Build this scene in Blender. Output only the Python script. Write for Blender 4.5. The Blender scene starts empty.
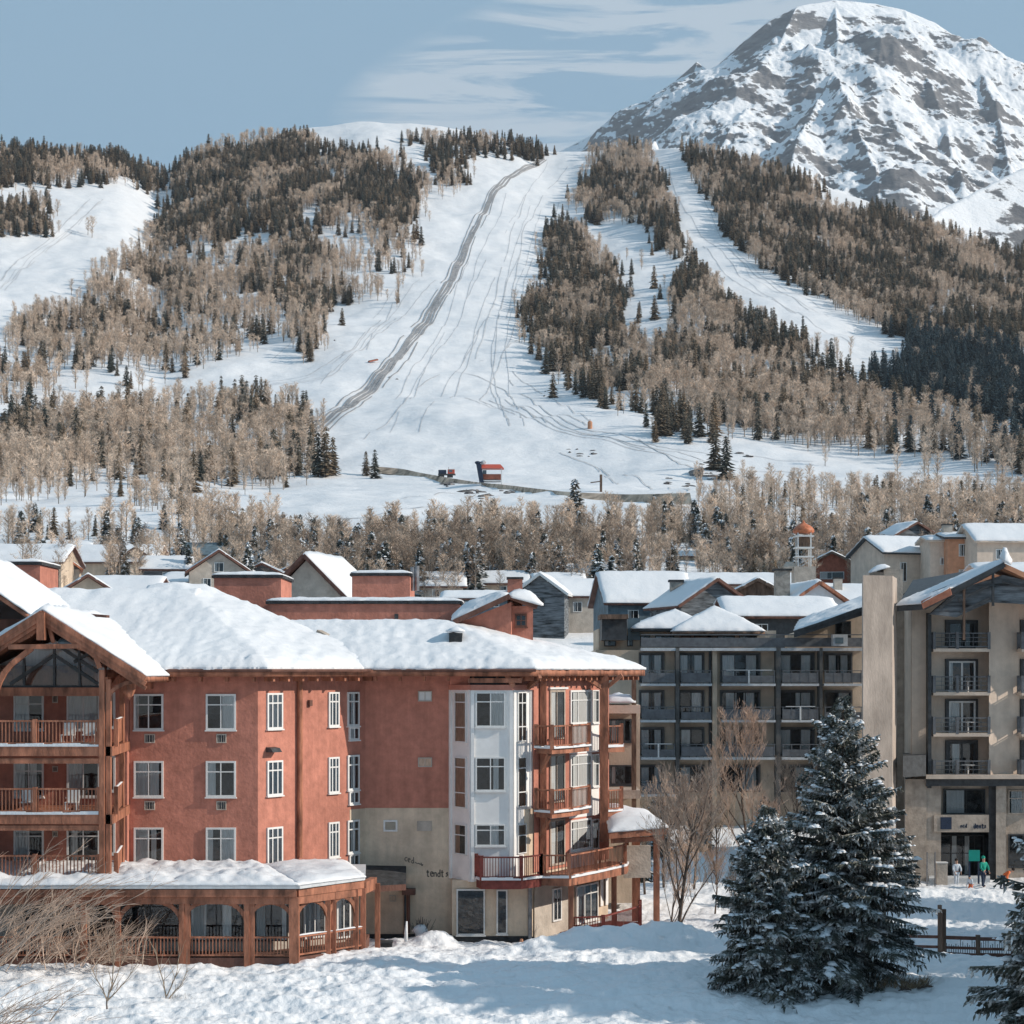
import bpy, bmesh, math, random
import numpy as np
from mathutils import Vector, Matrix
S = bpy.context.scene
COL = S.collection
F, H, HY = 1900.0, 13.0, 670.0          # focal length in pixels, eye height, horizon row
R = random.Random(7)
WL = {}                                  # world location of each thing, parts are built relative to it

def pt(px, py, D): return Vector(((px-512)/F*D, D, H+(HY-py)/F*D))
def X(px, D): return (px-512)/F*D
def Z(py, D): return H+(HY-py)/F*D

# ------------------------------------------------------------------ noise
_rs = np.random.RandomState(11)
_perm = np.concatenate([_rs.permutation(512)]*3)
_grad = _rs.uniform(-1, 1, (512, 2)); _grad /= np.linalg.norm(_grad, axis=1)[:, None]
def perlin(x, y, s=0):
    x = np.asarray(x, float)+s*37.17; y = np.asarray(y, float)+s*91.73
    xi = np.floor(x).astype(int); yi = np.floor(y).astype(int)
    xf = x-xi; yf = y-yi; xi &= 511; yi &= 511
    u = xf*xf*xf*(xf*(xf*6-15)+10); w = yf*yf*yf*(yf*(yf*6-15)+10)
    def g(ix, iy, dx, dy):
        k = _grad[_perm[_perm[ix & 511]+(iy & 511)]]
        return k[..., 0]*dx+k[..., 1]*dy
    a = g(xi, yi, xf, yf); b = g(xi+1, yi, xf-1, yf); c = g(xi, yi+1, xf, yf-1); d = g(xi+1, yi+1, xf-1, yf-1)
    return (a+(b-a)*u)*(1-w)+(c+(d-c)*u)*w
def fbm(x, y, o=4, s=0, gain=.5):
    r = 0; a = 1; f = 1
    for i in range(o):
        r = r+a*perlin(np.asarray(x)*f, np.asarray(y)*f, s+i*3); a *= gain; f *= 2.03
    return r
def ridged(x, y, o=5, s=0):
    r = 0; a = .5; f = 1
    for i in range(o):
        n = 1-np.abs(perlin(np.asarray(x)*f, np.asarray(y)*f, s+i*3))*2; r = r+a*n*n; a *= .5; f *= 2.1
    return r

# ------------------------------------------------------------------ tagging
def tag(o, label=None, cat=None, group=None, kind=None):
    if label: o['label'] = label
    if cat: o['category'] = cat
    if group: o['group'] = group
    if kind: o['kind'] = kind
    return o
def thing(name, loc, label, cat, group=None):
    o = bpy.data.objects.new(name, None); COL.objects.link(o); o.location = loc
    o.empty_display_size = .2
    WL[o] = Vector(loc); return tag(o, label, cat, group)
def link_mesh(name, me, mats, parent=None, smooth=False):
    for m in (mats if isinstance(mats, (list, tuple)) else [mats]): me.materials.append(m)
    o = bpy.data.objects.new(name, me); COL.objects.link(o)
    if parent is not None:
        o.parent = parent; WL[o] = WL[parent]
        me.transform(Matrix.Translation(-WL[parent]))
    else: WL[o] = Vector((0, 0, 0))
    if smooth: me.polygons.foreach_set('use_smooth', [True]*len(me.polygons))
    return o
def np_mesh(name, V, Fc, mat_idx=None, smooth=False):
    """V (n,3), Fc (m,k) k=3 or 4"""
    me = bpy.data.meshes.new(name); V = np.asarray(V, np.float32); Fc = np.asarray(Fc, np.int32)
    k = Fc.shape[1]; m = len(Fc)
    me.vertices.add(len(V)); me.vertices.foreach_set('co', V.ravel())
    me.loops.add(m*k); me.loops.foreach_set('vertex_index', Fc.ravel())
    me.polygons.add(m); me.polygons.foreach_set('loop_start', np.arange(0, m*k, k, dtype=np.int32))
    me.polygons.foreach_set('loop_total', np.full(m, k, np.int32))
    if mat_idx is not None: me.polygons.foreach_set('material_index', np.asarray(mat_idx, np.int32))
    if smooth: me.polygons.foreach_set('use_smooth', np.ones(m, bool))
    me.update(calc_edges=True); return me

class MB:
    def __init__(s): s.v = []; s.f = []; s.mi = []; s.cur = 0
    def face(s, pts, mi=None):
        b = len(s.v); s.v += [tuple(p) for p in pts]; s.f.append(tuple(range(b, b+len(pts)))); s.mi.append(s.cur if mi is None else mi)
    def hexa(s, p):                       # 8 points: bottom 4 ccw, top 4 ccw
        b = len(s.v); s.v += [tuple(q) for q in p]
        for f in ((0, 3, 2, 1), (4, 5, 6, 7), (0, 1, 5, 4), (1, 2, 6, 5), (2, 3, 7, 6), (3, 0, 4, 7)):
            s.f.append(tuple(b+i for i in f)); s.mi.append(s.cur)
        return s
    def box(s, x0, x1, y0, y1, z0, z1):
        return s.hexa([(x0, y0, z0), (x1, y0, z0), (x1, y1, z0), (x0, y1, z0), (x0, y0, z1), (x1, y0, z1), (x1, y1, z1), (x0, y1, z1)])
    def beam(s, p, q, w, h, up=(0, 0, 1)):
        p = Vector(p); q = Vector(q); d = (q-p).normalized(); up = Vector(up)
        if abs(d.dot(up)) > .98: up = Vector((0, 1, 0))
        a = d.cross(up).normalized()*(w/2); b = a.cross(d).normalized()*(h/2)
        return s.hexa([p-a-b, p+a-b, q+a-b, q-a-b, p-a+b, p+a+b, q+a+b, q-a+b])
    def prism(s, poly, z0, z1):
        ar = sum(poly[i][0]*poly[(i+1) % len(poly)][1]-poly[(i+1) % len(poly)][0]*poly[i][1] for i in range(len(poly)))
        if ar < 0: poly = poly[::-1]
        n = len(poly); b = len(s.v)
        zz = z1 if isinstance(z1, (list, tuple)) else [z1]*n
        s.v += [(x, y, z0) for x, y in poly]+[(poly[i][0], poly[i][1], zz[i]) for i in range(n)]
        s.f.append(tuple(b+i for i in range(n))[::-1]); s.f.append(tuple(b+n+i for i in range(n))); s.mi += [s.cur]*2
        for i in range(n):
            j = (i+1) % n; s.f.append((b+i, b+j, b+n+j, b+n+i)); s.mi.append(s.cur)
        return s
    def tube(s, P, rad, n=6, cap=True):
        P = [Vector(p) for p in P]; b = len(s.v); ref = None
        for i, p in enumerate(P):
            d = (P[min(i+1, len(P)-1)]-P[max(i-1, 0)])
            if d.length < 1e-7: d = Vector((0, 0, 1))
            d.normalize()
            if ref is None: ref = d.orthogonal().normalized()
            a = (ref-d*ref.dot(d)); a = a.normalized() if a.length > 1e-5 else d.orthogonal().normalized(); ref = a; c = d.cross(a)
            r = rad[i] if isinstance(rad, (list, tuple)) else rad
            for k in range(n):
                t = 2*math.pi*k/n; s.v.append(tuple(p+(a*math.cos(t)+c*math.sin(t))*r))
        for i in range(len(P)-1):
            for k in range(n):
                l = (k+1) % n; s.f.append((b+i*n+k, b+i*n+l, b+(i+1)*n+l, b+(i+1)*n+k)); s.mi.append(s.cur)
        if cap:
            s.f.append(tuple(b+k for k in range(n))[::-1]); s.f.append(tuple(b+(len(P)-1)*n+k for k in range(n))); s.mi += [s.cur]*2
        return s
    def blob(s, c, rx, ry, rz, seed=0, nu=8, nv=5, half=False, jit=.15):
        rr = random.Random(seed); b = len(s.v); c = Vector(c)
        for j in range(nv+1):
            ph = math.pi*(j/nv) if not half else math.pi/2*(j/nv)
            for i in range(nu):
                th = 2*math.pi*i/nu; k = 1+rr.uniform(-jit, jit)
                s.v.append((c.x+rx*math.sin(ph)*math.cos(th)*k, c.y+ry*math.sin(ph)*math.sin(th)*k, c.z+rz*math.cos(ph)*k))
        for j in range(nv):
            for i in range(nu):
                l = (i+1) % nu; s.f.append((b+j*nu+i, b+(j+1)*nu+i, b+(j+1)*nu+l, b+j*nu+l)); s.mi.append(s.cur)
        return s
    def build(s, name, mats, parent=None, smooth=False):
        me = bpy.data.meshes.new(name); me.from_pydata(s.v, [], s.f); me.update()
        if max(s.mi, default=0) > 0: me.polygons.foreach_set('material_index', s.mi)
        return link_mesh(name, me, mats, parent, smooth)

class Wall:
    """A vertical wall line seen in plan; u runs along it, n outward (towards the camera)."""
    def __init__(s, ax, ay, bx, by):
        s.a = Vector((ax, ay, 0)); d = Vector((bx-ax, by-ay, 0)); s.len = d.length; s.d = d.normalized()
        s.n = Vector((s.d.y, -s.d.x, 0))
        if s.n.dot(-s.a) < 0: s.n = -s.n
    def u(s, px):
        k = (px-512)/F; return (k*s.a.y-s.a.x)/(s.d.x-k*s.d.y)
    def z(s, py, u): return H+(HY-py)/F*(s.a.y+u*s.d.y)
    def P(s, u, n, z): return s.a+s.d*u+s.n*n+Vector((0, 0, z))
    def off(s, k):
        a = s.a+s.n*k; b = a+s.d*s.len; return Wall(a.x, a.y, b.x, b.y)
    def box(s, mb, u0, u1, z0, z1, n0, n1):
        P = s.P; return mb.hexa([P(u0, n1, z0), P(u1, n1, z0), P(u1, n0, z0), P(u0, n0, z0), P(u0, n1, z1), P(u1, n1, z1), P(u1, n0, z1), P(u0, n0, z1)])

# ------------------------------------------------------------------ materials
def mat(name, col, rough=.8, var=.12, scale=3., bump=0., bscale=20., spec=.3, metal=0., col2=None, stretch=(1, 1, 1), emit=None, rnd=0., detail=5, streak=0.):
    m = bpy.data.materials.new(name); m.use_nodes = True; nt = m.node_tree; N = nt.nodes; L = nt.links
    p = N['Principled BSDF']; p.inputs['Roughness'].default_value = rough; p.inputs['Metallic'].default_value = metal
    p.inputs['Specular IOR Level'].default_value = spec
    tc = N.new('ShaderNodeTexCoord'); mp = N.new('ShaderNodeMapping'); mp.inputs['Scale'].default_value = stretch
    L.new(tc.outputs['Object'], mp.inputs['Vector'])
    n = N.new('ShaderNodeTexNoise'); n.inputs['Scale'].default_value = scale; n.inputs['Detail'].default_value = detail; n.inputs['Roughness'].default_value = .62
    L.new(mp.outputs[0], n.inputs['Vector'])
    cr = N.new('ShaderNodeValToRGB'); e = cr.color_ramp.elements
    c2 = col2 or tuple(max(0, c*(1-var*2.2)) for c in col)
    c1 = col if col2 else tuple(min(1, c*(1+var)) for c in col)
    e[0].position = .32; e[0].color = (*c2, 1); e[1].position = .68; e[1].color = (*c1, 1)
    L.new(n.outputs['Fac'], cr.inputs[0]); out = cr.outputs[0]
    if rnd > 0:
        oi = N.new('ShaderNodeObjectInfo'); hs = N.new('ShaderNodeHueSaturation'); mr = N.new('ShaderNodeMapRange')
        mr.inputs['To Min'].default_value = 1-rnd; mr.inputs['To Max'].default_value = 1+rnd
        L.new(oi.outputs['Random'], mr.inputs['Value']); L.new(mr.outputs[0], hs.inputs['Value']); L.new(out, hs.inputs['Color']); out = hs.outputs[0]
    if streak > 0:
        ms = N.new('ShaderNodeMapping'); ms.inputs['Scale'].default_value = (1.3, 1.3, .10); L.new(tc.outputs['Object'], ms.inputs[0])
        ns = N.new('ShaderNodeTexNoise'); ns.inputs['Scale'].default_value = 1.5; ns.inputs['Detail'].default_value = 6; ns.inputs['Roughness'].default_value = .7; L.new(ms.outputs[0], ns.inputs['Vector'])
        nb = N.new('ShaderNodeTexNoise'); nb.inputs['Scale'].default_value = .22; nb.inputs['Detail'].default_value = 4; L.new(tc.outputs['Object'], nb.inputs['Vector'])
        av = N.new('ShaderNodeMath'); av.operation = 'ADD'; L.new(ns.outputs['Fac'], av.inputs[0]); L.new(nb.outputs['Fac'], av.inputs[1])
        mr = N.new('ShaderNodeMapRange'); mr.inputs['From Min'].default_value = .75; mr.inputs['From Max'].default_value = 1.25; mr.inputs['To Min'].default_value = 1-streak; mr.inputs['To Max'].default_value = 1+streak*.6; L.new(av.outputs[0], mr.inputs['Value'])
        hs = N.new('ShaderNodeHueSaturation'); L.new(mr.outputs[0], hs.inputs['Value']); L.new(out, hs.inputs['Color']); out = hs.outputs[0]
    L.new(out, p.inputs['Base Color'])
    if bump > 0:
        b = N.new('ShaderNodeBump'); b.inputs['Strength'].default_value = bump; b.inputs['Distance'].default_value = .05
        n2 = N.new('ShaderNodeTexNoise'); n2.inputs['Scale'].default_value = bscale; n2.inputs['Detail'].default_value = 4
        L.new(mp.outputs[0], n2.inputs['Vector']); L.new(n2.outputs['Fac'], b.inputs['Height']); L.new(b.outputs[0], p.inputs['Normal'])
    return m

M = {}
M['red'] = mat('red_stucco', (.50, .203, .145), .9, .10, 2.2, .5, 6, streak=.22)
M['redside'] = M['red']
M['tan'] = mat('tan_stucco', (.66, .52, .39), .9, .10, 1.2, .35, 9, streak=.18)
M['white'] = mat('white_panel', (.80, .775, .75), .6, .04, 1.5, .05, 8)
M['frame'] = mat('white_window_frame', (.72, .71, .69), .5, .03, 4)
M['wood'] = mat('red_brown_timber', (.37, .15, .088), .65, .3, 2.2, .4, 12, stretch=(1, 1, .35))
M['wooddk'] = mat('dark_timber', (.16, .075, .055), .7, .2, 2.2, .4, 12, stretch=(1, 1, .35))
M['maroon'] = mat('maroon_railing', (.20, .045, .035), .6, .2, 3)
M['dark'] = mat('dark_steel', (.055, .058, .062), .5, .2, 3)
M['slate'] = mat('grey_slab_edge', (.55, .56, .57), .7, .1, 3)
M['shingle'] = mat('dark_shingle', (.09, .075, .07), .9, .3, 5, .5, 14)
M['plinth'] = mat('dark_plinth', (.045, .047, .05), .9, .25, 3, .3, 12)
M['brown'] = mat('brown_render', (.60, .475, .36), .9, .1, .7, .3, 9, streak=.15)
M['sand'] = mat('sand_render', (.62, .50, .405), .9, .07, 1.2, .25, 9, streak=.12)
M['sanddk'] = mat('weathered_render', (.45, .375, .31), .92, .16, 1.4, .4, 7, streak=.2)
M['railgrey'] = mat('grey_railing', (.14, .145, .155), .6, .15, 3)
M['sandbl'] = mat('stained_blank_render', (.44, .365, .31), .92, .14, .8, .4, 8, stretch=(1, 1, .45), streak=.15)
M['orange2'] = mat('red_brown_boards', (.36, .12, .075), .85, .15, 2)
M['redroof2'] = mat('bare_red_roof', (.40, .16, .10), .8, .15, 2)
M['bluewhite'] = mat('white_boards', (.62, .65, .68), .7, .06, 2)
M['darkpost'] = mat('dark_brown_pier', (.12, .115, .11), .7, .15, 2)
M['fadedpaint'] = mat('faded_wall_paint', (.17, .15, .13), .9, .3, 9)
M['concrete'] = mat('worn_concrete', (.36, .32, .28), .9, .22, 1.6, .5, 10)
M['stone'] = mat('pale_stone', (.47, .41, .35), .9, .12, 1.1, .6, 7)
M['orange'] = mat('orange_render', (.55, .27, .16), .9, .1, 1)
M['curtain'] = mat('pale_curtain', (.86, .86, .85), .9, .07, 9, stretch=(1, 1, .08))
M['curtaintan'] = mat('tan_fill', (.60, .42, .31), .9, .12, 9, stretch=(1, 1, .3))
M['inside'] = mat('interior_shade', (.03, .035, .042), .9, .5, 1.8)  # near-black paint standing for unlit rooms and recesses
M['greywood'] = mat('weathered_grey_boards', (.17, .185, .20), .85, .4, 1.4, .5, 9, stretch=(.4, 1, 3))
M['redroof'] = mat('red_metal_roof', (.55, .10, .06), .5, .08, 3)
M['teal'] = mat('teal_sign', (.01, .27, .22), .5, .06, 3)
M['green'] = mat('green_jacket', (.01, .30, .21), .8, .15, 12)
M['navy'] = mat('navy_cloth', (.03, .045, .08), .9, .2, 12)
M['orangecloth'] = mat('orange_cloth', (.75, .16, .05), .8, .12, 12)
M['palecloth'] = mat('pale_cloth', (.55, .60, .66), .8, .12, 12)
M['skin'] = mat('skin', (.48, .28, .2), .55, .05, 6)
M['hair'] = mat('dark_hair', (.03, .02, .015), .8, .2, 20)
M['bark'] = mat('bark', (.13, .095, .075), .95, .35, 5, .6, 14)
M['twig'] = mat('tan_twigs', (.54, .40, .31), .9, .2, 3, rnd=.12)
M['twigdk'] = mat('brown_twigs', (.34, .26, .19), .9, .25, 3)
M['aspentrunk'] = mat('pale_bark', (.30, .25, .21), .9, .25, 3)
M['dirt'] = mat('dirt_track', (.62, .46, .34), .95, .35, .25, .4, 4)
M['mud'] = mat('scraped_soil', (.20, .185, .18), .95, .4, .6)
M['grass'] = mat('dry_grass', (.34, .24, .15), .95, .3, 4)
M['copper'] = mat('copper_dome', (.52, .17, .08), .5, .2, 3)
M['bluegrey'] = mat('blue_grey_sheet', (.12, .17, .20), .5, .2, 1.2)
M['steel'] = mat('galvanised_pipe', (.25, .25, .26), .45, .2, 3, metal=.5)
M['post'] = mat('weathered_post', (.19, .12, .085), .85, .3, 3, .5, 12, stretch=(1, 1, .3))

def snow_mat(name, s1, d1, s2, d2, col=(.79, .785, .79), s0=None, d0=0, pits=False):
    m = bpy.data.materials.new(name); m.use_nodes = True; nt = m.node_tree; N = nt.nodes; L = nt.links
    p = N['Principled BSDF']; p.inputs['Roughness'].default_value = .65; p.inputs['Specular IOR Level'].default_value = .25
    g = N.new('ShaderNodeNewGeometry'); prev = None
    n0 = N.new('ShaderNodeTexNoise'); n0.inputs['Scale'].default_value = s1*.35; n0.inputs['Detail'].default_value = 6; L.new(g.outputs['Position'], n0.inputs['Vector'])
    cr = N.new('ShaderNodeValToRGB'); e = cr.color_ramp.elements; e[0].position = .3; e[1].position = .6
    e[0].color = (col[0]*.94, col[1]*.94, col[2]*.945, 1); e[1].color = (*col, 1); L.new(n0.outputs['Fac'], cr.inputs[0]); L.new(cr.outputs[0], p.inputs['Base Color'])
    for sc, di in ([(s0, d0)] if s0 else [])+[(s1, d1), (s2, d2)]:
        n = N.new('ShaderNodeTexNoise'); n.inputs['Scale'].default_value = sc; n.inputs['Detail'].default_value = 5; n.inputs['Roughness'].default_value = .55
        L.new(g.outputs['Position'], n.inputs['Vector'])
        b = N.new('ShaderNodeBump'); b.inputs['Strength'].default_value = 1; b.inputs['Distance'].default_value = di
        L.new(n.outputs['Fac'], b.inputs['Height'])
        if prev: L.new(prev.outputs[0], b.inputs['Normal'])
        prev = b
    if pits:
        vo = N.new('ShaderNodeTexVoronoi'); vo.inputs['Scale'].default_value = .95; L.new(g.outputs['Position'], vo.inputs['Vector'])
        mk = N.new('ShaderNodeTexNoise'); mk.inputs['Scale'].default_value = .16; L.new(g.outputs['Position'], mk.inputs['Vector'])
        a = N.new('ShaderNodeMapRange'); a.interpolation_type = 'SMOOTHSTEP'; a.inputs['From Min'].default_value = .05; a.inputs['From Max'].default_value = .26; L.new(vo.outputs['Distance'], a.inputs['Value'])
        c = N.new('ShaderNodeMapRange'); c.inputs['From Min'].default_value = .46; c.inputs['From Max'].default_value = .56; L.new(mk.outputs['Fac'], c.inputs['Value'])
        b = N.new('ShaderNodeBump'); b.inputs['Distance'].default_value = .07; L.new(c.outputs[0], b.inputs['Strength']); L.new(a.outputs[0], b.inputs['Height']); L.new(prev.outputs[0], b.inputs['Normal']); prev = b
    L.new(prev.outputs[0], p.inputs['Normal']); return m
M['snow'] = snow_mat('roof_snow', .7, .05, 6, .02, col=(.72, .725, .74))
M['snowclean'] = snow_mat('village_roof_snow', .6, .08, 4, .02, col=(.74, .745, .76))

def glass_mat():
    m = bpy.data.materials.new('window_glass'); m.use_nodes = True; nt = m.node_tree; N = nt.nodes; L = nt.links
    for n in list(N): N.remove(n)
    o = N.new('ShaderNodeOutputMaterial'); mx = N.new('ShaderNodeMixShader'); t = N.new('ShaderNodeBsdfTransparent'); g = N.new('ShaderNodeBsdfGlossy')
    t.inputs[0].default_value = (.97, .98, .98, 1); g.inputs['Roughness'].default_value = .03; g.inputs[0].default_value = (.9, .9, .9, 1)
    ge = N.new('ShaderNodeNewGeometry'); no = N.new('ShaderNodeTexNoise'); no.inputs['Scale'].default_value = 1.4; L.new(ge.outputs['Position'], no.inputs['Vector'])
    b = N.new('ShaderNodeBump'); b.inputs['Distance'].default_value = .01; b.inputs['Strength'].default_value = .25; L.new(no.outputs['Fac'], b.inputs['Height']); L.new(b.outputs[0], g.inputs['Normal'])
    fr = N.new('ShaderNodeFresnel'); fr.inputs[0].default_value = 1.7
    L.new(fr.outputs[0], mx.inputs[0]); L.new(t.outputs[0], mx.inputs[1]); L.new(g.outputs[0], mx.inputs[2]); L.new(mx.outputs[0], o.inputs[0]); return m
M['glass'] = glass_mat()

# ------------------------------------------------------------------ terrain height
RU = [-400, 0, 120, 162, 182, 240, 300, 370, 440, 500, 550, 600, 680, 760, 800, 860, 950, 1024, 1400]
RV = [150, 150, 156, 180, 160, 141, 129, 123, 129, 139, 152, 149, 147, 168, 177, 200, 228, 250, 330]
DU = [-400, 0, 160, 300, 600, 760, 1024, 1400]
DR = [1650, 1650, 1750, 1800, 1800, 1650, 1500, 1400]
BD = [0, 45, 70, 75, 81, 88, 100, 125, 140, 170, 200, 250, 300, 350, 450, 600, 700, 800]
BZ = [-1.5, -.8, 0, .6, .85, .15, -.3, -.85, 0, 5.5, 12, 23, 30, 37.5, 52, 71, 87, 112]
MOUNDS = [(5.0, 84.8, 4.2, 1.3, .85), (8.6, 84.5, 2.6, 1.5, .6), (1.2, 83.6, 3, 1.0, .4), (-3.9, 88.0, 1.3, 1.0, .85), (-5.6, 88.4, .9, .9, .35), (24, 113, 8, 4, .45), (12.3, 90, 3, 2, .5), (16.5, 75, 4, 2.2, .45), (19, 84, 4, 3, .3)]
_gx = np.arange(-420, 1421, 2.0); _kk = np.exp(-np.linspace(-2.5, 2.5, 21)**2/2); _kk /= _kk.sum()
_RVS = np.convolve(np.pad(np.interp(_gx, RU, RV), 10, mode='edge'), _kk, mode='valid')
def gz(x, y):
    x = np.asarray(x, float); y = np.asarray(y, float); D = np.maximum(y, 5); px = 512+x/D*F
    near = np.interp(D, BD, BZ)
    vr = np.interp(px, _gx, _RVS); dr = np.interp(px, DU, DR)
    s = np.clip((D-800)/(dr-800), 0, None)
    v = 435+(vr-435)*np.minimum(s, 1)**.92
    far = 13+D*(670-v)/F
    far = np.where(s > 1, far-(D-dr)*.34-np.minimum(D-dr, 200)*.12, far)
    z = np.where(D > 800, far, near)
    rt = np.clip((px-560)/300, 0, 1)*np.clip((D-90)/20, 0, 1)*np.clip((150-D)/20, 0, 1)
    a = np.clip((D-220)/500, 0, 1)*np.clip((1.15-s)*5, .2, 1)
    z = z+a*(7*fbm(x/170, y/170, 3, 1)+2.2*fbm(x/38, y/38, 3, 4))
    b = np.clip((D-150)/100, 0, 1)*(1-np.clip((D-500)/200, 0, 1)); z = z+b*1.6*fbm(x/26, y/26, 3, 9)
    c = 1-np.clip((D-120)/50, 0, 1)
    z = z+c*(.32*fbm(x/6, y/3.2, 4, 21)+.17*fbm(x/1.2, y/.8, 4, 31, .62)+.16*(ridged(x/2.6, y/1.2, 3, 37)-.5))
    z = z-.5*np.clip((x-11)/5, 0, 1)*np.clip((D-72)/6, 0, 1)*np.clip((112-D)/12, 0, 1)
    for mx, my, sx, sy, h in MOUNDS:
        q = np.exp(-((x-mx)/sx)**2-((y-my)/sy)**2); z = z+h*q*(1+.45*fbm(x/1.9, y/1.6, 3, 41))
    return z
def gz1(x, y): return float(gz(np.array([x]), np.array([y]))[0])

U = np.concatenate([np.linspace(-.62, -.30, 60)[:-1], np.linspace(-.30, .30, 620), np.linspace(.30, .62, 60)[1:]])
Dn = np.concatenate([np.linspace(8, 60, 27)[:-1], np.linspace(60, 100, 330)[:-1], np.linspace(100, 150, 120)[:-1], np.geomspace(150, 800, 240)[:-1], np.linspace(800, 1900, 330)[:-1], np.linspace(1900, 2700, 30)])
UU, DD = np.meshgrid(U, Dn); XX = UU*DD; ZZ = gz(XX, DD)
nr, nc = UU.shape
idx = np.arange(nr*nc).reshape(nr, nc)
Fq = np.stack([idx[:-1, :-1], idx[:-1, 1:], idx[1:, 1:], idx[1:, :-1]], -1).reshape(-1, 4)
M['ground'] = snow_mat('ground_snow', .45, .22, 3.5, .06, s0=.03, d0=1.6, pits=True)
me = np_mesh('snow_ground', np.stack([XX.ravel(), DD.ravel(), ZZ.ravel()], 1), Fq, smooth=True)
o = link_mesh('snow_ground', me, M['ground']); tag(o, kind='structure')
me = np_mesh('valley_floor', [(-30000, -20000, -4), (30000, -20000, -4), (30000, 40000, -4), (-30000, 40000, -4)], [(0, 1, 2, 3)])
M['valley'] = mat('pale_bounce_floor', (.76, .74, .72), .95, .3, .006, col2=(.40, .37, .33))  # unseen ground behind the camera, paled to bounce light onto the fronts
tag(link_mesh('valley_floor', me, M['valley']), kind='structure')

# screen row -> distance on the terrain (first surface met)
QP = np.arange(-300, 1325, 4.0); QD = np.concatenate([np.geomspace(150, 800, 260), np.linspace(803, 1880, 420)])
_k = (QP[:, None]-512)/F; QV = HY-(gz(_k*QD[None], np.broadcast_to(QD[None], (len(QP), len(QD))))-H)/QD[None]*F
QM = np.minimum.accumulate(QV, axis=1)
def dist_at(px, py):
    i = int(np.clip(round((px+300)/4), 0, len(QP)-1)); j = int(np.searchsorted(-QM[i], -py))
    return float(QD[j]) if j < len(QD) else None
# ------------------------------------------------------------------ tracks and road on the hill
def drape(poly, step=5.0):
    W = []
    for px, py in poly:
        d = dist_at(px, py)
        if d: W.append((X(px, d), d))
    out = []
    for (x0, y0), (x1, y1) in zip(W[:-1], W[1:]):
        n = max(1, int(math.hypot(x1-x0, y1-y0)/step))
        for i in range(n): out.append((x0+(x1-x0)*i/n, y0+(y1-y0)*i/n))
    out.append(W[-1]); a = np.array(out)
    for _ in range(3): a[1:-1] = (a[:-2]+2*a[1:-1]+a[2:])/4
    return a
def ribbon(mb, a, off, w, seed, lift=.3, breaks=0.0):
    rr = random.Random(seed); d = np.gradient(a, axis=0); d /= np.linalg.norm(d, axis=1)[:, None]+1e-9; n = np.stack([d[:, 1], -d[:, 0]], 1)
    t = np.arange(len(a)); wob = perlin(t*.05+seed*7.3, t*0+seed, 3)*2.4
    ww = w*(.6+.9*np.abs(perlin(t*.11+seed*3.1, t*0+.5, 5)))
    L = a+n*(off+wob-ww/2)[:, None]; Rr = a+n*(off+wob+ww/2)[:, None]; zl = gz(L[:, 0], L[:, 1])+lift; zr = gz(Rr[:, 0], Rr[:, 1])+lift
    on = perlin(t*.07+seed*5.7, t*0+2.2, 8)
    for i in range(len(a)-1):
        if on[i] < breaks-.45: continue
        mb.face([(L[i][0], L[i][1], zl[i]), (Rr[i][0], Rr[i][1], zr[i]), (Rr[i+1][0], Rr[i+1][1], zr[i+1]), (L[i+1][0], L[i+1][1], zl[i+1])])
main = drape([(545, 160), (528, 167), (508, 178), (492, 195), (482, 215), (472, 235), (461, 262), (446, 290), (430, 315), (412, 340), (394, 362), (375, 385), (352, 404), (330, 420), (312, 432)])
mb = MB()
for i, (o_, w_) in enumerate([(-4.6, .8), (-2.4, 1.5), (-1.2, 1.0), (.2, 1.9), (1.7, 1.1), (3.0, 1.5), (5.2, .7)]): ribbon(mb, main, o_*np.linspace(.55, 1.1, len(main)), w_, i+1, .3+.02*i, .16*(abs(o_) > 2.5))
mb2 = MB()
for i, (pl, w_) in enumerate([([(440, 375), (415, 392), (390, 420), (365, 440)], .7), ([(455, 372), (480, 378), (505, 392), (520, 410)], .7), ([(510, 380), (545, 410), (585, 428)], .8), ([(515, 372), (550, 398), (592, 422)], .6),
        ([(505, 400), (530, 412), (548, 428)], .8), ([(345, 352), (330, 372), (322, 385)], .5), ([(395, 300), (380, 325), (368, 350)], .6), ([(420, 255), (408, 268), (400, 285)], .6), ([(640, 440), (665, 455), (700, 470)], .9),
        ([(400, 500), (440, 492), (480, 495)], .6), ([(330, 522), (380, 518), (430, 507)], .7), ([(700, 462), (740, 470), (790, 474), (850, 478)], .8), ([(600, 470), (640, 478), (690, 492)], .6), ([(560, 455), (600, 470), (620, 485)], .6),
        ([(480, 330), (470, 350), (462, 365)], .5), ([(520, 340), (500, 356), (478, 362)], .5), ([(730, 455), (780, 462), (840, 466)], .6), ([(300, 318), (290, 345), (270, 362)], .4)]):
    ribbon(mb2, drape(pl, 3), 0, w_, 30+i, .22, .22)
M['track'] = mat('worn_snow_track', (.20, .19, .19), .95, .3, .5, col2=(.42, .41, .41))
tag(mb.build('ski_track', M['track']), kind='structure')
mb = mb2
M['trace'] = mat('faint_ski_trace', (.60, .60, .61), .9, .12, .4)
rr = random.Random(12)
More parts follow.
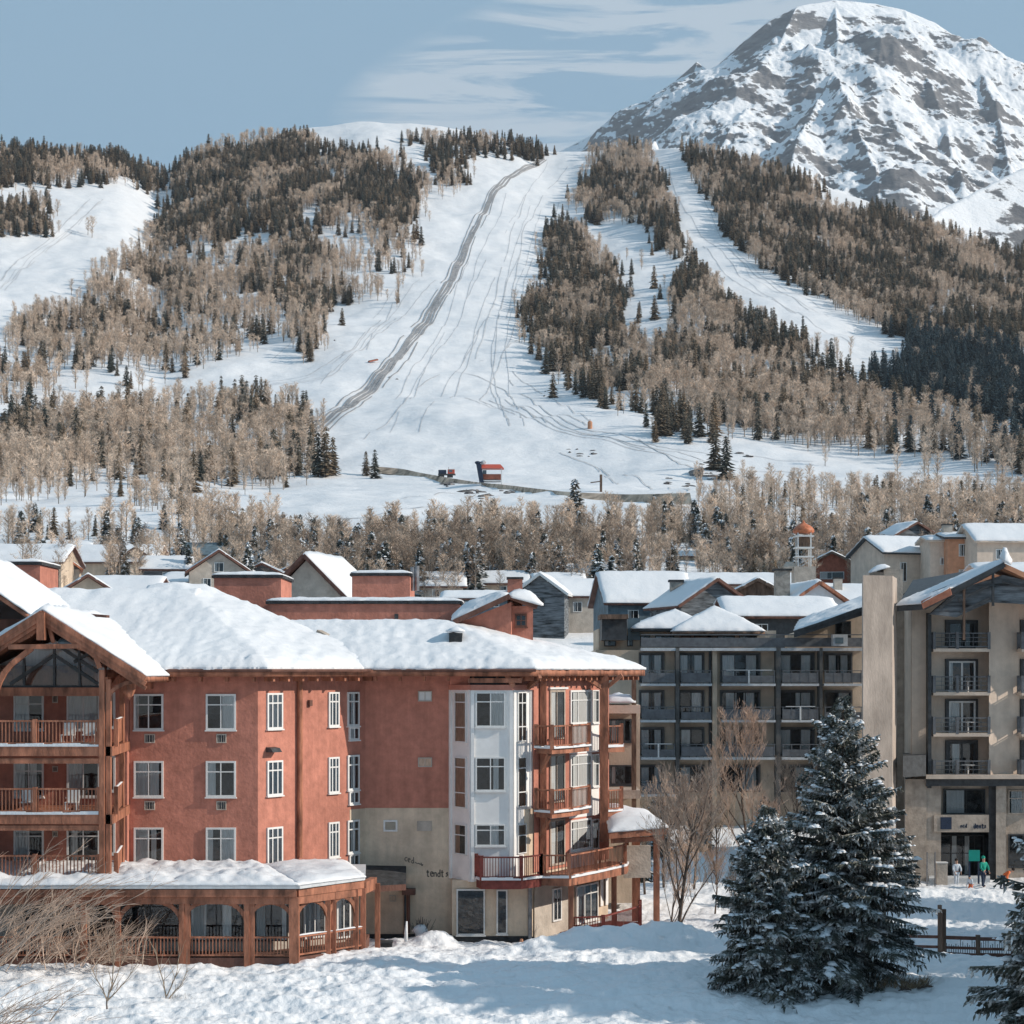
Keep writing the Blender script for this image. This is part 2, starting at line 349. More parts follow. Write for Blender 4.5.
runs = [[(540, 165), (505, 190), (492, 225), (478, 262), (462, 300), (446, 335), (425, 368), (405, 400), (390, 435)], [(556, 165), (530, 195), (515, 235), (505, 280), (495, 320), (480, 360), (462, 400), (450, 440)], [(575, 170), (548, 205), (535, 250), (522, 300), (512, 345), (515, 390), (530, 430)], [(430, 200), (432, 240), (415, 280), (385, 320), (350, 350), (310, 375), (260, 385)], [(672, 165), (690, 205), (715, 245), (750, 280), (805, 310), (870, 345)], [(100, 200), (70, 230), (30, 260), (0, 290)], [(480, 400), (560, 430), (640, 450), (720, 465)]]
for i in range(34):
    rn = runs[i % len(runs)]; k0 = rr.randint(0, len(rn)-4); k1 = min(len(rn), k0+rr.randint(3, 6)); dx = rr.gauss(0, 10); pl = [(a+dx+rr.gauss(0, 2.5), b+rr.gauss(0, 2)) for a, b in rn[k0:k1]]
    a_ = drape(pl, 5)
    if len(a_) > 4: ribbon(mb, a_, 0, rr.uniform(.35, .9), 100+i, .18, .12)
tag(mb.build('ski_traces', M['trace']), kind='structure')
mb = MB(); rd = drape([(322, 462), (345, 465), (372, 470), (400, 474), (440, 481), (500, 489), (560, 495), (620, 501), (690, 508)], 3)
rz = gz(rd[:, 0], rd[:, 1]); rz = np.convolve(np.pad(rz, 20, mode='edge'), np.ones(41)/41, mode='valid')
for i in range(len(rd)-1):
    (x0, y0), (x1, y1) = rd[i], rd[i+1]; z0 = gz1(x0, y0); z1 = gz1(x1, y1)
    z0, z1 = rz[i], rz[i+1]; h0 = h1 = 1.2
    mb.face([(x0, y0-5.5, z0-1.8), (x1, y1-5.5, z1-1.8), (x1, y1, z1+h1), (x0, y0, z0+h0)])
    mb.face([(x0, y0, z0+h0), (x1, y1, z1+h1), (x1, y1+4, z1+h1), (x0, y0+4, z0+h0)])
    mb.face([(x0, y0+4, z0+h0), (x1, y1+4, z1+h1), (x1, y1+6, z1-.5), (x0, y0+6, z0-.5)])
tag(mb.build('dirt_road', M['dirt']), kind='structure')
# bare patches of soil and stones poking through the snow
mb = MB()
for k, (px, py, w, n) in enumerate([(575, 452, 5, 3), (582, 457, 5, 4), (470, 492, 7, 5), (482, 494, 5, 4), (500, 492, 5, 3), (517, 493, 5, 4), (453, 486, 8, 5), (485, 498, 4, 3), (700, 472, 8, 7), (712, 478, 6, 5), (706, 465, 6, 4), (745, 455, 9, 4), (668, 483, 8, 3), (600, 455, 5, 2), (330, 340, 3, 1), (395, 378, 3, 2), (545, 395, 3, 2), (690, 487, 8, 4), (660, 508, 5, 3), (640, 500, 6, 3)]):
    for j in range(n):
        d = dist_at(px+R.uniform(-8, 8), py+R.uniform(-2.5, 2.5))
        if not d: continue
        x = X(px+R.uniform(-7, 7), d); mb.blob((x, d, gz1(x, d)), R.uniform(.4, w*.32), R.uniform(.4, 1.2), R.uniform(.2, .55), k*17+j, 7, 4, jit=.35)
tag(mb.build('bare_soil_patches', M['mud']), kind='structure')

# ------------------------------------------------------------------ mountain
def mountain(name, RG, x0, x1, y0, y1, nx, ny, label_kind, seed, slope, namp, floor_z):
    xs = np.linspace(x0, x1, nx); ys = np.linspace(y0, y1, ny); A, B = np.meshgrid(xs, ys)
    wx = A+150*fbm(A/700, B/700, 3, seed+3); wy = B+220*fbm(A/600, B/600, 3, seed+7)
    Zm = np.full(A.shape, -1e9); dc = np.full(A.shape, 1e9)
    for poly, sl in RG:
        P3 = [(X(px, D), D, Z(py, D)) for px, py, D in poly]
        for (ax, ay, az), (bx, by, bz) in zip(P3[:-1], P3[1:]):
            dx, dy = bx-ax, by-ay; t = np.clip(((A-ax)*dx+(B-ay)*dy)/(dx*dx+dy*dy), 0, 1)
            d = np.hypot(A-(ax+t*dx), B-(ay+t*dy)); d2 = np.hypot(wx-(ax+t*dx), wy-(ay+t*dy)); w = np.clip(d/250, 0, 1); dd = d*(1-w)+d2*w
            Zm = np.maximum(Zm, az+t*(bz-az)-sl*slope*(dd**.97)*1.12)
            if poly is RG[0][0]: dc = np.minimum(dc, d)
    k = 1/(1+np.exp(-(Zm-floor_z)/60))
    k = k*np.clip(dc/260, .16, 1); ax_ = A+60*fbm(A/160, B/160, 3, seed+11); bx_ = B+60*fbm(A/160, B/160, 3, seed+13)
    Zm = Zm+namp*k*((ridged(A/800, B/800, 3, seed)-.58)*.50+.15*(ridged(ax_/330, bx_/520, 5, seed+17)-.6)*1.6+.085*fbm(A/60, B/60, 5, seed+5, .62))
    Zm = np.maximum(Zm, -30)
    i = np.arange(nx*ny).reshape(ny, nx); Fq = np.stack([i[:-1, :-1], i[:-1, 1:], i[1:, 1:], i[1:, :-1]], -1).reshape(-1, 4)
    o = link_mesh(name, np_mesh(name, np.stack([A.ravel(), B.ravel(), Zm.ravel()], 1), Fq, smooth=True), M['rock']); tag(o, kind='structure'); return o
def rock_mat():
    m = bpy.data.materials.new('snowy_rock'); m.use_nodes = True; nt = m.node_tree; N = nt.nodes; L = nt.links; p = N['Principled BSDF']; p.inputs['Roughness'].default_value = .85; p.inputs['Specular IOR Level'].default_value = .15
    g = N.new('ShaderNodeNewGeometry'); sp = N.new('ShaderNodeSeparateXYZ'); L.new(g.outputs['Normal'], sp.inputs[0])
    mp = N.new('ShaderNodeMapping'); mp.inputs['Rotation'].default_value = (0, math.radians(38), math.radians(20)); mp.inputs['Scale'].default_value = (.0034, .0034, .0046); L.new(g.outputs['Position'], mp.inputs[0])
    n = N.new('ShaderNodeTexNoise'); n.inputs['Scale'].default_value = 1; n.inputs['Detail'].default_value = 12; n.inputs['Roughness'].default_value = .68; L.new(mp.outputs[0], n.inputs['Vector'])
    mp2 = N.new('ShaderNodeMapping'); mp2.inputs['Rotation'].default_value = (0, math.radians(24), 0); mp2.inputs['Scale'].default_value = (.014, .014, .032); L.new(g.outputs['Position'], mp2.inputs[0])
    n2 = N.new('ShaderNodeTexNoise'); n2.inputs['Scale'].default_value = 1; n2.inputs['Detail'].default_value = 10; n2.inputs['Roughness'].default_value = .65; L.new(mp2.outputs[0], n2.inputs['Vector'])
    def math_(op, a, b):
        q = N.new('ShaderNodeMath'); q.operation = op
        for k, v in ((0, a), (1, b)):
            if isinstance(v, (int, float)): q.inputs[k].default_value = v
            else: L.new(v, q.inputs[k])
        return q.outputs[0]
    a = math_('MULTIPLY', math_('SUBTRACT', n.outputs['Fac'], .5), 2.3); b = math_('MULTIPLY', math_('SUBTRACT', n2.outputs['Fac'], .5), 1.0)
    v = math_('ADD', math_('ADD', math_('ADD', sp.outputs[2], a), b), math_('MULTIPLY', sp.outputs[0], .20))
    mr = N.new('ShaderNodeMapRange'); mr.interpolation_type = 'SMOOTHSTEP'; mr.inputs['From Min'].default_value = ROCK[0]; mr.inputs['From Max'].default_value = ROCK[1]; L.new(v, mr.inputs['Value'])
    rc = N.new('ShaderNodeValToRGB'); e = rc.color_ramp.elements; e[0].position = .3; e[0].color = (.075, .08, .092, 1); e[1].position = .7; e[1].color = (.25, .235, .23, 1); L.new(n2.outputs['Fac'], rc.inputs[0])
    mx = N.new('ShaderNodeMix'); mx.data_type = 'RGBA'; L.new(mr.outputs[0], mx.inputs[0]); L.new(rc.outputs[0], mx.inputs[6]); mx.inputs[7].default_value = (.84, .85, .87, 1); L.new(mx.outputs[2], p.inputs['Base Color'])
    bp = N.new('ShaderNodeBump'); bp.inputs['Distance'].default_value = 22; bp.inputs['Strength'].default_value = .9; L.new(n.outputs['Fac'], bp.inputs['Height'])
    b2 = N.new('ShaderNodeBump'); b2.inputs['Distance'].default_value = 7; b2.inputs['Strength'].default_value = .9; L.new(n2.outputs['Fac'], b2.inputs['Height']); L.new(bp.outputs[0], b2.inputs['Normal']); L.new(b2.outputs[0], p.inputs['Normal'])
    return m
ROCK = (.60, .69)
M['rock'] = rock_mat()
RG = [([(480, 190, 7200), (560, 150, 7000), (605, 128, 6900), (648, 106, 6800), (672, 84, 6700), (697, 60, 6600), (712, 74, 6600), (722, 60, 6600), (742, 42, 6550), (770, 18, 6500), (797, 4, 6500), (835, 0, 6600), (875, 3, 6700), (905, 9, 6700), (935, 22, 6700), (965, 42, 6700), (990, 58, 6700), (1024, 78, 6700), (1100, 120, 6700), (1300, 230, 6700)], 1.0),
      ([(835, 2, 6600), (838, 35, 6250), (834, 64, 6000), (822, 84, 5850), (812, 104, 5650), (800, 134, 5400), (790, 165, 5100), (782, 195, 4800)], 1.0),
      ([(834, 64, 6000), (850, 100, 5600), (866, 140, 5300), (880, 175, 5000)], 1.0),
      ([(797, 4, 6500), (770, 58, 6150), (752, 92, 5900), (735, 120, 5700), (715, 150, 5400)], 1.0),
      ([(905, 9, 6700), (922, 62, 6200), (940, 105, 5900), (955, 148, 5500), (962, 190, 5100)], 1.0),
      ([(965, 42, 6700), (992, 96, 6100), (1006, 140, 5700), (1020, 185, 5200)], 1.0),
      ([(697, 60, 6600), (688, 95, 6300), (672, 122, 6050), (650, 150, 5700)], 1.05)]
mountain('mountain_peak', RG, 100, 3300, 4300, 7600, 760, 620, '', 50, .84, 150, 300)
RG2 = [([(900, 240, 3300), (945, 205, 3500), (985, 186, 3600), (1024, 166, 3700), (1090, 130, 3900), (1250, 80, 4100)], 1.0)]
mountain('rocky_shoulder', RG2, 500, 2400, 2500, 4700, 380, 380, '', 90, .98, 120, 200)

# ------------------------------------------------------------------ trees of the hillside
def conifer_arr(h, r, seed, tiers=20, blades=7, lean=0.):
    rr = random.Random(seed); V = []; T = []
    def tri(a, b, c): n = len(V); V.extend([a, b, c]); T.append((n, n+1, n+2))
    for k in range(3):
        a = 2.09*k; a2 = a+2.09; w = .022*h
        tri((w*math.cos(a), w*math.sin(a), 0), (w*math.cos(a2), w*math.sin(a2), 0), (0, 0, h*.9))
    nt = len(T)
    for i in range(tiers):
        t = (i+rr.uniform(-.3, .3))/tiers; t = max(0, min(.985, t)); z = h*(.07+.93*t); Rr = r*(1-t)**.82*rr.uniform(.8, 1.1)+.05; a0 = rr.uniform(0, 6.28)
        nb = max(4, int(blades*(1-.4*t)))
        for b in range(nb):
            a = a0+6.283*b/nb+rr.uniform(-.3, .3); L = Rr*rr.uniform(.62, 1.12); dr = .30*L*rr.uniform(.6, 1.3); ca, sa = math.cos(a), math.sin(a)
            w = L*rr.uniform(.20, .34); m = .6*L; zm = z-dr*.45
            base = (0, 0, z+.035*h); tip = (ca*L, sa*L, z-dr); l = (ca*m-sa*w, sa*m+ca*w, zm-.2*w-.012*h); q = (ca*m+sa*w, sa*m-ca*w, zm-.2*w-.012*h)
            tri(base, l, tip); tri(base, tip, q)
    mi = [1]*nt+[0]*(len(T)-nt); return np.array(V), np.array(T), mi
def aspen_arr(h, r, seed, nb=34, nt_=11, wmul=1.15):
    rr = random.Random(seed); V = []; T = []; mi = []
    def sl(p, q, w, m):
        d = (q-p); s = d.cross(Vector((rr.uniform(-1, 1), rr.uniform(-1, 1), rr.uniform(-.4, .4)))); s = s.normalized()*w if s.length > 1e-6 else Vector((w, 0, 0))
        n = len(V); V.extend([tuple(p-s), tuple(p+s), tuple(q)]); T.append((n, n+1, n+2)); mi.append(m)
    for k in range(3):
        a = 2.09*k; w = .016*h; n = len(V); V.extend([(w*math.cos(a), w*math.sin(a), 0), (w*math.cos(a+2.09), w*math.sin(a+2.09), 0), (rr.uniform(-.02, .02)*h, 0, h*.93)]); T.append((n, n+1, n+2)); mi.append(1)
    for i in range(nb):
        t = .18+.74*(i/nb)**.9; a = rr.uniform(0, 6.28); env = math.sin(min(1, (t-.1)/.75)*math.pi*.5+.25)*(1-max(0, t-.55)*1.5); L = r*env*rr.uniform(.7, 1.15)
        p = Vector((0, 0, t*h)); q = p+Vector((math.cos(a)*L, math.sin(a)*L, L*rr.uniform(.7, 1.5))); 
        if q.z > h: q.z = h*rr.uniform(.92, 1)
        sl(p, q, .006*h*wmul, 1 if rr.random() < .4 else 0)
        for j in range(nt_):
            s = rr.uniform(.25, 1); b = p.lerp(q, s); d = Vector((rr.gauss(0, 1), rr.gauss(0, 1), rr.uniform(.3, 2.0))).normalized(); e = b+d*rr.uniform(.05, .13)*h
            sl(b, e, .0042*h*wmul, 0)
    return np.array(V), np.array(T), mi
def tree_mat(name, ca, cb, rough=.9, snow=0., freq=.35):
    m = bpy.data.materials.new(name); m.use_nodes = True; nt = m.node_tree; N = nt.nodes; L = nt.links; p = N['Principled BSDF']; p.inputs['Roughness'].default_value = rough; p.inputs['Specular IOR Level'].default_value = .1
    oi = N.new('ShaderNodeObjectInfo'); cr = N.new('ShaderNodeValToRGB'); e = cr.color_ramp.elements; e[0].color = (*ca, 1); e[1].color = (*cb, 1); L.new(oi.outputs['Random'], cr.inputs[0])
    g = N.new('ShaderNodeNewGeometry'); n = N.new('ShaderNodeTexNoise'); n.inputs['Scale'].default_value = freq; n.inputs['Detail'].default_value = 3; L.new(g.outputs['Position'], n.inputs['Vector'])
    mr = N.new('ShaderNodeMapRange'); mr.inputs['From Min'].default_value = .3; mr.inputs['From Max'].default_value = .7; mr.inputs['To Min'].default_value = .55; mr.inputs['To Max'].default_value = 1.35; L.new(n.outputs['Fac'], mr.inputs['Value'])
    hs = N.new('ShaderNodeHueSaturation'); L.new(mr.outputs[0], hs.inputs['Value']); L.new(cr.outputs[0], hs.inputs['Color']); out = hs.outputs[0]
    if snow > 0:
        n2 = N.new('ShaderNodeTexNoise'); n2.inputs['Scale'].default_value = 1.7; n2.inputs['Detail'].default_value = 4; L.new(g.outputs['Position'], n2.inputs['Vector'])
        mr2 = N.new('ShaderNodeMapRange'); mr2.interpolation_type = 'SMOOTHSTEP'; mr2.inputs['From Min'].default_value = .72-snow; mr2.inputs['From Max'].default_value = .84-snow; L.new(n2.outputs['Fac'], mr2.inputs['Value'])
        mx = N.new('ShaderNodeMix'); mx.data_type = 'RGBA'; L.new(mr2.outputs[0], mx.inputs[0]); L.new(out, mx.inputs[6]); mx.inputs[7].default_value = (.75, .77, .8, 1); out = mx.outputs[2]
    L.new(out, p.inputs['Base Color']); return m
M['fir'] = tree_mat('conifer_needles', (.055, .068, .062), (.25, .18, .12))
M['firshade'] = tree_mat('shaded_conifer_needles', (.026, .050, .062), (.062, .082, .088))  # darker bluish copy of the needles, painting the far-right slope's shade
M['firsnow'] = tree_mat('snow_dusted_needles', (.035, .047, .045), (.085, .078, .062), snow=.22)
M['aspen'] = tree_mat('bare_twig_crown', (.54, .41, .31), (.80, .64, .51))
M['aspengrey'] = tree_mat('grey_twig_crown', (.29, .215, .165), (.46, .365, .29))
M['coniftrunk'] = M['bark']
def proto(name, arr, m0, m1):
    V, T, mi = arr; me = np_mesh(name, V, T, mi); me.materials.append(m0); me.materials.append(m1); return me
CON = [proto('conifer_tree', conifer_arr(1, .155+.02*(i % 3), 100+i, 19, 8), M['fir'], M['bark']) for i in range(5)]
CONK = [proto('conifer_tree', conifer_arr(1, .15+.02*(i % 3), 110+i, 19, 8), M['firshade'], M['bark']) for i in range(4)]
CONB = [proto('conifer_tree', conifer_arr(1, .19+.03*(i % 3), 120+i, 30, 11), M['firsnow'], M['bark']) for i in range(5)]
ASP = [proto('bare_tree', aspen_arr(1, .16+.03*(i % 3), 200+i), M['aspen'], M['aspentrunk']) for i in range(6)]
ASPG = [proto('bare_tree', aspen_arr(1, .20+.03*(i % 3), 220+i, 36, 12, .8), M['aspengrey'], M['aspentrunk']) for i in range(5)]

def inpoly(px, py, poly):
    r = np.zeros(len(px), bool); n = len(poly)
    for i in range(n):
        x1, y1 = poly[i]; x2, y2 = poly[(i+1) % n]
        if y1 == y2: continue
        c = ((y1 > py) != (y2 > py)) & (px < (x2-x1)*(py-y1)/(y2-y1)+x1); r ^= c
    return r
# (name, polygon of tree feet in the picture, density, conifer share)
ZN = [
 ('on the far left ridge', [(-200, 150), (0, 146), (60, 150), (120, 157), (163, 172), (163, 190), (140, 187), (110, 182), (60, 186), (0, 190), (-200, 195)], .9, .72),
 ('on the far left slope', [(-200, 200), (0, 205), (45, 205), (52, 236), (0, 238), (-200, 245)], .55, .8),
 ('on the wooded hill left of the ski run', [(172, 178), (185, 163), (210, 152), (250, 142), (300, 132), (318, 140), (318, 150), (345, 152), (395, 160), (425, 185), (425, 210), (400, 232), (390, 250), (345, 228), (310, 232), (300, 248), (270, 232), (240, 232), (225, 240), (180, 258), (150, 250), (146, 240), (160, 232), (160, 222), (172, 208)], .92, .68),
 ('on the crest left of the ski run', [(300, 127), (340, 123), (400, 126), (440, 130), (500, 140), (550, 153), (540, 160), (480, 150), (458, 172), (430, 172), (440, 155), (400, 140), (330, 126), (300, 131)], .85, .9),
 ('in the gaps above the ski run', [(440, 165), (462, 168), (462, 190), (446, 190)], .6, .5),
 ('on the lower wooded hill at left', [(112, 262), (146, 250), (200, 262), (300, 248), (360, 250), (352, 300), (330, 315), (322, 352), (295, 362), (285, 335), (270, 330), (250, 358), (210, 360), (180, 380), (140, 372), (100, 378), (20, 356), (8, 340), (15, 325), (55, 310), (90, 290)], .68, .20),
 ('on the bank beside the ski run', [(360, 235), (405, 238), (418, 262), (412, 290), (392, 302), (352, 300)], .33, .12),
 ('on the open slope at far left', [(-150, 360), (20, 352), (70, 378), (50, 400), (0, 410), (-150, 420)], .25, .1),
 ('scattered under the left wood', [(70, 372), (160, 375), (170, 395), (90, 400)], .10, .1),
 ('in the grove below the ski slope', [(-200, 425), (0, 425), (70, 415), (150, 412), (200, 405), (300, 405), (312, 430), (312, 468), (282, 492), (240, 490), (220, 482), (175, 512), (130, 512), (100, 492), (60, 505), (0, 500), (-200, 505)], .95, .20),
 ('between the grove and the village', [(-200, 525), (0, 522), (100, 535), (200, 520), (330, 535), (330, 600), (-200, 600)], .22, .25),
 ('in the belt behind the village', [(180, 520), (260, 528), (330, 555), (400, 540), (470, 530), (520, 530), (600, 535), (700, 520), (700, 575), (620, 600), (500, 590), (420, 600), (320, 600), (300, 585), (200, 560)], .85, .22),
 ('on the knoll right of the ski run', [(590, 160), (600, 152), (650, 150), (660, 170), (672, 195), (680, 235), (682, 262), (660, 262), (650, 232), (620, 222), (585, 222), (578, 205), (586, 190)], .95, .45),
 ('on the middle wooded spur', [(548, 245), (560, 228), (575, 226), (600, 252), (620, 262), (630, 300), (622, 330), (640, 345), (660, 340), (650, 380), (690, 420), (640, 415), (600, 405), (560, 380), (530, 345), (520, 330), (522, 310), (545, 285)], .85, .62),
 ('on the middle wooded spur', [(680, 262), (700, 262), (730, 290), (750, 320), (790, 340), (812, 352), (800, 380), (740, 365), (690, 345), (670, 320), (660, 280)], .85, .55),
 ('in the tan wood above the village', [(640, 345), (700, 345), (760, 370), (805, 378), (862, 398), (940, 420), (1024, 450), (1200, 480), (1200, 500), (1024, 480), (960, 462), (900, 462), (870, 450), (800, 452), (740, 440), (690, 425), (650, 390)], .95, .22),
 ('in clearings on the spur', [(620, 250), (680, 262), (665, 335), (625, 330)], .12, .6),
 ('on the big wooded slope at right', [(680, 150), (730, 160), (780, 176), (815, 190), (830, 215), (860, 222), (880, 215), (950, 240), (1024, 262), (1200, 300), (1200, 380), (1024, 360), (900, 340), (880, 345), (850, 350), (812, 325), (790, 300), (750, 285), (725, 262), (720, 225), (695, 195)], 1.0, .62),
 ('on the lower edge of the right wood', [(690, 195), (722, 225), (728, 265), (760, 285), (800, 312), (850, 345), (880, 350), (870, 368), (810, 350), (760, 318), (715, 270), (735, 255), (712, 235)], .45, .15),
 ('in the dark wood at far right', [(880, 345), (900, 338), (960, 345), (1024, 362), (1200, 385), (1200, 480), (1024, 430), (960, 408), (905, 395), (872, 380), (900, 365)], 1.0, .97),
 ('beside the right ski run', [(812, 350), (862, 385), (880, 395), (860, 398), (810, 380)], .3, .5),
 ('in the row at the slope foot', [(648, 428), (700, 424), (724, 434), (700, 440), (650, 440)], .55, .95),
 ('thinly scattered under the tan wood', [(740, 442), (870, 455), (960, 465), (1024, 482), (1200, 505), (1200, 520), (1024, 505), (960, 482), (740, 470)], .16, .05),
 ('behind the village at right', [(700, 500), (740, 488), (800, 498), (870, 500), (960, 492), (1024, 500), (1200, 520), (1200, 600), (1024, 600), (860, 600), (700, 590)], 1.0, .24),
 ('beside the wrecked hut on the slope', [(690, 470), (735, 470), (735, 500), (690, 510)], .12, .2),
]
rs = np.random.RandomState(5)
A_ = (1500*480); NC = int(A_/4.8)
cx = rs.uniform(-220, 1220, NC); cy = rs.uniform(140, 605, NC)
dens = np.zeros(NC); cf = np.zeros(NC); zi = np.full(NC, -1)
for i, (nm, pl, dn, c) in enumerate(ZN):
    # wobble the edge so no wood ends on a straight line
    jx, jy = rs.normal(0, 6.5, NC), rs.normal(0, 3.5, NC)
    k = inpoly(cx+jx+9*fbm(cx/18, cy/12, 3, 60), cy+jy+5*fbm(cx/14, cy/10, 3, 70), pl); dens[k] = dn; cf[k] = c; zi[k] = i
D_ = np.array([dist_at(a, b) or 0 for a, b in zip(cx, cy)]); x_ = (cx-512)/F*D_
clear = inpoly(cx+rs.normal(0, 2.5, NC), cy+rs.normal(0, 2, NC), [(652, 145), (673, 146), (690, 175), (706, 205), (728, 240), (760, 268), (810, 296), (860, 322), (915, 345), (905, 368), (868, 372), (820, 352), (775, 332), (735, 308), (705, 278), (688, 252), (676, 215), (662, 180)])
clear |= inpoly(cx+rs.normal(0, 3, NC), cy+rs.normal(0, 2, NC), [(585, 224), (640, 226), (662, 250), (690, 262), (668, 300), (676, 335), (650, 352), (622, 335), (630, 300), (612, 262), (585, 246)]) & (rs.uniform(0, 1, NC) < .85)
clear |= inpoly(cx, cy, [(815, 183), (850, 178), (872, 195), (868, 208), (840, 206)]) | inpoly(cx, cy, [(300, 215), (318, 205), (322, 222), (305, 232)]) | inpoly(cx, cy, [(318, 126), (400, 124), (408, 142), (350, 150), (318, 138)])
patch = fbm(x_/55, D_/70, 3, 80)
p_acc = dens*(np.maximum(D_, 620)/1800)**2*np.clip(1.05+2.6*(patch+.08)*(1.5-dens), .04, 1.8)
acc = (rs.uniform(0, 1, NC) < p_acc) & (D_ > 0) & (zi >= 0) & ~clear
cx, cy, D_, x_, cf, zi = cx[acc], cy[acc], D_[acc], x_[acc], cf[acc], zi[acc]; n = len(cx)
cn = fbm(x_/45, D_/60, 3, 88)
isc = rs.uniform(0, 1, n) < np.clip(cf-.04+cn*np.where(D_ < 650, .25, np.where(cf < .3, .9, 1.8))*np.where((cf > .05) & (cf < .96), 1, 0), 0, 1)
hh = np.where(isc, rs.uniform(8.5, 16, n)*np.where(D_ < 650, .8, 1), rs.uniform(7.5, 13.5, n))*np.where(D_ < 520, .58, 1)
near_h = D_ < 700
zz = gz(x_, D_)-.15
rot = rs.uniform(0, 6.28, n); wd = rs.uniform(.85, 1.35, n)
hpx = hh/D_*F; inside = (cx > 2) & (cx < 1022) & ((cy-hpx*.6 < 590) | (cx > 1000)) & (cy > 120)
inside &= ~((cx > 860) & (cy > 590)) & ~((cx < 640) & (cy-hpx > 585))
print('TREES', n, 'conifers', int(isc.sum()), 'bare', int((~isc).sum()))
# a few that stand alone, at their own spots: (px, foot row, height px, conifer?)
SOLO = [(318, 478, 46, 1), (326, 478, 52, 1), (333, 476, 40, 1), (375, 479, 30, 1), (366, 476, 26, 1), (298, 476, 30, 1), (553, 398, 26, 1), (554, 218, 14, 1), (575, 536, 58, 1), (35, 532, 30, 1), (107, 548, 38, 1), (164, 530, 26, 1), (187, 553, 26, 1), (270, 495, 34, 0), (92, 238, 22, 0), (88, 236, 18, 0), (868, 592, 66, 1), (884, 594, 60, 1), (968, 535, 36, 1), (752, 545, 36, 1), (630, 548, 30, 1), (664, 560, 36, 1),
        (346, 588, 52, 1), (360, 590, 44, 1), (338, 592, 38, 1), (478, 592, 50, 1), (465, 590, 34, 1), (448, 600, 40, 0), (555, 612, 62, 0), (575, 618, 50, 0), (598, 614, 66, 1), (612, 610, 56, 1), (590, 620, 46, 1), (622, 605, 40, 0), (540, 600, 44, 0), (70, 562, 40, 0), (118, 566, 42, 1), (135, 572, 48, 1), (146, 575, 40, 0), (180, 570, 48, 1), (170, 566, 40, 0), (225, 548, 42, 0), (212, 542, 36, 0), (240, 552, 40, 0), (265, 570, 50, 0), (280, 560, 46, 0), (292, 590, 50, 0), (306, 592, 44, 0), (318, 595, 40, 0), (720, 562, 50, 1), (706, 566, 44, 1), (736, 565, 42, 1), (762, 560, 30, 1), (690, 552, 40, 0), (590, 575, 44, 0), (520, 560, 36, 1), (402, 560, 46, 1), (418, 562, 36, 0), (432, 566, 34, 1)]
SOLO += [(a, b, c, k) for a, b, c, k in [(14, 574, 18, 0), (28, 578, 22, 0), (44, 582, 20, 0), (64, 592, 18, 0), (75, 598, 16, 0), (100, 596, 18, 0), (112, 600, 20, 0), (128, 602, 18, 0), (140, 598, 24, 0), (148, 604, 16, 0), (160, 602, 22, 0), (172, 600, 26, 0), (182, 602, 20, 0), (192, 598, 22, 0), (200, 604, 18, 0), (232, 596, 20, 0), (244, 592, 24, 0), (256, 598, 20, 0), (268, 594, 26, 0), (276, 600, 28, 0), (110, 582, 26, 1), (124, 586, 22, 1), (156, 584, 30, 1), (330, 600, 30, 0), (344, 604, 36, 0), (380, 598, 30, 0), (395, 600, 34, 0), (424, 600, 36, 0), (436, 606, 30, 0), (455, 606, 34, 0), (500, 596, 26, 0), (520, 604, 26, 1), (546, 616, 34, 0), (566, 622, 30, 1), (582, 628, 40, 0), (606, 626, 44, 0), (618, 630, 40, 1), (630, 600, 34, 0), (600, 600, 34, 0), (610, 586, 30, 0), (640, 582, 26, 1), (652, 574, 30, 0), (668, 570, 30, 0), (700, 574, 24, 0), (730, 574, 26, 0), (745, 578, 22, 0), (775, 566, 36, 0), (786, 568, 34, 0), (815, 566, 34, 0), (842, 566, 30, 0), (858, 574, 36, 0), (890, 566, 30, 0), (1000, 540, 30, 0)]]
sx = []; 
for px, fy, hp, c in SOLO:
    d = dist_at(px, fy)
    if d: sx.append((px, fy, d, X(px, d), hp*d/F, c))
big = [i for i in np.argsort(-hpx) if inside[i]]
indiv = {True: [], False: []}
for i in big:
    L_ = indiv[bool(isc[i])]
    if len(L_) < (300-sum(1 for s in sx if bool(s[5]) == bool(isc[i]))): L_.append(i)
sel = np.zeros(n, bool); sel[indiv[True]] = True; sel[indiv[False]] = True
def side(px): return 'at left' if px < 341 else ('in the middle' if px < 683 else 'at right')
def place_tree(px, x, d, z, h, con, zone, rt, w, solo=False):
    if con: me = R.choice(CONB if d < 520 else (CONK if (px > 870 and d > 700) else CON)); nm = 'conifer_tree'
    else: me = R.choice(ASPG if d < 520 else ASP); nm = 'bare_tree'
    o = bpy.data.objects.new(nm, me); COL.objects.link(o); o.location = (x, d, z); o.scale = (h*w, h*w, h); o.rotation_euler = (0, 0, rt)
    sz = 'tall' if h > (12.5 if con else 11) else ('middling' if h > (10 if con else 8.5) else 'small')
    kind = ('snow-dusted evergreen conifer' if d < 520 else 'dark evergreen conifer') if con else ('bare grey-brown tree' if d < 520 else 'bare tan tree')
    if zone: lab = f'{sz} {kind} {zone}, {side(px)}'; gr = f'{sz} {kind}s {zone}, {side(px)}'
    else:
        near = 'by the village roofs' if fy_ > 535 else ('alone on the snow slope' if fy_ < 420 else 'by the dirt road and bench')
        lab = f'{sz} {kind} standing {near}, {side(px)}'; gr = lab+' group'
    tag(o, lab, 'tree', gr)
for i in indiv[True]+indiv[False]: place_tree(cx[i], x_[i], D_[i], zz[i], hh[i], bool(isc[i]), ZN[zi[i]][0], rot[i], wd[i])
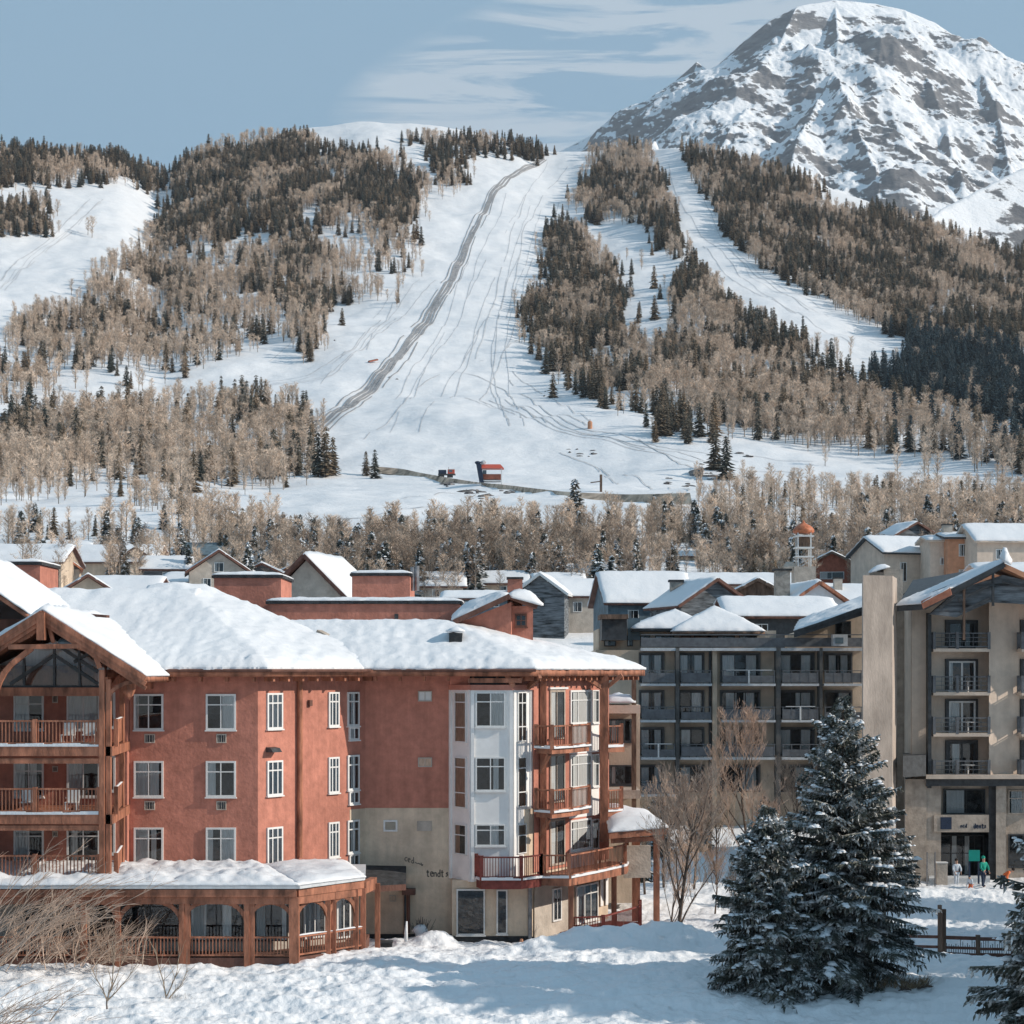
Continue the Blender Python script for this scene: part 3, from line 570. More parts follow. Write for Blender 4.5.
for px, fy_, d, x, h, c in sx: place_tree(px, x, d, gz1(x, d)-.15, h, bool(c), None, R.uniform(0, 6), 1.15 if c else 1.3)
# the rest of the woods: one mass each of conifers and bare trees (past 300 of a kind)
def scatter(name, mask, protos, label):
    P = np.stack([x_[mask], D_[mask], zz[mask]], 1); k = len(P)
    me = bpy.data.meshes.new(name); me.vertices.add(k); me.vertices.foreach_set('co', P.astype(np.float32).ravel())
    sc = np.stack([hh[mask]*wd[mask], hh[mask]*wd[mask], hh[mask]], 1).astype(np.float32); ro = np.zeros((k, 3), np.float32); ro[:, 2] = rot[mask]
    a = me.attributes.new('tsc', 'FLOAT_VECTOR', 'POINT'); a.data.foreach_set('vector', sc.ravel())
    a = me.attributes.new('tro', 'FLOAT_VECTOR', 'POINT'); a.data.foreach_set('vector', ro.ravel())
    a = me.attributes.new('tix', 'INT', 'POINT'); a.data.foreach_set('value', np.random.RandomState(3).randint(0, len(protos), k).astype(np.int32))
    o = bpy.data.objects.new(name, me); COL.objects.link(o)
    c = bpy.data.collections.new(name+'_kinds')
    for m in protos: c.objects.link(bpy.data.objects.new('tree_kind', m))
    g = bpy.data.node_groups.new(name, 'GeometryNodeTree'); g.interface.new_socket('Geometry', in_out='INPUT', socket_type='NodeSocketGeometry'); g.interface.new_socket('Geometry', in_out='OUTPUT', socket_type='NodeSocketGeometry')
    N = g.nodes; L = g.links; gi = N.new('NodeGroupInput'); go = N.new('NodeGroupOutput'); ip = N.new('GeometryNodeInstanceOnPoints'); ci = N.new('GeometryNodeCollectionInfo')
    ci.inputs['Collection'].default_value = c; ci.inputs['Separate Children'].default_value = True; ci.inputs['Reset Children'].default_value = True
    def at(nm, ty):
        q = N.new('GeometryNodeInputNamedAttribute'); q.data_type = ty; q.inputs['Name'].default_value = nm; return [s for s in q.outputs if s.name == 'Attribute' and s.enabled][0]
    L.new(gi.outputs[0], ip.inputs['Points']); L.new(ci.outputs[0], ip.inputs['Instance']); ip.inputs['Pick Instance'].default_value = True
    L.new(at('tix', 'INT'), ip.inputs['Instance Index']); L.new(at('tsc', 'FLOAT_VECTOR'), ip.inputs['Scale'])
    L.new(at('tro', 'FLOAT_VECTOR'), ip.inputs['Rotation'])
    L.new(ip.outputs[0], go.inputs[0]); md = o.modifiers.new('trees', 'NODES'); md.node_group = g
    tag(o, label, 'forest', kind='stuff'); return o
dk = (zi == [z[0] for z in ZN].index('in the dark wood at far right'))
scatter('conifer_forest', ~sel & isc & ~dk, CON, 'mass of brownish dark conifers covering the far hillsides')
scatter('dark_conifer_forest', ~sel & isc & dk, CONK, 'dense conifer wood on the slope at far right, its shade put into darker needles')
scatter('bare_forest', ~sel & ~isc, ASP, 'mass of bare tan trees covering the far hillsides')
# ------------------------------------------------------------------ building kit
def bilin(q, s, t): return [q[0][k]*(1-s)*(1-t)+q[1][k]*s*(1-t)+q[2][k]*s*t+q[3][k]*(1-s)*t for k in range(len(q[0]))]
def snow_slab(parent, quad, thick=.35, seed=0, nx=None, ny=None, name='snow_cover', m='snow', lump=.10, edge=.3, dk=None, overhang=.08, tag_=None):
    """quad of 4 3-D points (ccw from above): a lumpy layer of snow lying on it"""
    Q = [Vector(p) for p in quad]; lx = max((Q[1]-Q[0]).length, (Q[2]-Q[3]).length); ly = max((Q[3]-Q[0]).length, (Q[2]-Q[1]).length)
    nx = nx or int(np.clip(lx/.22, 4, 110)); ny = ny or int(np.clip(ly/.22, 4, 90))
    s, t = np.meshgrid(np.linspace(0, 1, nx), np.linspace(0, 1, ny))
    P = [Q[0][k]*(1-s)*(1-t)+Q[1][k]*s*(1-t)+Q[2][k]*s*t+Q[3][k]*(1-s)*t for k in range(3)]
    d = np.minimum(np.minimum(s, 1-s)*lx, np.minimum(t, 1-t)*ly)
    h = thick*(1-np.exp(-d/edge))+np.clip(d/edge, 0, 1)*lump*(fbm(P[0]/1.1, P[1]/1.1, 3, seed)+.5*fbm(P[0]/.35, P[1]/.35, 2, seed+4))*1.4
    h = np.maximum(h, .0)+.02
    top = np.stack([P[0], P[1], P[2]+h+.25*thick], -1)
    # ragged outer edge
    c = np.array([sum(q[k] for q in Q)/4 for k in range(3)]); on = (d < 1e-6)
    wob = overhang*(1+1.6*fbm(P[0]/.5+P[1]/.5, P[2]/.5, 3, seed+9))
    dirv = np.stack([P[0]-c[0], P[1]-c[1]], -1); dirv /= np.linalg.norm(dirv, axis=-1, keepdims=True)+1e-6
    top[..., 0] += np.where(on, dirv[..., 0]*wob, 0); top[..., 1] += np.where(on, dirv[..., 1]*wob, 0)
    bot = top.copy(); bot[..., 2] = P[2]+.015
    n = nx*ny; i = np.arange(n).reshape(ny, nx); Fq = np.stack([i[:-1, :-1], i[:-1, 1:], i[1:, 1:], i[1:, :-1]], -1).reshape(-1, 4)
    ring = np.concatenate([i[0, :], i[1:, -1], i[-1, -2::-1], i[-2:0:-1, 0]]); nxt = np.roll(ring, -1)
    V = np.concatenate([top.reshape(-1, 3), bot.reshape(-1, 3)]); side = np.stack([ring, ring+n, nxt+n, nxt], 1)
    if (Q[1]-Q[0]).cross(Q[3]-Q[0]).z < 0: Fq = Fq[:, ::-1]; side = side[:, ::-1]
    me = np_mesh(name, V, np.concatenate([Fq, Fq[:, ::-1]+n, side]), smooth=True)
    o = link_mesh(name, me, M[m], parent)
    return o
def hip_h(x, y, quad, pit):
    ar = sum(quad[i][0]*quad[(i+1) % 4][1]-quad[(i+1) % 4][0]*quad[i][1] for i in range(4)); sg = 1 if ar > 0 else -1
    h = np.full(np.shape(x), 1e9); dm = np.full(np.shape(x), 1e9)
    for i in range(4):
        ax, ay = quad[i]; bx, by = quad[(i+1) % 4]; L = math.hypot(bx-ax, by-ay); d = sg*((bx-ax)*(y-ay)-(by-ay)*(x-ax))/L; d = np.maximum(d, 0)
        if pit[i] == 'open': continue
        if pit[i] is not None: h = np.minimum(h, d*pit[i])
        dm = np.minimum(dm, d)
    return h, dm
def hip_roof(parent, quad, pit, ze, thick=.35, seed=0, res=.25, cap=99, rm='shingle', sm='snow', lump=.1, name='roof', fascia='wood', fh=.22, snow=True):
    q = quad; lx = max(math.dist(q[0], q[1]), math.dist(q[2], q[3])); ly = max(math.dist(q[1], q[2]), math.dist(q[3], q[0]))
    def grid(nx, ny, snowy):
        s, t = np.meshgrid(np.linspace(0, 1, nx), np.linspace(0, 1, ny))
        x = q[0][0]*(1-s)*(1-t)+q[1][0]*s*(1-t)+q[2][0]*s*t+q[3][0]*(1-s)*t; y = q[0][1]*(1-s)*(1-t)+q[1][1]*s*(1-t)+q[2][1]*s*t+q[3][1]*(1-s)*t
        h, dm = hip_h(x, y, q, pit); h = np.minimum(h, cap); z = ze+h; zb = ze-fh+h*(0 if not snowy else 0)
        if snowy:
            zb = z+.012
            z = z+thick*(.3+.7*(1-np.exp(-dm/.35)))+np.clip(dm/.4, 0, 1)*(lump*(fbm(x/1.6, y/1.3, 3, seed)+.6*fbm(x/.4, y/.4, 3, seed+4))*1.5+(thick > .35)*(.06*fbm(x/.8, y/5, 3, seed+14)+np.exp(-dm/.6)*.20*fbm(x/.45, y/.45, 3, seed+19)+.12*np.minimum(0, fbm(x/4.2, y/4.2, 2, seed+23)+.12)))
            for e_i in range(4):
                if pit[e_i] == 'open': (ax, ay), (bx, by) = q[e_i], q[(e_i+1) % 4]; z = z-.10*np.exp(-(np.abs((bx-ax)*(y-ay)-(by-ay)*(x-ax))/math.hypot(bx-ax, by-ay))/.35)*(thick > .425)
            on = dm < 1e-4; cxx = sum(a[0] for a in q)/4; cyy = sum(a[1] for a in q)/4; dx, dy = x-cxx, y-cyy; L = np.hypot(dx, dy)+1e-6
            wob = np.where(on, .05+.17*fbm(x/.6, y/.6, 4, seed+8), 0); x = x+dx/L*wob; y = y+dy/L*wob
        n = nx*ny; i = np.arange(n).reshape(ny, nx); Fq = np.stack([i[:-1, :-1], i[:-1, 1:], i[1:, 1:], i[1:, :-1]], -1).reshape(-1, 4)
        ring = np.concatenate([i[0, :], i[1:, -1], i[-1, -2::-1], i[-2:0:-1, 0]]); nxt = np.roll(ring, -1); side = np.stack([ring, ring+n, nxt+n, nxt], 1)
        V = np.concatenate([np.stack([x, y, z], -1).reshape(-1, 3), np.stack([x, y, np.broadcast_to(zb, x.shape)], -1).reshape(-1, 3)])
        ar = sum(q[k][0]*q[(k+1) % 4][1]-q[(k+1) % 4][0]*q[k][1] for k in range(4))
        A = np.concatenate([Fq, Fq[:, ::-1]+n, side]); return V, (A if ar > 0 else A[:, ::-1])
    gabled = any(p is None for p in pit)
    V, A = grid(max(3, int(lx/.8)) | 1, max(3, int(ly/.8)) | 1, False)
    if gabled:                                   # follow the slope underneath too
        n = len(V)//2; V[n:, 2] = V[:n, 2]-fh
    r = link_mesh(name, np_mesh(name, V, A), M[rm if not fascia else fascia], parent)
    if snow:
        V, A = grid(int(np.clip(lx/res, 6, 170)) | 1, int(np.clip(ly/res, 6, 120)) | 1, True)
        me_ = np_mesh('snow_cover', V, A, smooth=True)
        if 'open' in pit: fl = (A < len(V)//2).sum(1) != 2; me_.polygons.foreach_set('use_smooth', fl)
        link_mesh('snow_cover', me_, M[sm], r)
    return r
def window(parent, W, u0, u1, z0, z1, cols=(.5,), rows=(.68,), fr='frame', fw=.085, curt=1, cm='curtain', seed=0, name='window', proud=.08, mull=.05, sill=True, curtpat=None):
    rr = random.Random(seed); mb = MB(); w = u1-u0; h = z1-z0
    W.box(mb, u0, u0+fw, z0, z1, 0, proud); W.box(mb, u1-fw, u1, z0, z1, 0, proud); W.box(mb, u0+fw, u1-fw, z0, z0+fw, 0, proud); W.box(mb, u0+fw, u1-fw, z1-fw, z1, 0, proud)
    for c in cols: W.box(mb, u0+w*c-mull/2, u0+w*c+mull/2, z0+fw, z1-fw, .045, proud-.006)
    for r_ in rows: W.box(mb, u0+fw, u1-fw, z0+h*r_-mull/2, z0+h*r_+mull/2, .045, proud-.011)
    if sill: W.box(mb, u0-.04, u1+.04, z0-.06, z0-.002, 0, proud+.05)
    f = mb.build(name, M[fr], parent)
    g = MB(); g.face([W.P(u0+fw, .055, z0+fw), W.P(u1-fw, .055, z0+fw), W.P(u1-fw, .055, z1-fw), W.P(u0+fw, .055, z1-fw)]); g.build('pane', M['glass'], f)
    c = MB(); c.cur = 1; c.face([W.P(u0+.02, .012, z0+.02), W.P(u1-.02, .012, z0+.02), W.P(u1-.02, .012, z1-.02), W.P(u0+.02, .012, z1-.02)]); c.cur = 0  # near-black sheet on the wall stands for the unlit room
    a, b = u0+fw, u1-fw
    spans = curtpat if curtpat is not None else rr.choice([[(0, .3), (.72, 1)], [(0, .22), (.8, 1)], [(0, .45)], [(.6, 1)], [(0, .38), (.55, 1)], [(0, 1)]])
    if curt:
        for s0, s1 in spans:
            k = max(2, int((s1-s0)*(b-a)/.07))
            for j in range(k):
                ua = a+(b-a)*(s0+(s1-s0)*j/k); ub = a+(b-a)*(s0+(s1-s0)*(j+1)/k); na, nb = (.022, .042) if j % 2 else (.042, .022)
                c.face([W.P(ua, na, z0+fw), W.P(ub, nb, z0+fw), W.P(ub, nb, z1-fw), W.P(ua, na, z1-fw)])
    c.build('curtain', [M[cm], M['inside']], f); return f
def railing(parent, pts, z, h=1.05, m='wood', sp=.15, bw=.045, name='railing', post=True, toprail=.09, low=.12, snowy=False, fill=None):
    mb = MB()
    for (x0, y0), (x1, y1) in zip(pts[:-1], pts[1:]):
        p = Vector((x0, y0, 0)); q = Vector((x1, y1, 0)); L = (q-p).length; d = (q-p)/L
        mb.beam(p+Vector((0, 0, z+h)), q+Vector((0, 0, z+h)), toprail, .07); mb.beam(p+Vector((0, 0, z+low)), q+Vector((0, 0, z+low)), .06, .07)
        if fill: mb.beam(p+Vector((0, 0, z+low+(h-low)/2)), q+Vector((0, 0, z+low+(h-low)/2)), .03, (h-low)*fill)
        n = max(2, int(L/sp))
        for i in range(1, n):
            c = p+d*(L*i/n); mb.box(c.x-bw/2, c.x+bw/2, c.y-bw/2, c.y+bw/2, z+low+.03, z+h-.03)
    r = mb.build(name, M[m], parent)
    if post:
        done = set()
        for (x, y) in pts:
            if (round(x, 2), round(y, 2)) in done: continue
            done.add((round(x, 2), round(y, 2))); MB().box(x-.09, x+.09, y-.09, y+.09, z-.05, z+h+.08).build('post', M[m], r)
    if snowy:
        for (x0, y0), (x1, y1) in zip(pts[:-1], pts[1:]):
            p = Vector((x0, y0)); q = Vector((x1, y1)); nn = Vector((q.y-p.y, p.x-q.x)).normalized()*.055
            snow_slab(r, [(p.x-nn.x, p.y-nn.y, z+h+.036), (q.x-nn.x, q.y-nn.y, z+h+.036), (q.x+nn.x, q.y+nn.y, z+h+.036), (p.x+nn.x, p.y+nn.y, z+h+.036)], .05, 3, lump=.02, edge=.04, overhang=.01)
    return r
def balcony(parent, floor_poly, rail_pts, z, m='wood', slabm=None, th=.28, snowy=True, **kw):
    s = MB().prism(floor_poly, z-th, z-.02).build('balcony', M[slabm or m], parent)
    railing(s, rail_pts, z, m=m, **kw)
    if snowy:                                     # the line of snow left along the outer edge of the floor
        cxx = sum(p[0] for p in floor_poly)/len(floor_poly); cyy = sum(p[1] for p in floor_poly)/len(floor_poly); c = Vector((cxx, cyy)); mb = MB()
        for (x0, y0), (x1, y1) in zip(rail_pts[:-1], rail_pts[1:]):
            p = Vector((x0, y0)); q = Vector((x1, y1)); nn = Vector((q.y-p.y, p.x-q.x)).normalized()
            if nn.dot(c-p) > 0: nn = -nn
            n = max(2, int((q-p).length/.35)); rr = random.Random(int(abs(x0*77+z*13)))
            for i in range(n):
                a = p.lerp(q, i/n); b = p.lerp(q, (i+1)/n); h = rr.uniform(.05, .13); A = a+nn*.13; B = b+nn*.13; C = b-nn*.25; E = a-nn*.25
                mb.hexa([(A.x, A.y, z-.02), (B.x, B.y, z-.02), (C.x, C.y, z-.02), (E.x, E.y, z-.02), (A.x, A.y, z+h), (B.x, B.y, z+h), (C.x, C.y, z+h*.8), (E.x, E.y, z+h*.8)])
        mb.build('snow_cover', M['snow'], s)
    return s
def arch(mb, p, q, z0, z1, d=(0, 1, 0), rise=.6, th=.16, w=.14, seg=7, side=1):
    """curved knee brace from the post p (at z0) up to the beam at q (z1)"""
    P = []
    for i in range(seg+1):
        a = math.pi/2*i/seg; s = 1-math.cos(a); t = math.sin(a)
        P.append(Vector((p[0]+(q[0]-p[0])*s, p[1]+(q[1]-p[1])*s, z0+(z1-z0)*t)))
    for a, b in zip(P[:-1], P[1:]): mb.beam(a, b, w, th, up=(0, 0, 1))

# ------------------------------------------------------------------ the red hotel
HT = thing('hotel_building', (-8, 92, 0), 'large red and tan timber-balconied hotel with thick snow on its roofs, nearest building at left', 'hotel')
def hp(name, mb, m, par=None, **k): return mb.build(name, M[m], par or HT, **k)
ZE = 13.0                                          # eaves
A_, B_, C_ = (-34, 86), (-11.5, 86.0), (-7.1, 92.0)
D2 = (X(450, 92), 92.0); E1 = (X(455, 92), 92.0); E2 = (X(472, 90.6), 90.6); E3 = (X(512, 90.6), 90.6); E4 = (X(530, 91.6), 91.6)
G_ = (X(609, 98.2), 98.2); ER = (X(534, 91.6), 91.6)
w1 = MB().prism([(-17.3, 86), B_, C_, (-7.1, 104), (-17.3, 104)], .2, 12.85); hp('wall', w1, 'red')
w1b = MB().prism([(-40, 85.5), (-17.32, 85.5), (-17.32, 104), (-40, 104)], .2, 12.85); hp('wall', w1b, 'red')
zt = Z(808, 92)
w2 = MB().prism([(-7.1, 92.003), (X(452, 92), 92.003), (X(452, 92), 104), (-7.09, 104)], zt, 12.85); hp('wall', w2, 'red')
w3 = MB().prism([(-7.3, 91.985), (X(451, 91.97), 91.985), (X(473, 90.9), 90.98), (X(513, 90.9), 90.98), (X(529, 91), 91.3), (G_[0]-.05, G_[1]), (G_[0]-1, 104), (-7.3, 104)], .15, zt-.004); hp('tan_wall', w3, 'tan')
sdw = Wall(*B_, *C_)
mb = MB(); sdw.box(mb, sdw.len-1.15, sdw.len+.01, .2, Z(809, 91.5), 0, .012); hp('tan_wall', mb, 'tan')
mb = MB().prism([(-7.2, 91.95), (X(451, 91.97), 91.95), (X(473, 90.9), 90.93), (X(514, 90.9), 90.93), (X(529.5, 91), 91.22), (X(531, 91), 91.6), (-7.2, 91.99)], -.8, Z(936, 92)+.1); hp('plinth', mb, 'plinth')
# right lit wall of the corner tower
w4 = MB().prism([(X(451, 92), 92.01), (X(530, 91.4), 91.9), ER, G_, (G_[0]-1, 104), (X(451, 92), 104)], zt, 12.85); hp('wall', w4, 'red')
FW = Wall(-30, 86, -11.5, 86); F3 = Wall(-7.1, 92, -3, 92); RW = Wall(*ER, *G_); LW = Wall(-40, 85.5, -17.3, 85.5)
def win(W, x0, x1, y0, y1, **k):
    u0, u1 = W.u(x0), W.u(x1)
    if u0 > u1: u0, u1 = u1, u0
    um = (u0+u1)/2; return window(k.pop('par', HT), W, u0, u1, W.z(y1, um), W.z(y0, um), **k)
def vent(W, x0, x1, y0, y1, m='stone', dark='dark', name='vent_grille', bars=3):
    u0, u1 = sorted((W.u(x0), W.u(x1))); z0, z1 = W.z(y1, u0), W.z(y0, u0); mb = MB(); t = .05
    W.box(mb, u0, u0+t, z0, z1, 0, .06); W.box(mb, u1-t, u1, z0, z1, 0, .06); W.box(mb, u0+t, u1-t, z0, z0+t, 0, .06); W.box(mb, u0+t, u1-t, z1-t, z1, 0, .06)
    for i in range(1, bars+1): c = u0+(u1-u0)*i/(bars+1); W.box(mb, c-.012, c+.012, z0+t, z1-t, .01, .05)
    mb.cur = 1; W.box(mb, u0+t, u1-t, z0+t, z1-t, 0, .012); mb.build(name, [M[m], M[dark]], HT)
for i, (y0, y1) in enumerate([(694, 730), (761, 797), (827.5, 864)]):
    win(FW, 134, 163.5, y0, y1, rows=(.70,), seed=i*3+1, curtpat=[[(0, .12)], [(0, .45), (.55, .9)], [(0, .5), (.6, .8)]][i])
    win(FW, 206, 236, y0, y1, rows=(.70,), seed=i*3+2, curtpat=[[(.55, 1)], [(0, .3)], [(.5, 1), (0, .2)]][i])
    if i < 2:
        vent(FW, 144.5, 155, y1+4, y1+13); vent(FW, 216.5, 226.5, y1+4, y1+13)
for x0, x1 in ((166, 182), (208, 226)):             # snow-covered unit boxes over the porch roof
    mb = MB(); FW.box(mb, FW.u(x0), FW.u(x1), FW.z(868, FW.u(x0)), FW.z(864.5, FW.u(x0)), 0, .35); o = hp('unit_box', mb, 'frame')
for i, (y0, y1) in enumerate([(693, 729), (760.5, 795.5), (827, 865)]):
    win(sdw, 266.5, 282, y0, y1, cols=(.33, .66), rows=(.72,), seed=20+i, curtpat=[(0, 1)], mull=.06)
for i, (y0, y1) in enumerate([(692, 726.5), (757, 793), (822, 857.5)]):
    win(sdw, 328, 338.5, y0, y1, cols=(.33, .66), rows=(.72,), seed=30+i, curtpat=[(0, 1)], mull=.06)
for i, (y0, y1, y2) in enumerate([(692, 726, 740), (755, 790, 804), (820, 853, 869)]):
    win(sdw, 347, 358.5, y0, y1, cols=(.5,), rows=(.72,), seed=40+i, curtpat=[(.2, .7)], cm='curtain', mull=.06)
    win(sdw, 348.5, 358.5, y1+1, y2, cols=(.5,), rows=(), seed=45+i, curtpat=[(0, .5)], mull=.06)
mb = MB(); uu = sdw.u(298); mb.tube([sdw.P(uu, .12, 4.3), sdw.P(uu, .12, 12.7)], .13, 8); hp('downpipe', mb, 'wooddk' if 0 else 'wood')
for px, py in ((308.5, 703), (305.5, 703)):
    pass
mb = MB(); W = sdw; u_ = W.u(309); W.box(mb, u_-.1, u_+.1, W.z(706, u_), W.z(700, u_), 0, .14); hp('wall_lamp', mb, 'wooddk')
mb = MB(); u_ = W.u(270.5); mb.hexa([W.P(u_-.3, .45, W.z(752, u_)), W.P(u_+.3, .45, W.z(752, u_)), W.P(u_+.3, 0, W.z(752, u_)), W.P(u_-.3, 0, W.z(752, u_)), W.P(u_-.3, .3, W.z(748, u_)), W.P(u_+.3, .3, W.z(748, u_)), W.P(u_+.3, 0, W.z(747, u_)), W.P(u_-.3, 0, W.z(747, u_))]); hp('vent_hood', mb, 'dark')
vent(F3, 418, 432, 691, 701.5, bars=1, dark='frame'); vent(F3, 418, 432, 757.5, 767, bars=1, dark='curtaintan')
win(F3, 383.5, 397.5, 820, 831.5, cols=(), rows=(), curt=0, sill=False)
mb = MB(); F3.box(mb, F3.u(417), F3.u(432), F3.z(831, 0), F3.z(821, 0), 0, .05); hp('blocked_vent', mb, 'stone')
vent(F3, 389.5, 396, 895, 901.5, bars=1, dark='dark')
# painted lettering, half worn away, on the tan wall
def glyphs(W, x, y, hpx, strokes, slant=0., lw=.045):
    mb = MB()
    for gx, seg in strokes:
        for a, b in seg:
            pa = (x+gx+a[0]*hpx, y+slant*(gx)-a[1]*hpx); pb = (x+gx+b[0]*hpx, y+slant*gx-b[1]*hpx)
            ua, ub = W.u(pa[0]), W.u(pb[0]); mb.beam(W.P(ua, .012, W.z(pa[1], ua)), W.P(ub, .012, W.z(pb[1], ub)), .02, lw, up=(0, 0, 1) if abs(pa[0]-pb[0]) > abs(pa[1]-pb[1]) else tuple(W.d))
    return mb
c_ = [((.55, .75), (.2, .8)), ((.2, .8), (.05, .45)), ((.05, .45), (.2, .1)), ((.2, .1), (.55, .15))]
e_ = [((.05, .45), (.5, .5)), ((.5, .5), (.4, .8)), ((.4, .8), (.1, .75)), ((.1, .75), (.05, .4)), ((.05, .4), (.2, .05)), ((.2, .05), (.5, .1))]
d_ = [((.45, 1.2), (.45, 0)), ((.45, .6), (.15, .6)), ((.15, .6), (.05, .3)), ((.05, .3), (.2, 0)), ((.2, 0), (.45, .1))]
n_ = [((.05, .7), (.05, 0)), ((.05, .6), (.4, .7)), ((.4, .7), (.45, 0))]
t_ = [((.2, 1.1), (.2, 0)), ((0, .75), (.45, .75)), ((.2, 0), (.45, .05))]
s_ = [((.45, .7), (.1, .65)), ((.1, .65), (.4, .3)), ((.4, .3), (.05, .05))]
GLY = dict(c=c_, e=e_, d=d_, n=n_, t=t_, s=s_)
dash = [((.0, .4), (.5, .1))]; v_ = [((0, .6), (.2, 0)), ((.2, 0), (.4, .3))]
mb = glyphs(F3, 404.5, 861.5, 5.2, [(0, c_), (3.2, e_), (6.8, d_), (10.6, dash), (13.6, dash), (16.4, v_)], .26); hp('wall_lettering', mb, 'fadedpaint')
mb = glyphs(F3, 426.5, 876.5, 6.0, [(0, t_), (3.6, e_), (7.2, n_), (10.8, d_), (14.4, t_), (19, s_)], .02, .06); hp('wall_lettering', mb, 'fadedpaint')
# downpipe, hopper and lean-to roof at the re-entrant corner
mb = MB(); W = F3; mb.box(X(411, 91.9)-.42, X(411, 91.9)+.22, 91.5, 91.99, Z(894, 92), Z(888, 92)); mb.tube([(X(408.5, 91.8), 91.8, Z(893, 92)), (X(408.5, 91.8), 91.8, .3)], .08, 8); hp('downpipe', mb, 'wooddk')
mb = MB().tube([(X(405, 91.8), 91.85, Z(886, 92)), (X(405, 91.8), 91.85, .3)], .06, 8); hp('downpipe', mb, 'dark')
q = [(X(352, 88.5), 88.3), (X(406, 89.5), 89.5), (X(406, 91.8), 91.9), (X(358, 91.8), 91.9)]
mb = MB().prism(q, Z(884, 90), [Z(879, 90), Z(880, 90), Z(868, 91), Z(867, 91)]); r_ = hp('lean_to_roof', mb, 'plinth')
mb = MB().prism([(a*1.0, b-.03) for a, b in q[:2]]+[q[1], q[0]], Z(889, 90), Z(883, 90)); hp('fascia_board', mb, 'wooddk')
# ---- white window bay
zb0, zb1 = Z(880, 91), Z(690, 91)
bay = [(X(450, 92), 92.0), (X(471, 90.4), 90.4), (X(513, 90.4), 90.4), (X(531.5, 91.55), 91.75), (X(540, 93), 93), (X(450, 93.5), 93.5)]
mb = MB().prism(bay, zb0, zb1); bo = hp('bay_window', mb, 'white')
BL = Wall(*bay[0], *bay[1]); BF = Wall(*bay[1], *bay[2]); BR = Wall(*bay[2], *bay[3])
mb = MB()
for W in (BL, BF, BR):
    for u_ in (0, W.len-.16): W.box(mb, u_+.0, u_+.16, zb0-.02, zb1+.01, 0, .07)
    W.box(mb, .16, W.len-.16, zb1-.12, zb1+.01, 0, .05)
mb.build('pilaster', M['white'], bo)
for i, (y0, y1, yb) in enumerate([(692, 727, 742.5), (757, 791, 808), (824, 846, 854.5)]):
    win(BL, 455.5, 467, y0, yb, cols=(), rows=((.3, .8) if i < 2 else (.64,)), cm='curtaintan', curtpat=[(0, 1)] if i < 2 else [(0, .4)], seed=i+60, fw=.06, sill=False, par=bo)  # tan fill paints the red wall's reflection in these left panes
    win(BF, 475.5, 505.5, y0, y1, rows=(.72,), seed=i+70, fw=.07, par=bo, curtpat=[[(.5, 1)], [(.6, .8)], [(.5, .8)]][i])
    win(BR, 517, 525.5, y0, yb-1, cols=(.5,) if i == 0 else (), rows=(.3, .78) if i < 2 else (.62,), seed=i+80, fw=.05, sill=False, par=bo, cm='curtaintan', curtpat=[(0, 1)])
mb = MB(); mb.box(X(470, 90.5), X(506, 90.5), 90.45, 91.5, Z(689.5, 90.5), Z(675, 90.5)); hp('attic_shade_block', mb, 'inside')  # solid block coloured near-black for the shade in the attic recess
mb = MB().prism([(X(449, 92), 91.8), (X(471, 90.4), 90.3), (X(513, 90.4), 90.3), (X(534, 91.5), 91.5), (X(534, 93), 93), (X(449, 93), 93)], zb1, zb1+.25); hp('bay_cornice', mb, 'red')
mb = MB().prism([(X(450, 92), 91.7), (X(471, 90.4), 91.0), (X(513, 90.4), 91.0), (X(534, 91.5), 91.8), (X(534, 93), 93), (X(450, 93), 93)], zb1+.25, 12.9); hp('wall', mb, 'red')
mb = MB(); mb.beam((X(506, 90.3), 90.35, zb1+.75), (X(514, 90.3), 90.35, zb1+.15), .12, .22); mb.beam((X(468, 90.3), 90.35, ZE-.5), (X(522, 90.3), 90.35, ZE-.5), .2, .22); mb.beam((X(528, 91), 91.2, zb1+.1), (X(540, 90.5), 90.2, ZE-.3), .16, .2); hp('eave_bracket', mb, 'wood')
mb = MB(); RW.box(mb, .0, RW.len, zb0+.3, zt+.05, 0, .008); hp('wall', mb, 'red')
# ---- ground floor windows of the tan base
TF = Wall(X(473, 90.9), 90.98, X(513, 90.9), 90.98); TB = Wall(X(451, 91.97), 91.985, X(473, 90.9), 90.98); TR = Wall(X(513, 90.9), 90.98, X(529, 91), 91.3)
TT = Wall(X(452, 90.93), 90.93, X(520, 90.93), 90.93)
win(TT, 456.5, 485, 889, 935, cols=(), rows=(), curt=0, seed=90, fw=.07); win(TT, 496.5, 507.5, 889.5, 934, cols=(), rows=(), curt=0, seed=91, fw=.07)
mb = MB().prism([(X(452, 90.98), 90.98), (X(473, 90.98), 90.96), (X(513, 90.98), 90.96), (X(528, 91.0), 91.0), (X(531, 91.6), 91.6), (X(452, 91.5), 91.5)], .15, zb0-.004); hp('tan_wall', mb, 'tan')
mb = MB().prism([(X(452, 90.9), 90.92), (X(528.5, 90.9), 90.92), (X(531.5, 91.5), 91.5), (X(452, 91.3), 91.3)], -.8, Z(936, 91)); hp('plinth', mb, 'plinth')
mb = MB().tube([(X(530, 90.9), 90.9, zb0-.1), (X(530, 90.9), 90.9, -.2)], .1, 8); hp('downpipe', mb, 'steel')
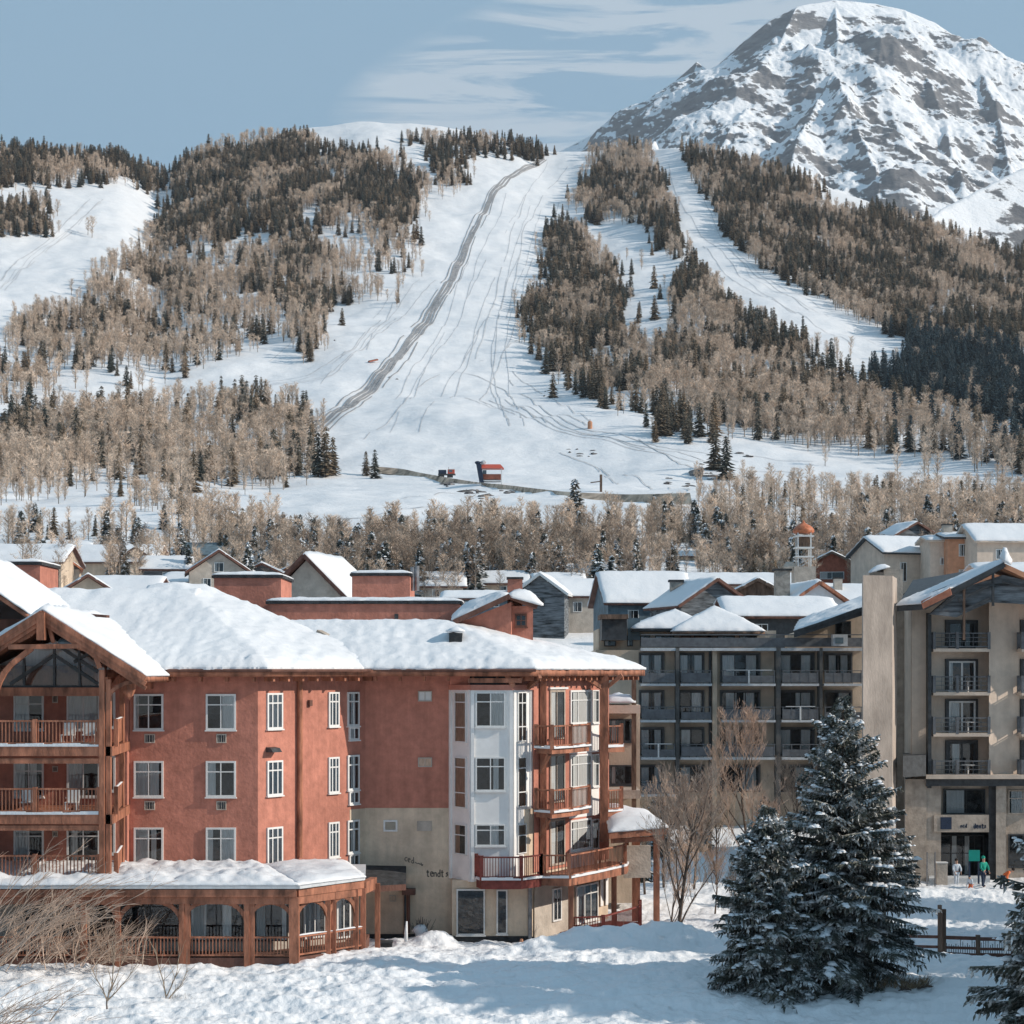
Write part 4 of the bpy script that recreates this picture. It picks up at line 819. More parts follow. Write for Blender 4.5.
# right-hand white-washed ground wall, door and window
mb = MB(); RW.box(mb, .02, RW.u(571), -.3, zb0-.01, 0, .02); hp('whitewashed_wall', mb, 'stone')
RWo = RW.off(.02)
win(RWo, 552, 560.5, 888, 921, cols=(.5,), rows=(), seed=95, name='door', fw=.08, sill=False, curt=0)
win(RW, 575.5, 597, 884, 921, cols=(.33, .66), rows=(.74,), seed=96, fw=.07)
for a, b in ((600, 602.5), (605, 607.5)):
    mb = MB(); RW.box(mb, RW.u(a), RW.u(b), .9, zb0, 0, .05); hp('wall_panel', mb, 'white')
# ---- tower, right lit face: doors, white panel windows
for i, (y0, y1) in enumerate([(690, 722), (754, 785.5), (819, 848)]):
    win(RW, 569.5, 590.5, y0, y1+2, cols=(.35,), rows=(.70,), seed=100+i, fw=.10, curtpat=[(.1, .9)])
    win(RW, 591.5, 598, y0, y1+1, cols=(), rows=(.70,), seed=110+i, fw=.06, curtpat=[(0, .7)])
    mb = MB(); RW.box(mb, RW.u(569), RW.u(598.5), RW.z(y1+31, RW.u(584)), RW.z(y1+2.5, RW.u(584)), 0, .03); hp('wall_panel', mb, 'white')
    win(RW, 549, 564, y0, y1+17, cols=(.45,), rows=(), seed=120+i, name='door', fr='sanddk', fw=.1, sill=False, curtpat=[(0, .35)])
    mb = MB(); RW.box(mb, RW.u(548), RW.u(566), RW.z(y0-.8, RW.u(556)), RW.z(y0-2.8, RW.u(556)), 0, .14); hp('lintel', mb, 'frame')
# posts and small balconies of the lit face
post = MB()
def rp(px, n): u = RW.u(px); return RW.P(u, n, 0)
for px, n in ((541, .12),):
    p = rp(px, n); post.box(p.x-.16, p.x+.16, p.y-.16, p.y+.16, zb0, ZE-.3)
hp('corner_post', post, 'wood')
pp = Vector((X(604, 96.2), 96.2, 0)); mb = MB().box(pp.x-.2, pp.x+.2, pp.y-.2, pp.y+.2, 4.3, ZE-.2); hp('corner_post', mb, 'wood')
mb = MB(); mb.beam((pp.x, pp.y, ZE-1.0), (pp.x+.9, pp.y-.3, ZE-.25), .14, .18); mb.beam((pp.x, pp.y, ZE-1.0), (pp.x-1.1, pp.y-.9, ZE-.25), .14, .18); hp('eave_bracket', mb, 'wood')
def ubal(W, x0, x1, dep, z, mm='wood', diag=0, x0n=None):
    u0, u1 = W.u(x0), W.u(x1); P = [W.P(u0, 0, 0), W.P(u0, dep, 0), W.P(u1, dep, 0), W.P(u1, 0, 0)]; pts = [(p.x, p.y) for p in P]
    fp = [(W.P(u0-.1, 0, 0)), W.P(u0-.1, dep+.1, 0), W.P(u1+.1, dep+.1, 0), W.P(u1+.1, 0, 0)]
    return balcony(HT, [(p.x, p.y) for p in fp], pts, z, m=mm, th=.3)
for ytop, yb in ((722.5, 748), (786, 812)):
    # the railing stands forward of the wall; found from where its foot shows
    z = Z(yb, 90.8); ub0 = RW.u(545); q0 = RW.P(ub0, 0, 0)
    a = Vector((X(536, 91.3), 91.3)); b = Vector((X(552, 90.4), 90.4)); c = Vector((X(571, 91.8), 91.8)); d = Vector((X(589, 94.0), 94.0)); e = Vector(RW.P(RW.u(574), 0, 0).xy) if 0 else Vector((X(586, 95.2), 95.2))
    balcony(HT, [tuple(a), tuple(b), tuple(c), tuple(d), tuple(e), (X(545, 92.4), 92.4)], [tuple(a), tuple(b), tuple(c), tuple(d)], z, sp=.17)
    mb = MB(); mb.beam((X(541, 91.3), 91.3, z-1.2), (X(549, 90.6), 90.6, z-.3), .14, .2); hp('balcony_bracket', mb, 'wood')
    a = Vector((X(606.5, 96.4), 96.4)); b = Vector((X(621.5, 97.2), 97.2)); c = Vector((X(621.5, 98.6), 98.6))
    z2 = Z(yb-1.5, 97); balcony(HT, [(a.x-.1, a.y-.1), (b.x+.15, b.y-.1), (c.x+.15, c.y), (a.x-.1, 98.3)], [tuple(a), tuple(b), tuple(c)], z2, sp=.17)
# large wrap balcony, first floor
z = Z(879, 89.5); L1 = [(X(476, 89.5), 90.2), (X(481.5, 89.0), 89.2), (X(521, 89.0), 89.2), (X(541, 90.2), 90.3)]
balcony(HT, [L1[0], L1[1], L1[2], L1[3], (X(545, 92), 92.1), (X(478, 91), 90.6)], L1, z, m='maroon', th=.45, sp=.13, bw=.035)
L2 = [(X(541, 90.2), 90.3), (X(569, 90.3), 90.2), (X(596, 92.6), 92.6), (X(625, 95.8), 95.8), (X(627, 97.8), 97.8)]
z2 = Z(877, 90.5); balcony(HT, [(X(541, 90.2), 90.45), (X(569, 90.3), 90.1), (X(596, 92.6), 92.5), (X(627, 95.8), 95.7), (X(629, 97.8), 97.8), (G_[0], G_[1]), (X(545, 92), 92.3)], L2, z2, m='wood', th=.4, sp=.15)
for px, dd in ((571, 90.6), (614, 95.4)): hp('balcony_post', MB().box(X(px, dd)-.13, X(px, dd)+.13, dd-.13, dd+.13, -.4, z2-.35), 'wood')
# ground terrace behind the snow heap
z3 = Z(939, 91.2); T1 = [(X(571.5, 91), 91.0), (X(603, 91.4), 91.4), (X(640, 95.5), 95.5), (X(640, 97.5), 97.5)]
balcony(HT, [T1[0], T1[1], T1[2], T1[3], (G_[0], 98), (X(560, 93), 94)], T1, z3, m='maroon', th=.5, sp=.13, bw=.035, snowy=False)
# snowy canopy on posts, right of the tower
cq = [(X(609, 94), 94.0, Z(833, 94)), (X(668, 94.5), 94.5, Z(828, 94.5)), (X(651, 99.5), 99.5, Z(816, 99.5)), (X(606, 99.5), 99.5, Z(806, 99.5))]
mb = MB(); mb.hexa([(p[0], p[1], p[2]-.3) for p in cq]+[(p[0], p[1], p[2]) for p in cq]); cn_ = hp('canopy_roof', mb, 'wood')
snow_slab(cn_, cq, .3, 71, lump=.06)
for px, dd, zb, s_ in ((656.5, 95.0, -.2, .15), (636, 98.5, 0, .2)): hp('canopy_post', MB().box(X(px, dd)-s_, X(px, dd)+s_, dd-s_, dd+s_, zb, Z(832, dd)), 'wood')
mb = MB().beam((X(611, 94.4), 94.4, Z(841, 94.4)), (X(664, 94.8), 94.8, Z(838, 94.8)), .2, .22); hp('canopy_beam', mb, 'wood')
mb = MB().prism([(X(624, 97), 97.0), (X(651, 97), 97.2), (X(651, 97), 97.5), (X(624, 97), 97.3)], Z(878, 97), Z(846, 97)); hp('canopy_panel', mb, 'stone')
# rear balcony stack seen to the right of the tower
mb = MB()
mb.box(X(634, 103)-.12, X(634, 103)+.12, 102.9, 103.2, 3, 12.8); hp('corner_post', mb, 'post')
for y_ in (705, 790):
    mb = MB().box(X(605, 103), X(640, 103), 102.7, 106, Z(y_, 103)-.45, Z(y_, 103)); ob = hp('balcony', mb, 'sand' if y_ == 705 else 'sanddk')
    if y_ == 705: snow_slab(ob, [(X(606, 103), 102.8, Z(y_-1, 103)+.05), (X(635, 103), 102.8, Z(y_-1, 103)+.05), (X(635, 103), 106, Z(y_-1, 103)+.05), (X(606, 103), 106, Z(y_-1, 103)+.05)], .42, 15)
RB = Wall(X(604, 106), 106, X(640, 106), 106)
mb = MB().box(X(600, 106), X(640, 106), 106.01, 112, 0, Z(712, 106)); hp('wall', mb, 'brown')
for y0, y1 in ((719, 742), (765, 785)): win(RB, 608, 634, y0, y1, cols=(.5,), rows=(), fr='dark', curtpat=[(.1, .25)], seed=y0)

# ---- roofs
R1 = [(-36, 84.9), (-10.9, 84.9), (-10.9+.7333*17.1*.99, 102.0), (-36, 102)]
R1 = [(-36, 84.9), (-10.75, 84.9), (1.7, 101.9), (-36, 101.9)]
hip_roof(HT, [(-36, 84.9), (-15.7, 84.9), (-15.7, 101.9), (-36, 101.9)], (.345, 'open', .6, None), ZE, .42, 5, .2, cap=4.05, lump=.05, fh=.30)
hip_roof(HT, [(-18.5, 84.88), (-10.95, 84.88), (-5.5, 92.3), (-18.5, 100.3)], (.345, .345, None, 'open'), ZE, .43, 5, .2, cap=4.05, lump=.05, fh=.30)
R2 = [(-12, 90.9-.45), (X(535, 89.9), 89.9), (X(645, 100.2), 100.2), (-12, 108)]
R2 = [(-9, 90.3), (X(535, 89.9), 89.9), (X(645, 99.6), 99.6), (X(622, 108), 108.0)]
R2 = [(-13, 90.3), (X(536, 90.0), 90.0), (X(645, 99.8), 99.8), (-13, 112)]
hip_roof(HT, R2, (.335, .30, .26, None), ZE, .42, 25, .2, cap=2.15, lump=.05, fh=.30)
# rafter tails under the eaves
mb = MB()
def tails(x0, y0, x1, y1, inward, sp=.55, z=ZE-.42, ln=.7):
    p = Vector((x0, y0, z)); q = Vector((x1, y1, z)); n = int((q-p).length/sp); iv = Vector((*inward, 0)).normalized()
    for i in range(n): c = p.lerp(q, (i+.5)/n); hp('rafter_tail', MB().beam(c+iv*.12, c+iv*ln, .12, .2), 'wood')
tails(X(536, 90)-.1, 90.1, X(643, 99.5), 99.5, (-.85, .5)); tails(-10.9, 85.1, -6.3, 91.2, (-.8, .6), .9); tails(-12.9, 90.5, X(534, 90), 90.2, (0, 1), 1.1); tails(-17, 85, -11, 85, (0, 1), 1.1)
# gutter lines
mb = MB(); mb.tube([(-15.4, 84.83, ZE-.02), (-10.75, 84.83, ZE-.02), (-6.0, 91.2-.05, ZE-.02)], .07, 6); mb.tube([(-6.2, 90.2, ZE-.02), (X(536, 89.9), 89.9, ZE-.02)], .07, 6); hp('gutter', mb, 'wooddk')
# rear block with parapet, roof houses and the hooded chimney
def rbox(name, x0, x1, D, dep, ytop, z0, m='red', snowt=.18, cop=True, seed=0):
    x0, x1, z1 = X(x0, D), X(x1, D), Z(ytop, D); mb = MB().box(x0, x1, D, D+dep, z0, z1); o = hp(name, mb, m)
    if cop: MB().box(x0-.12, x1+.12, D-.12, D+dep+.12, z1+.004, z1+.14).build('coping', M['plinth'], o)
    snow_slab(o, [(x0-.05, D-.05, z1+.15), (x1+.05, D-.05, z1+.15), (x1+.05, D+dep+.05, z1+.15), (x0-.05, D+dep+.05, z1+.15)], snowt, seed, lump=.05); return o
rbox('rear_block', 268, 460, 101, 10, 604, 9, seed=3)
mb = MB().box(X(396.5, 101)-.1, X(396.5, 101)+.1, 100.9, 100.99, Z(619, 101), Z(614, 101)); hp('wall_lamp', mb, 'dark')
rbox('roof_house', 214, 281, 104, 5, 578, 9, seed=4); rbox('roof_house', -30, 40, 100, 4, 565, 12, seed=5); rbox('roof_house', 352, 410, 107, 5, 576, 9, seed=6)
mb = MB().tube([(X(412, 107), 108, 17.5), (X(412, 107), 108, Z(566, 107))], .14, 8).tube([(X(416, 107), 108, 17.5), (X(416, 107), 108, Z(565, 107))], .14, 8); hp('vent_pipe', mb, 'steel')
mb = MB().box(X(2, 99.6), X(37, 99.6), 98.9, 99.9, 14.5, Z(588, 99)); hp('roof_railing_box', mb, 'wood')
# hooded dormer stack
dq = [(X(455, 97), 96.5, Z(622, 96.5)), (X(510, 97), 96.5, Z(596, 96.5)), (X(516, 103), 103, Z(593, 103)), (X(462, 103), 103, Z(612, 103))]
mb = MB().prism([(X(455, 97), 97.0), (X(511, 97), 97.0), (X(520, 102), 102), (X(455, 102), 102)], 13.5, [Z(624, 97), Z(602, 97), Z(602, 97), Z(624, 97)]); ds = hp('dormer', mb, 'red')
mb = MB().box(X(511, 97.6), X(533, 97.6), 97.6, 101, 14, Z(606, 97.6)); MBd = hp('dormer', mb, 'red')
mb = MB().beam(dq[0], dq[1], .5, .25).beam((X(511, 96.8), 96.8, Z(597, 96.8)), (X(536, 97.2), 97.2, Z(607, 97.2)), .5, .2); mb.build('fascia_board', M['wooddk'], ds)
snow_slab(ds, [(X(452, 96.6), 96.4, Z(621, 96.4)), (X(508, 96.6), 96.4, Z(597, 96.4)), (X(514, 102), 102, Z(595, 102)), (X(458, 102), 102, Z(612, 102))], .35, 44, lump=.1)
snow_slab(MBd, [(X(508, 96.6), 96.5, Z(597, 96.5)), (X(541, 97), 96.7, Z(606, 96.7)), (X(541, 102), 102, Z(606, 102)), (X(510, 102), 102, Z(596, 102))], .45, 45, lump=.1)
mb = MB().box(X(507.5, 99), X(522.5, 99), 99, 100, 15, Z(579, 99)); ch = hp('chimney', mb, 'red'); MB().box(X(506.5, 99), X(523.5, 99), 98.9, 100.1, Z(579, 99)+.003, Z(577, 99)).build('chimney_cap', M['plinth'], ch)
DW = Wall(X(511, 97.6), 97.6, X(533, 97.6), 97.6); win(DW, 515, 527, 614, 627, cols=(.5,), rows=(.5,), fr='wooddk', curt=0, seed=5)
# roof vent hump on the second roof
mb = MB().box(X(449, 93), X(462, 93), 93, 94.3, 13.6, Z(633, 93)); o = hp('roof_vent', mb, 'plinth'); snow_slab(o, [(X(448, 93), 92.9, Z(632, 93)), (X(463, 93), 92.9, Z(632, 93)), (X(463, 94.4), 94.4, Z(632, 93)), (X(448, 94.4), 94.4, Z(632, 93))], .25, 9)
# loose planks and slates lying bare along the ridge
for k, (x0, y0, x1, y1, D, w) in enumerate([(210, 596, 300, 628, 100.5, .35), (214, 592, 255, 606, 101, .2), (248, 613, 268, 624, 97, .4), (319, 631, 338, 641, 94.5, .35), (78, 614, 108, 616.5, 88, .22), (285, 622, 330, 634, 100, .25)]):
    p = pt(x0, y0, D); q2 = pt(x1, y1, D-.8); mb = MB().beam(p, q2, w, .12); hp('loose_plank', mb, 'sanddk' if k % 2 else 'wooddk')

# ---- the gabled timber wing at left
GX, GY = -19.7, 79.7
GR = [(-24.2, GY), (X(146, GY), GY), (X(146, GY), 93), (-24.2, 93)]
hip_roof(HT, [(2*GX-X(146, GY), GY), GR[1], (GR[1][0], 93), (2*GX-X(146, GY), 93)], (None, .64, None, .64), 12.72, .3, 33, .2, lump=.08, fh=.22, rm='wooddk')
G2 = [(-29.5, 82.6), (-20.4, 82.6), (-20.4, 95), (-29.5, 95)]
hip_roof(HT, G2, (None, .68, None, .68), 15.0, .3, 35, .2, lump=.08, fh=.22)
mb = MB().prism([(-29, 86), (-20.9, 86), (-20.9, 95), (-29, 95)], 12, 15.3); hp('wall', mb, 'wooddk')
# verge boards, king post, collar, braces
apx = Vector((GX, GY-.12, 12.72+.64*(X(146, GY)-GX))); er = Vector((X(146, GY), GY-.12, 12.72)); el_ = Vector((2*GX-X(146, GY), GY-.12, 12.72))
mb = MB()
for e in (er, el_):
    for k, (dz, w, h) in enumerate(((-.10, .12, .2), (-.30, .2, .2), (-.5, .14, .16))): mb.beam(apx+Vector((0, .06*k, dz)), e+Vector((0, .06*k, dz)), w, h)
hp('verge_board', mb, 'wood')
mb = MB(); mb.box(GX-.16, GX+.16, GY-.35, GY+.1, apx.z-1.25, apx.z-.1); mb.beam((X(8, 79.6), 79.7, Z(647, 79.7)), (X(86, 79.7), 79.7, Z(646, 79.7)), .2, .2)
mb.beam((X(48, 79.8), 79.9, Z(624, 80)), (X(53, 79.8), 79.9, Z(643, 80)), .14, .16)
def curve_beam(mb, pts, w, h):
    P = [Vector(pt(*p)) for p in pts]
    for a, b in zip(P[:-1], P[1:]): mb.beam(a, b, w, h)
curve_beam(mb, [(32, 648, 79.8), (22, 656, 79.8), (12, 664, 79.8), (5, 672, 79.8), (0, 681, 79.8), (-4, 692, 79.8)], .2, .22)
curve_beam(mb, [(43, 622, 79.9), (30, 635, 79.9), (18, 641, 79.9)], .18, .2)
curve_beam(mb, [(78, 647, 79.8), (88, 650, 79.8), (96, 657, 79.8), (100, 668, 79.8)], .18, .2)
hp('gable_truss', mb, 'wood')
mb = MB(); gw = [(-24.3, 82.2), (X(101, 82.2), 82.2)]
gz0 = Z(690, 82.2)
hp('gable_beam', MB().box(-26, X(101, 82), 82.0, 82.3, Z(696, 82.2), Z(687.5, 82.2)), 'wood')
# glazed gable: one sheet of glass in the triangle with dark bars
tri = [pt(-40, 687, 82.25), pt(100, 687, 82.25), pt(100, 668, 82.25), pt(84, 657, 82.25), pt(50, 640, 82.25), pt(20, 652, 82.25), pt(-40, 680, 82.25)]
mb = MB(); mb.face(tri); gp = hp('gable_window', mb, 'glass')
mb = MB(); mb.face([p+Vector((0, .9, 0)) for p in tri]); mb.build('interior', M['curtain'], gp)
mb = MB()
for a, b in [((54.5, 687), (54.5, 645)), ((80, 687), (79, 650)), ((24, 687), (24, 658)), ((54.5, 655), (10, 684)), ((54.5, 655), (98, 684)), ((62, 648), (98, 672)), ((74, 662), (90, 653)), ((100, 687), (0, 687))]: mb.beam(pt(*a, 82.2), pt(*b, 82.2), .09, .14)
mb.build('glazing_bar', M['dark'], gp)
mb = MB(); mb.blob(pt(66, 642, 80.6), .35, .35, .22, 3, 12, 6, jit=.02); mb.tube([pt(66, 639, 80.6), pt(66, 630, 80.6)], .06, 6); hp('hanging_lamp', mb, 'bluegrey')
# loggia side wall and recess wall
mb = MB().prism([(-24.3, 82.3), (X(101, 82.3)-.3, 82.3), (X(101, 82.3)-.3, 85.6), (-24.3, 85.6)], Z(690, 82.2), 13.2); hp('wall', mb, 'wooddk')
# corner posts (front pair, and slimmer ones at the wall)
mb = MB(); px0 = X(105.5, 80)
mb.box(px0-.24, px0-.02, 79.85, 80.1, Z(882, 80), 13.0); mb.box(px0+.02, px0+.22, 79.95, 80.2, Z(882, 80), 12.6); hp('corner_post', mb, 'wood')
mb = MB(); mb.box(-17.42, -17.22, 84.3, 84.5, 4.2, 12.7); hp('corner_post', mb, 'wood')
mb = MB(); arch(mb, (px0+.1, 80.0), (px0+.1, 82.2), 11.6, 12.7); arch(mb, (px0+.1, 80.05), (px0+1.3, 80.05), 11.7, 12.5); mb.beam((px0, 80, 12.55), (-17.3, 85.9, 12.55), .2, .3); mb.blob((px0+.9, 80.6, 12.3), .3, .3, .5, 2, 7, 5); mb.box(X(141, 85.3), X(167, 85.3), 84.95, 85.9, 12.45, 12.72); mb.box(X(143, 85.3), X(151, 85.3), 85.1, 85.9, 12.15, 12.44); hp('eave_bracket', mb, 'wood')
for i, (yr, ys) in enumerate([(723.5, 746), (790, 814), (857.5, 881)]):
    z = Z(ys, 80); P = [(-26, 80.05), (px0-.3, 80.05)]
    b_ = balcony(HT, [(-26, 79.95), (px0+.3, 79.95), (px0+.3, 80.3), (-17.25, 85.8), (-26, 85.8)], [(-26, 80.05), (-22.4, 80.05), (-20.1, 80.05), (px0-.28, 80.05)], z, th=.42, sp=.15)
    railing(b_, [(px0+.35, 80.5), (-17.3, 84.2)], z, sp=.16, snowy=True)
    if i: hp('beam', MB().box(-26, px0-.25, 80.0, 80.3, z+2.12, z+2.34), 'wood')
    y0 = (694, 761, 826)[i]; zt_ = 36
    win(LW, 14, 44, y0, y0+zt_, rows=(.72,), seed=200+i, curtpat=[[(0, .5)], [(.0, .35), (.55, .8)], [(0, .5)]][i])
    win(LW, 67, 100, y0, y0+zt_, cols=(.5,), rows=(.72,) if i == 2 else (), seed=210+i, curtpat=[[(0, .95)], [(0, .45)], [(.1, .3)]][i])
    vent(LW, 52.5, 58, (695, 766, 831)[i], (703, 772, 837)[i], bars=1)
    # garden chairs left outside, each a light frame
    lw = Wall(-18.6, 85.52, -17.4, 85.52); window(HT, lw, .15, .75, z+.6, z+2.2, cols=(), rows=(), seed=300+i, curtpat=[(0, .6)])

# ---- the glazed porch along the front
PZ, PB = Z(889, 79), .98
pq = [(-34, 78.6), (X(300, 78.7), 78.6), (X(365, 81.8), 81.9), (X(365, 81.8)-.4, 87.5), (-34, 87.5)]
mb = MB().prism(pq[:4]+[pq[4]], PZ+.05, PZ+.16); pr = hp('porch_roof', mb, 'slate')
nx = 150
quad = [(-34, 78.65, PZ+.16), (X(299, 78.7), 78.65, PZ+.16), (-11.2, 85.9, PZ+.25), (-34, 85.9, PZ+.25)]
snow_slab(pr, quad, .26, 61, nx=190, ny=40, lump=.15, edge=.45)
snow_slab(pr, [(X(296, 78.8), 78.7, PZ+.16), (X(364, 81.8), 81.9, PZ+.16), (-7.6, 87.4, PZ+.25), (-11.4, 86.1, PZ+.25)], .2, 62, lump=.1, edge=.4)
mb = MB(); mb.beam((-34, 78.8, PZ-.14), (X(297, 78.9), 78.8, PZ-.14), .25, .30); mb.beam((-34, 78.9, PZ-.46), (X(297, 78.9), 78.9, PZ-.46), .2, .3)
c0 = Vector((X(297, 78.9), 78.85, 0)); c1 = Vector((X(362, 81.8), 81.95, 0)); mb.beam(c0+Vector((0, 0, PZ-.14)), c1+Vector((0, 0, PZ-.14)), .25, .3); mb.beam(c0+Vector((0, 0, PZ-.46)), c1+Vector((0, 0, PZ-.46)), .2, .3)
mb.beam(c1+Vector((0, 0, PZ-.3)), (X(372, 83), 84, PZ-.3), .3, .5); hp('porch_beam', mb, 'wood')
cols_ = [(-25.5, 78.95), (-22.0, 78.95), (X(84, 78.95), 78.95), (X(118, 78.95), 78.95), (X(182, 78.95), 78.95), (X(187.5, 78.95), 79.0), (X(247, 78.95), 78.95), (X(252, 78.95), 79.0), (X(294.5, 79), 78.95), (X(328, 80.4), 80.35), (X(333, 80.4), 80.6), (X(356, 81.7), 81.6), (X(363, 81.8), 81.9), (X(377, 83.5), 83.8)]
for i, (x, y) in enumerate(cols_):
    s_ = .2 if i == 8 else .11
    hp('porch_column', MB().box(x-s_, x+s_, y-s_, y+s_, PB-.6, PZ-.3), 'wood')
mb = MB(); zs, ze_ = PZ-1.75, PZ-.6
main_c = [cols_[0], cols_[1], cols_[2], cols_[3], cols_[4], cols_[6], cols_[8], cols_[9], cols_[11]]
for i in range(len(main_c)):
    x, y = main_c[i]
    for j in (i-1, i+1):
        if 0 <= j < len(main_c):
            qx, qy = main_c[j]; L_ = math.hypot(qx-x, qy-y); k = min(.5, 1.0/L_); mb = MB(); arch(mb, (x, y), (x+(qx-x)*k, y+(qy-y)*k), zs+.2, ze_+.05, w=.1, th=.18); hp('arch_brace', mb, 'wood')

rl = [(-28, 78.95), (-22, 78.95), (cols_[2][0], 78.95), (cols_[3][0], 78.95), (cols_[4][0], 78.95), (cols_[6][0], 78.95), (cols_[8][0], 78.95)]
railing(HT, rl, PB+.05, h=.86, sp=.14, post=False); railing(HT, [cols_[8], cols_[9], cols_[12]], PB+.05, h=.86, sp=.14, post=False, snowy=True)
hp('porch_floor', MB().prism([(-34, 78.9), (c0.x, 78.9), (c1.x, c1.y), (c1.x, 86), (-34, 86)], -.6, PB+.06), 'wooddk')
PW = Wall(-30, 80.8, -10.5, 80.8); PS = Wall(-10.45, 80.8, -7.3, 83.6)
pg = MB()
for i, (a, b) in enumerate([(26, 52), (55, 80), (88, 115), (121, 180), (190, 243), (255, 288)]):
    w_ = (b-a); win(PW, a, b, 893, 941, cols=((.5,) if w_ < 40 else (.5,)), rows=(.72,) if i in (0, 1, 2, 3) else (), fr='dark', fw=.06, seed=400+i, curt=(i > 3), curtpat=[[], [], [], [], [(0, .3), (.62, .8)], [(0, .3), (.85, 1)]][i], sill=False)
mb = MB().prism([(-34, 80.82), (-10.5, 80.82), (-7.35, 83.62), (-7.35, 85.9), (-34, 85.9)], PB, PZ-.02); hp('wall', mb, 'stone')
for i, (a, b) in enumerate([(303, 325), (336, 350)]): win(PS, a, b, 897, 938, cols=(.5,), rows=(), fr='frame', fw=.08, seed=420+i, sill=False, curtpat=[[(0, .8)], [(0, .3)]][i])
# ------------------------------------------------------------------ middle apartment block
DB = 146.0
MBK = thing('apartment_block', (X(735, DB), DB, 0), 'brown balconied apartment block in shade between the hotel and the tall blank wall', 'apartment building')
def bp(name, mb, m, par=None): return mb.build(name, M[m], par or MBK)
bz0 = gz1(X(735, DB), DB)-2
bp('wall', MB().box(X(596, DB), X(866, DB), DB, DB+13, bz0, Z(650, DB)), 'brown')
bp('wall', MB().box(X(600, DB), X(712, DB), DB+2.2, DB+12, Z(650, DB), Z(628, DB)), 'brown')
bp('wall', MB().box(X(714, DB), X(780, DB), DB+2.2, DB+12, Z(650, DB), Z(630, DB)), 'stone')
BW = Wall(X(596, DB), DB, X(866, DB), DB)
for a, b in ((674.5, 678), (711.5, 716), (774, 778.5), (817, 820)):
    bp('pier', MB().box(X(a, DB), X(b, DB), DB-.75 if a == 711.5 else DB-1.25, DB-.001, bz0, Z(648, DB)), 'darkpost' if a != 711.5 else 'brown')
bp('drain_pipe', MB().tube([(X(710, DB), DB-.2, bz0), (X(710, DB), DB-.2, Z(650, DB))], .12, 8), 'dark')
floors = [(654.5, 671, 683.5), (692, 707.5, 719.5), (729, 745, 756.5), (766.5, 785.5, 793)]
bays = [(602, 622, 598, 638), (641, 662, 640, 674), (680, 702, 679, 710), (722, 758, 720, 773), (779, 812, 779, 816), (826, 850, 821, 859)]
for fi, (y0, y1, ys) in enumerate(floors):
    for bi, (a, b, ra, rb) in enumerate(bays):
        if bi == 0 and fi < 2: continue
        wide = b-a > 28
        ua, ub = BW.u(a-1), BW.u(b+1); mb = MB(); BW.box(mb, ua-.10, ua, Z(ys-1, DB), Z(y0-2, DB), 0, .12); BW.box(mb, ub, ub+.10, Z(ys-1, DB), Z(y0-2, DB), 0, .14); BW.box(mb, ua, ub, Z(y0-.5, DB), Z(y0-2, DB), 0, .14); bp('door_surround', mb, 'darkpost')
        window(MBK, BW, ua, ub, Z(ys-1, DB), Z(y0-.5, DB), cols=(.36, .64) if wide else (.5,), rows=(), fr='dark', fw=.1, seed=500+fi*10+bi, curtpat=random.Random(fi*7+bi).choice([[(0, .33), (.66, 1)], [(0, .36), (.64, .95)], [(.05, .45)], [(.5, .95)], [(.1, .4), (.6, .9)]]), mull=.08, sill=False, name='balcony_door')
        if fi == 3 and bi > 1: continue
        z = Z(ys, DB); xa, xb = X(ra, DB), X(rb, DB)
        s_ = MB().box(xa, xb, DB-1.5, DB-.002, z-.18, z).build('balcony', M['slate'], MBK)
        mb = MB(); mb.beam((xa+.05, DB-1.45, z+.98), (xb-.05, DB-1.45, z+.98), .07, .06); mb.box(xa+.05, xb-.05, DB-1.47, DB-1.43, z+.08, z+.82 if (bi+fi) % 3 else z+.6)
        for k in range(5): x = xa+.1+(xb-xa-.2)*k/4; mb.box(x-.03, x+.03, DB-1.48, DB-1.42, z, z+.97)
        mb.beam((xa+.05, DB-.05, z+.98), (xa+.05, DB-1.45, z+.98), .06, .06); mb.beam((xb-.05, DB-.05, z+.98), (xb-.05, DB-1.45, z+.98), .06, .06)
        r_ = mb.build('railing', M['railgrey'], s_)
        if (bi*3+fi) % 4 == 1:
            mb = MB(); mb.box((xa+xb)/2-.06, (xa+xb)/2+.06, DB-1.52, DB-1.46, z, z+1.02); mb.beam((xa+.3, DB-1.5, z+1.03), (xb-.3, DB-1.5, z+1.03), .05, .05); mb.build('pale_rail', M['frame'], s_)
bp('roof_terrace_slab', MB().box(X(640, DB), X(862, DB), DB-1.2, DB-.003, Z(651, DB), Z(648, DB)), 'slate')
mb = MB(); mb.beam((X(640, DB), DB-1.1, Z(635, DB)), (X(862, DB), DB-1.1, Z(635, DB)), .1, .08); mb.box(X(640, DB), X(862, DB), DB-1.12, DB-1.06, Z(647, DB), Z(638, DB))
bp('railing', mb, 'railgrey')
TWm = Wall(X(600, DB+2.2), DB+2.2, X(780, DB+2.2), DB+2.2)
for a, b in ((604, 616), (627, 633), (640, 650), (655, 674), (681, 691), (694, 709), (717, 735), (739, 757)): window(MBK, TWm, TWm.u(a), TWm.u(b), Z(646, DB), Z(635, DB), cols=(.5,), rows=(), fr='dark' if a != 681 else 'wood', fw=.08, sill=False, seed=a, curtpat=[(0, .3)])
bp('wall', MB().box(X(682, DB), X(712, DB), DB+2.12, DB+2.19, Z(647, DB), Z(632, DB)), 'orange')
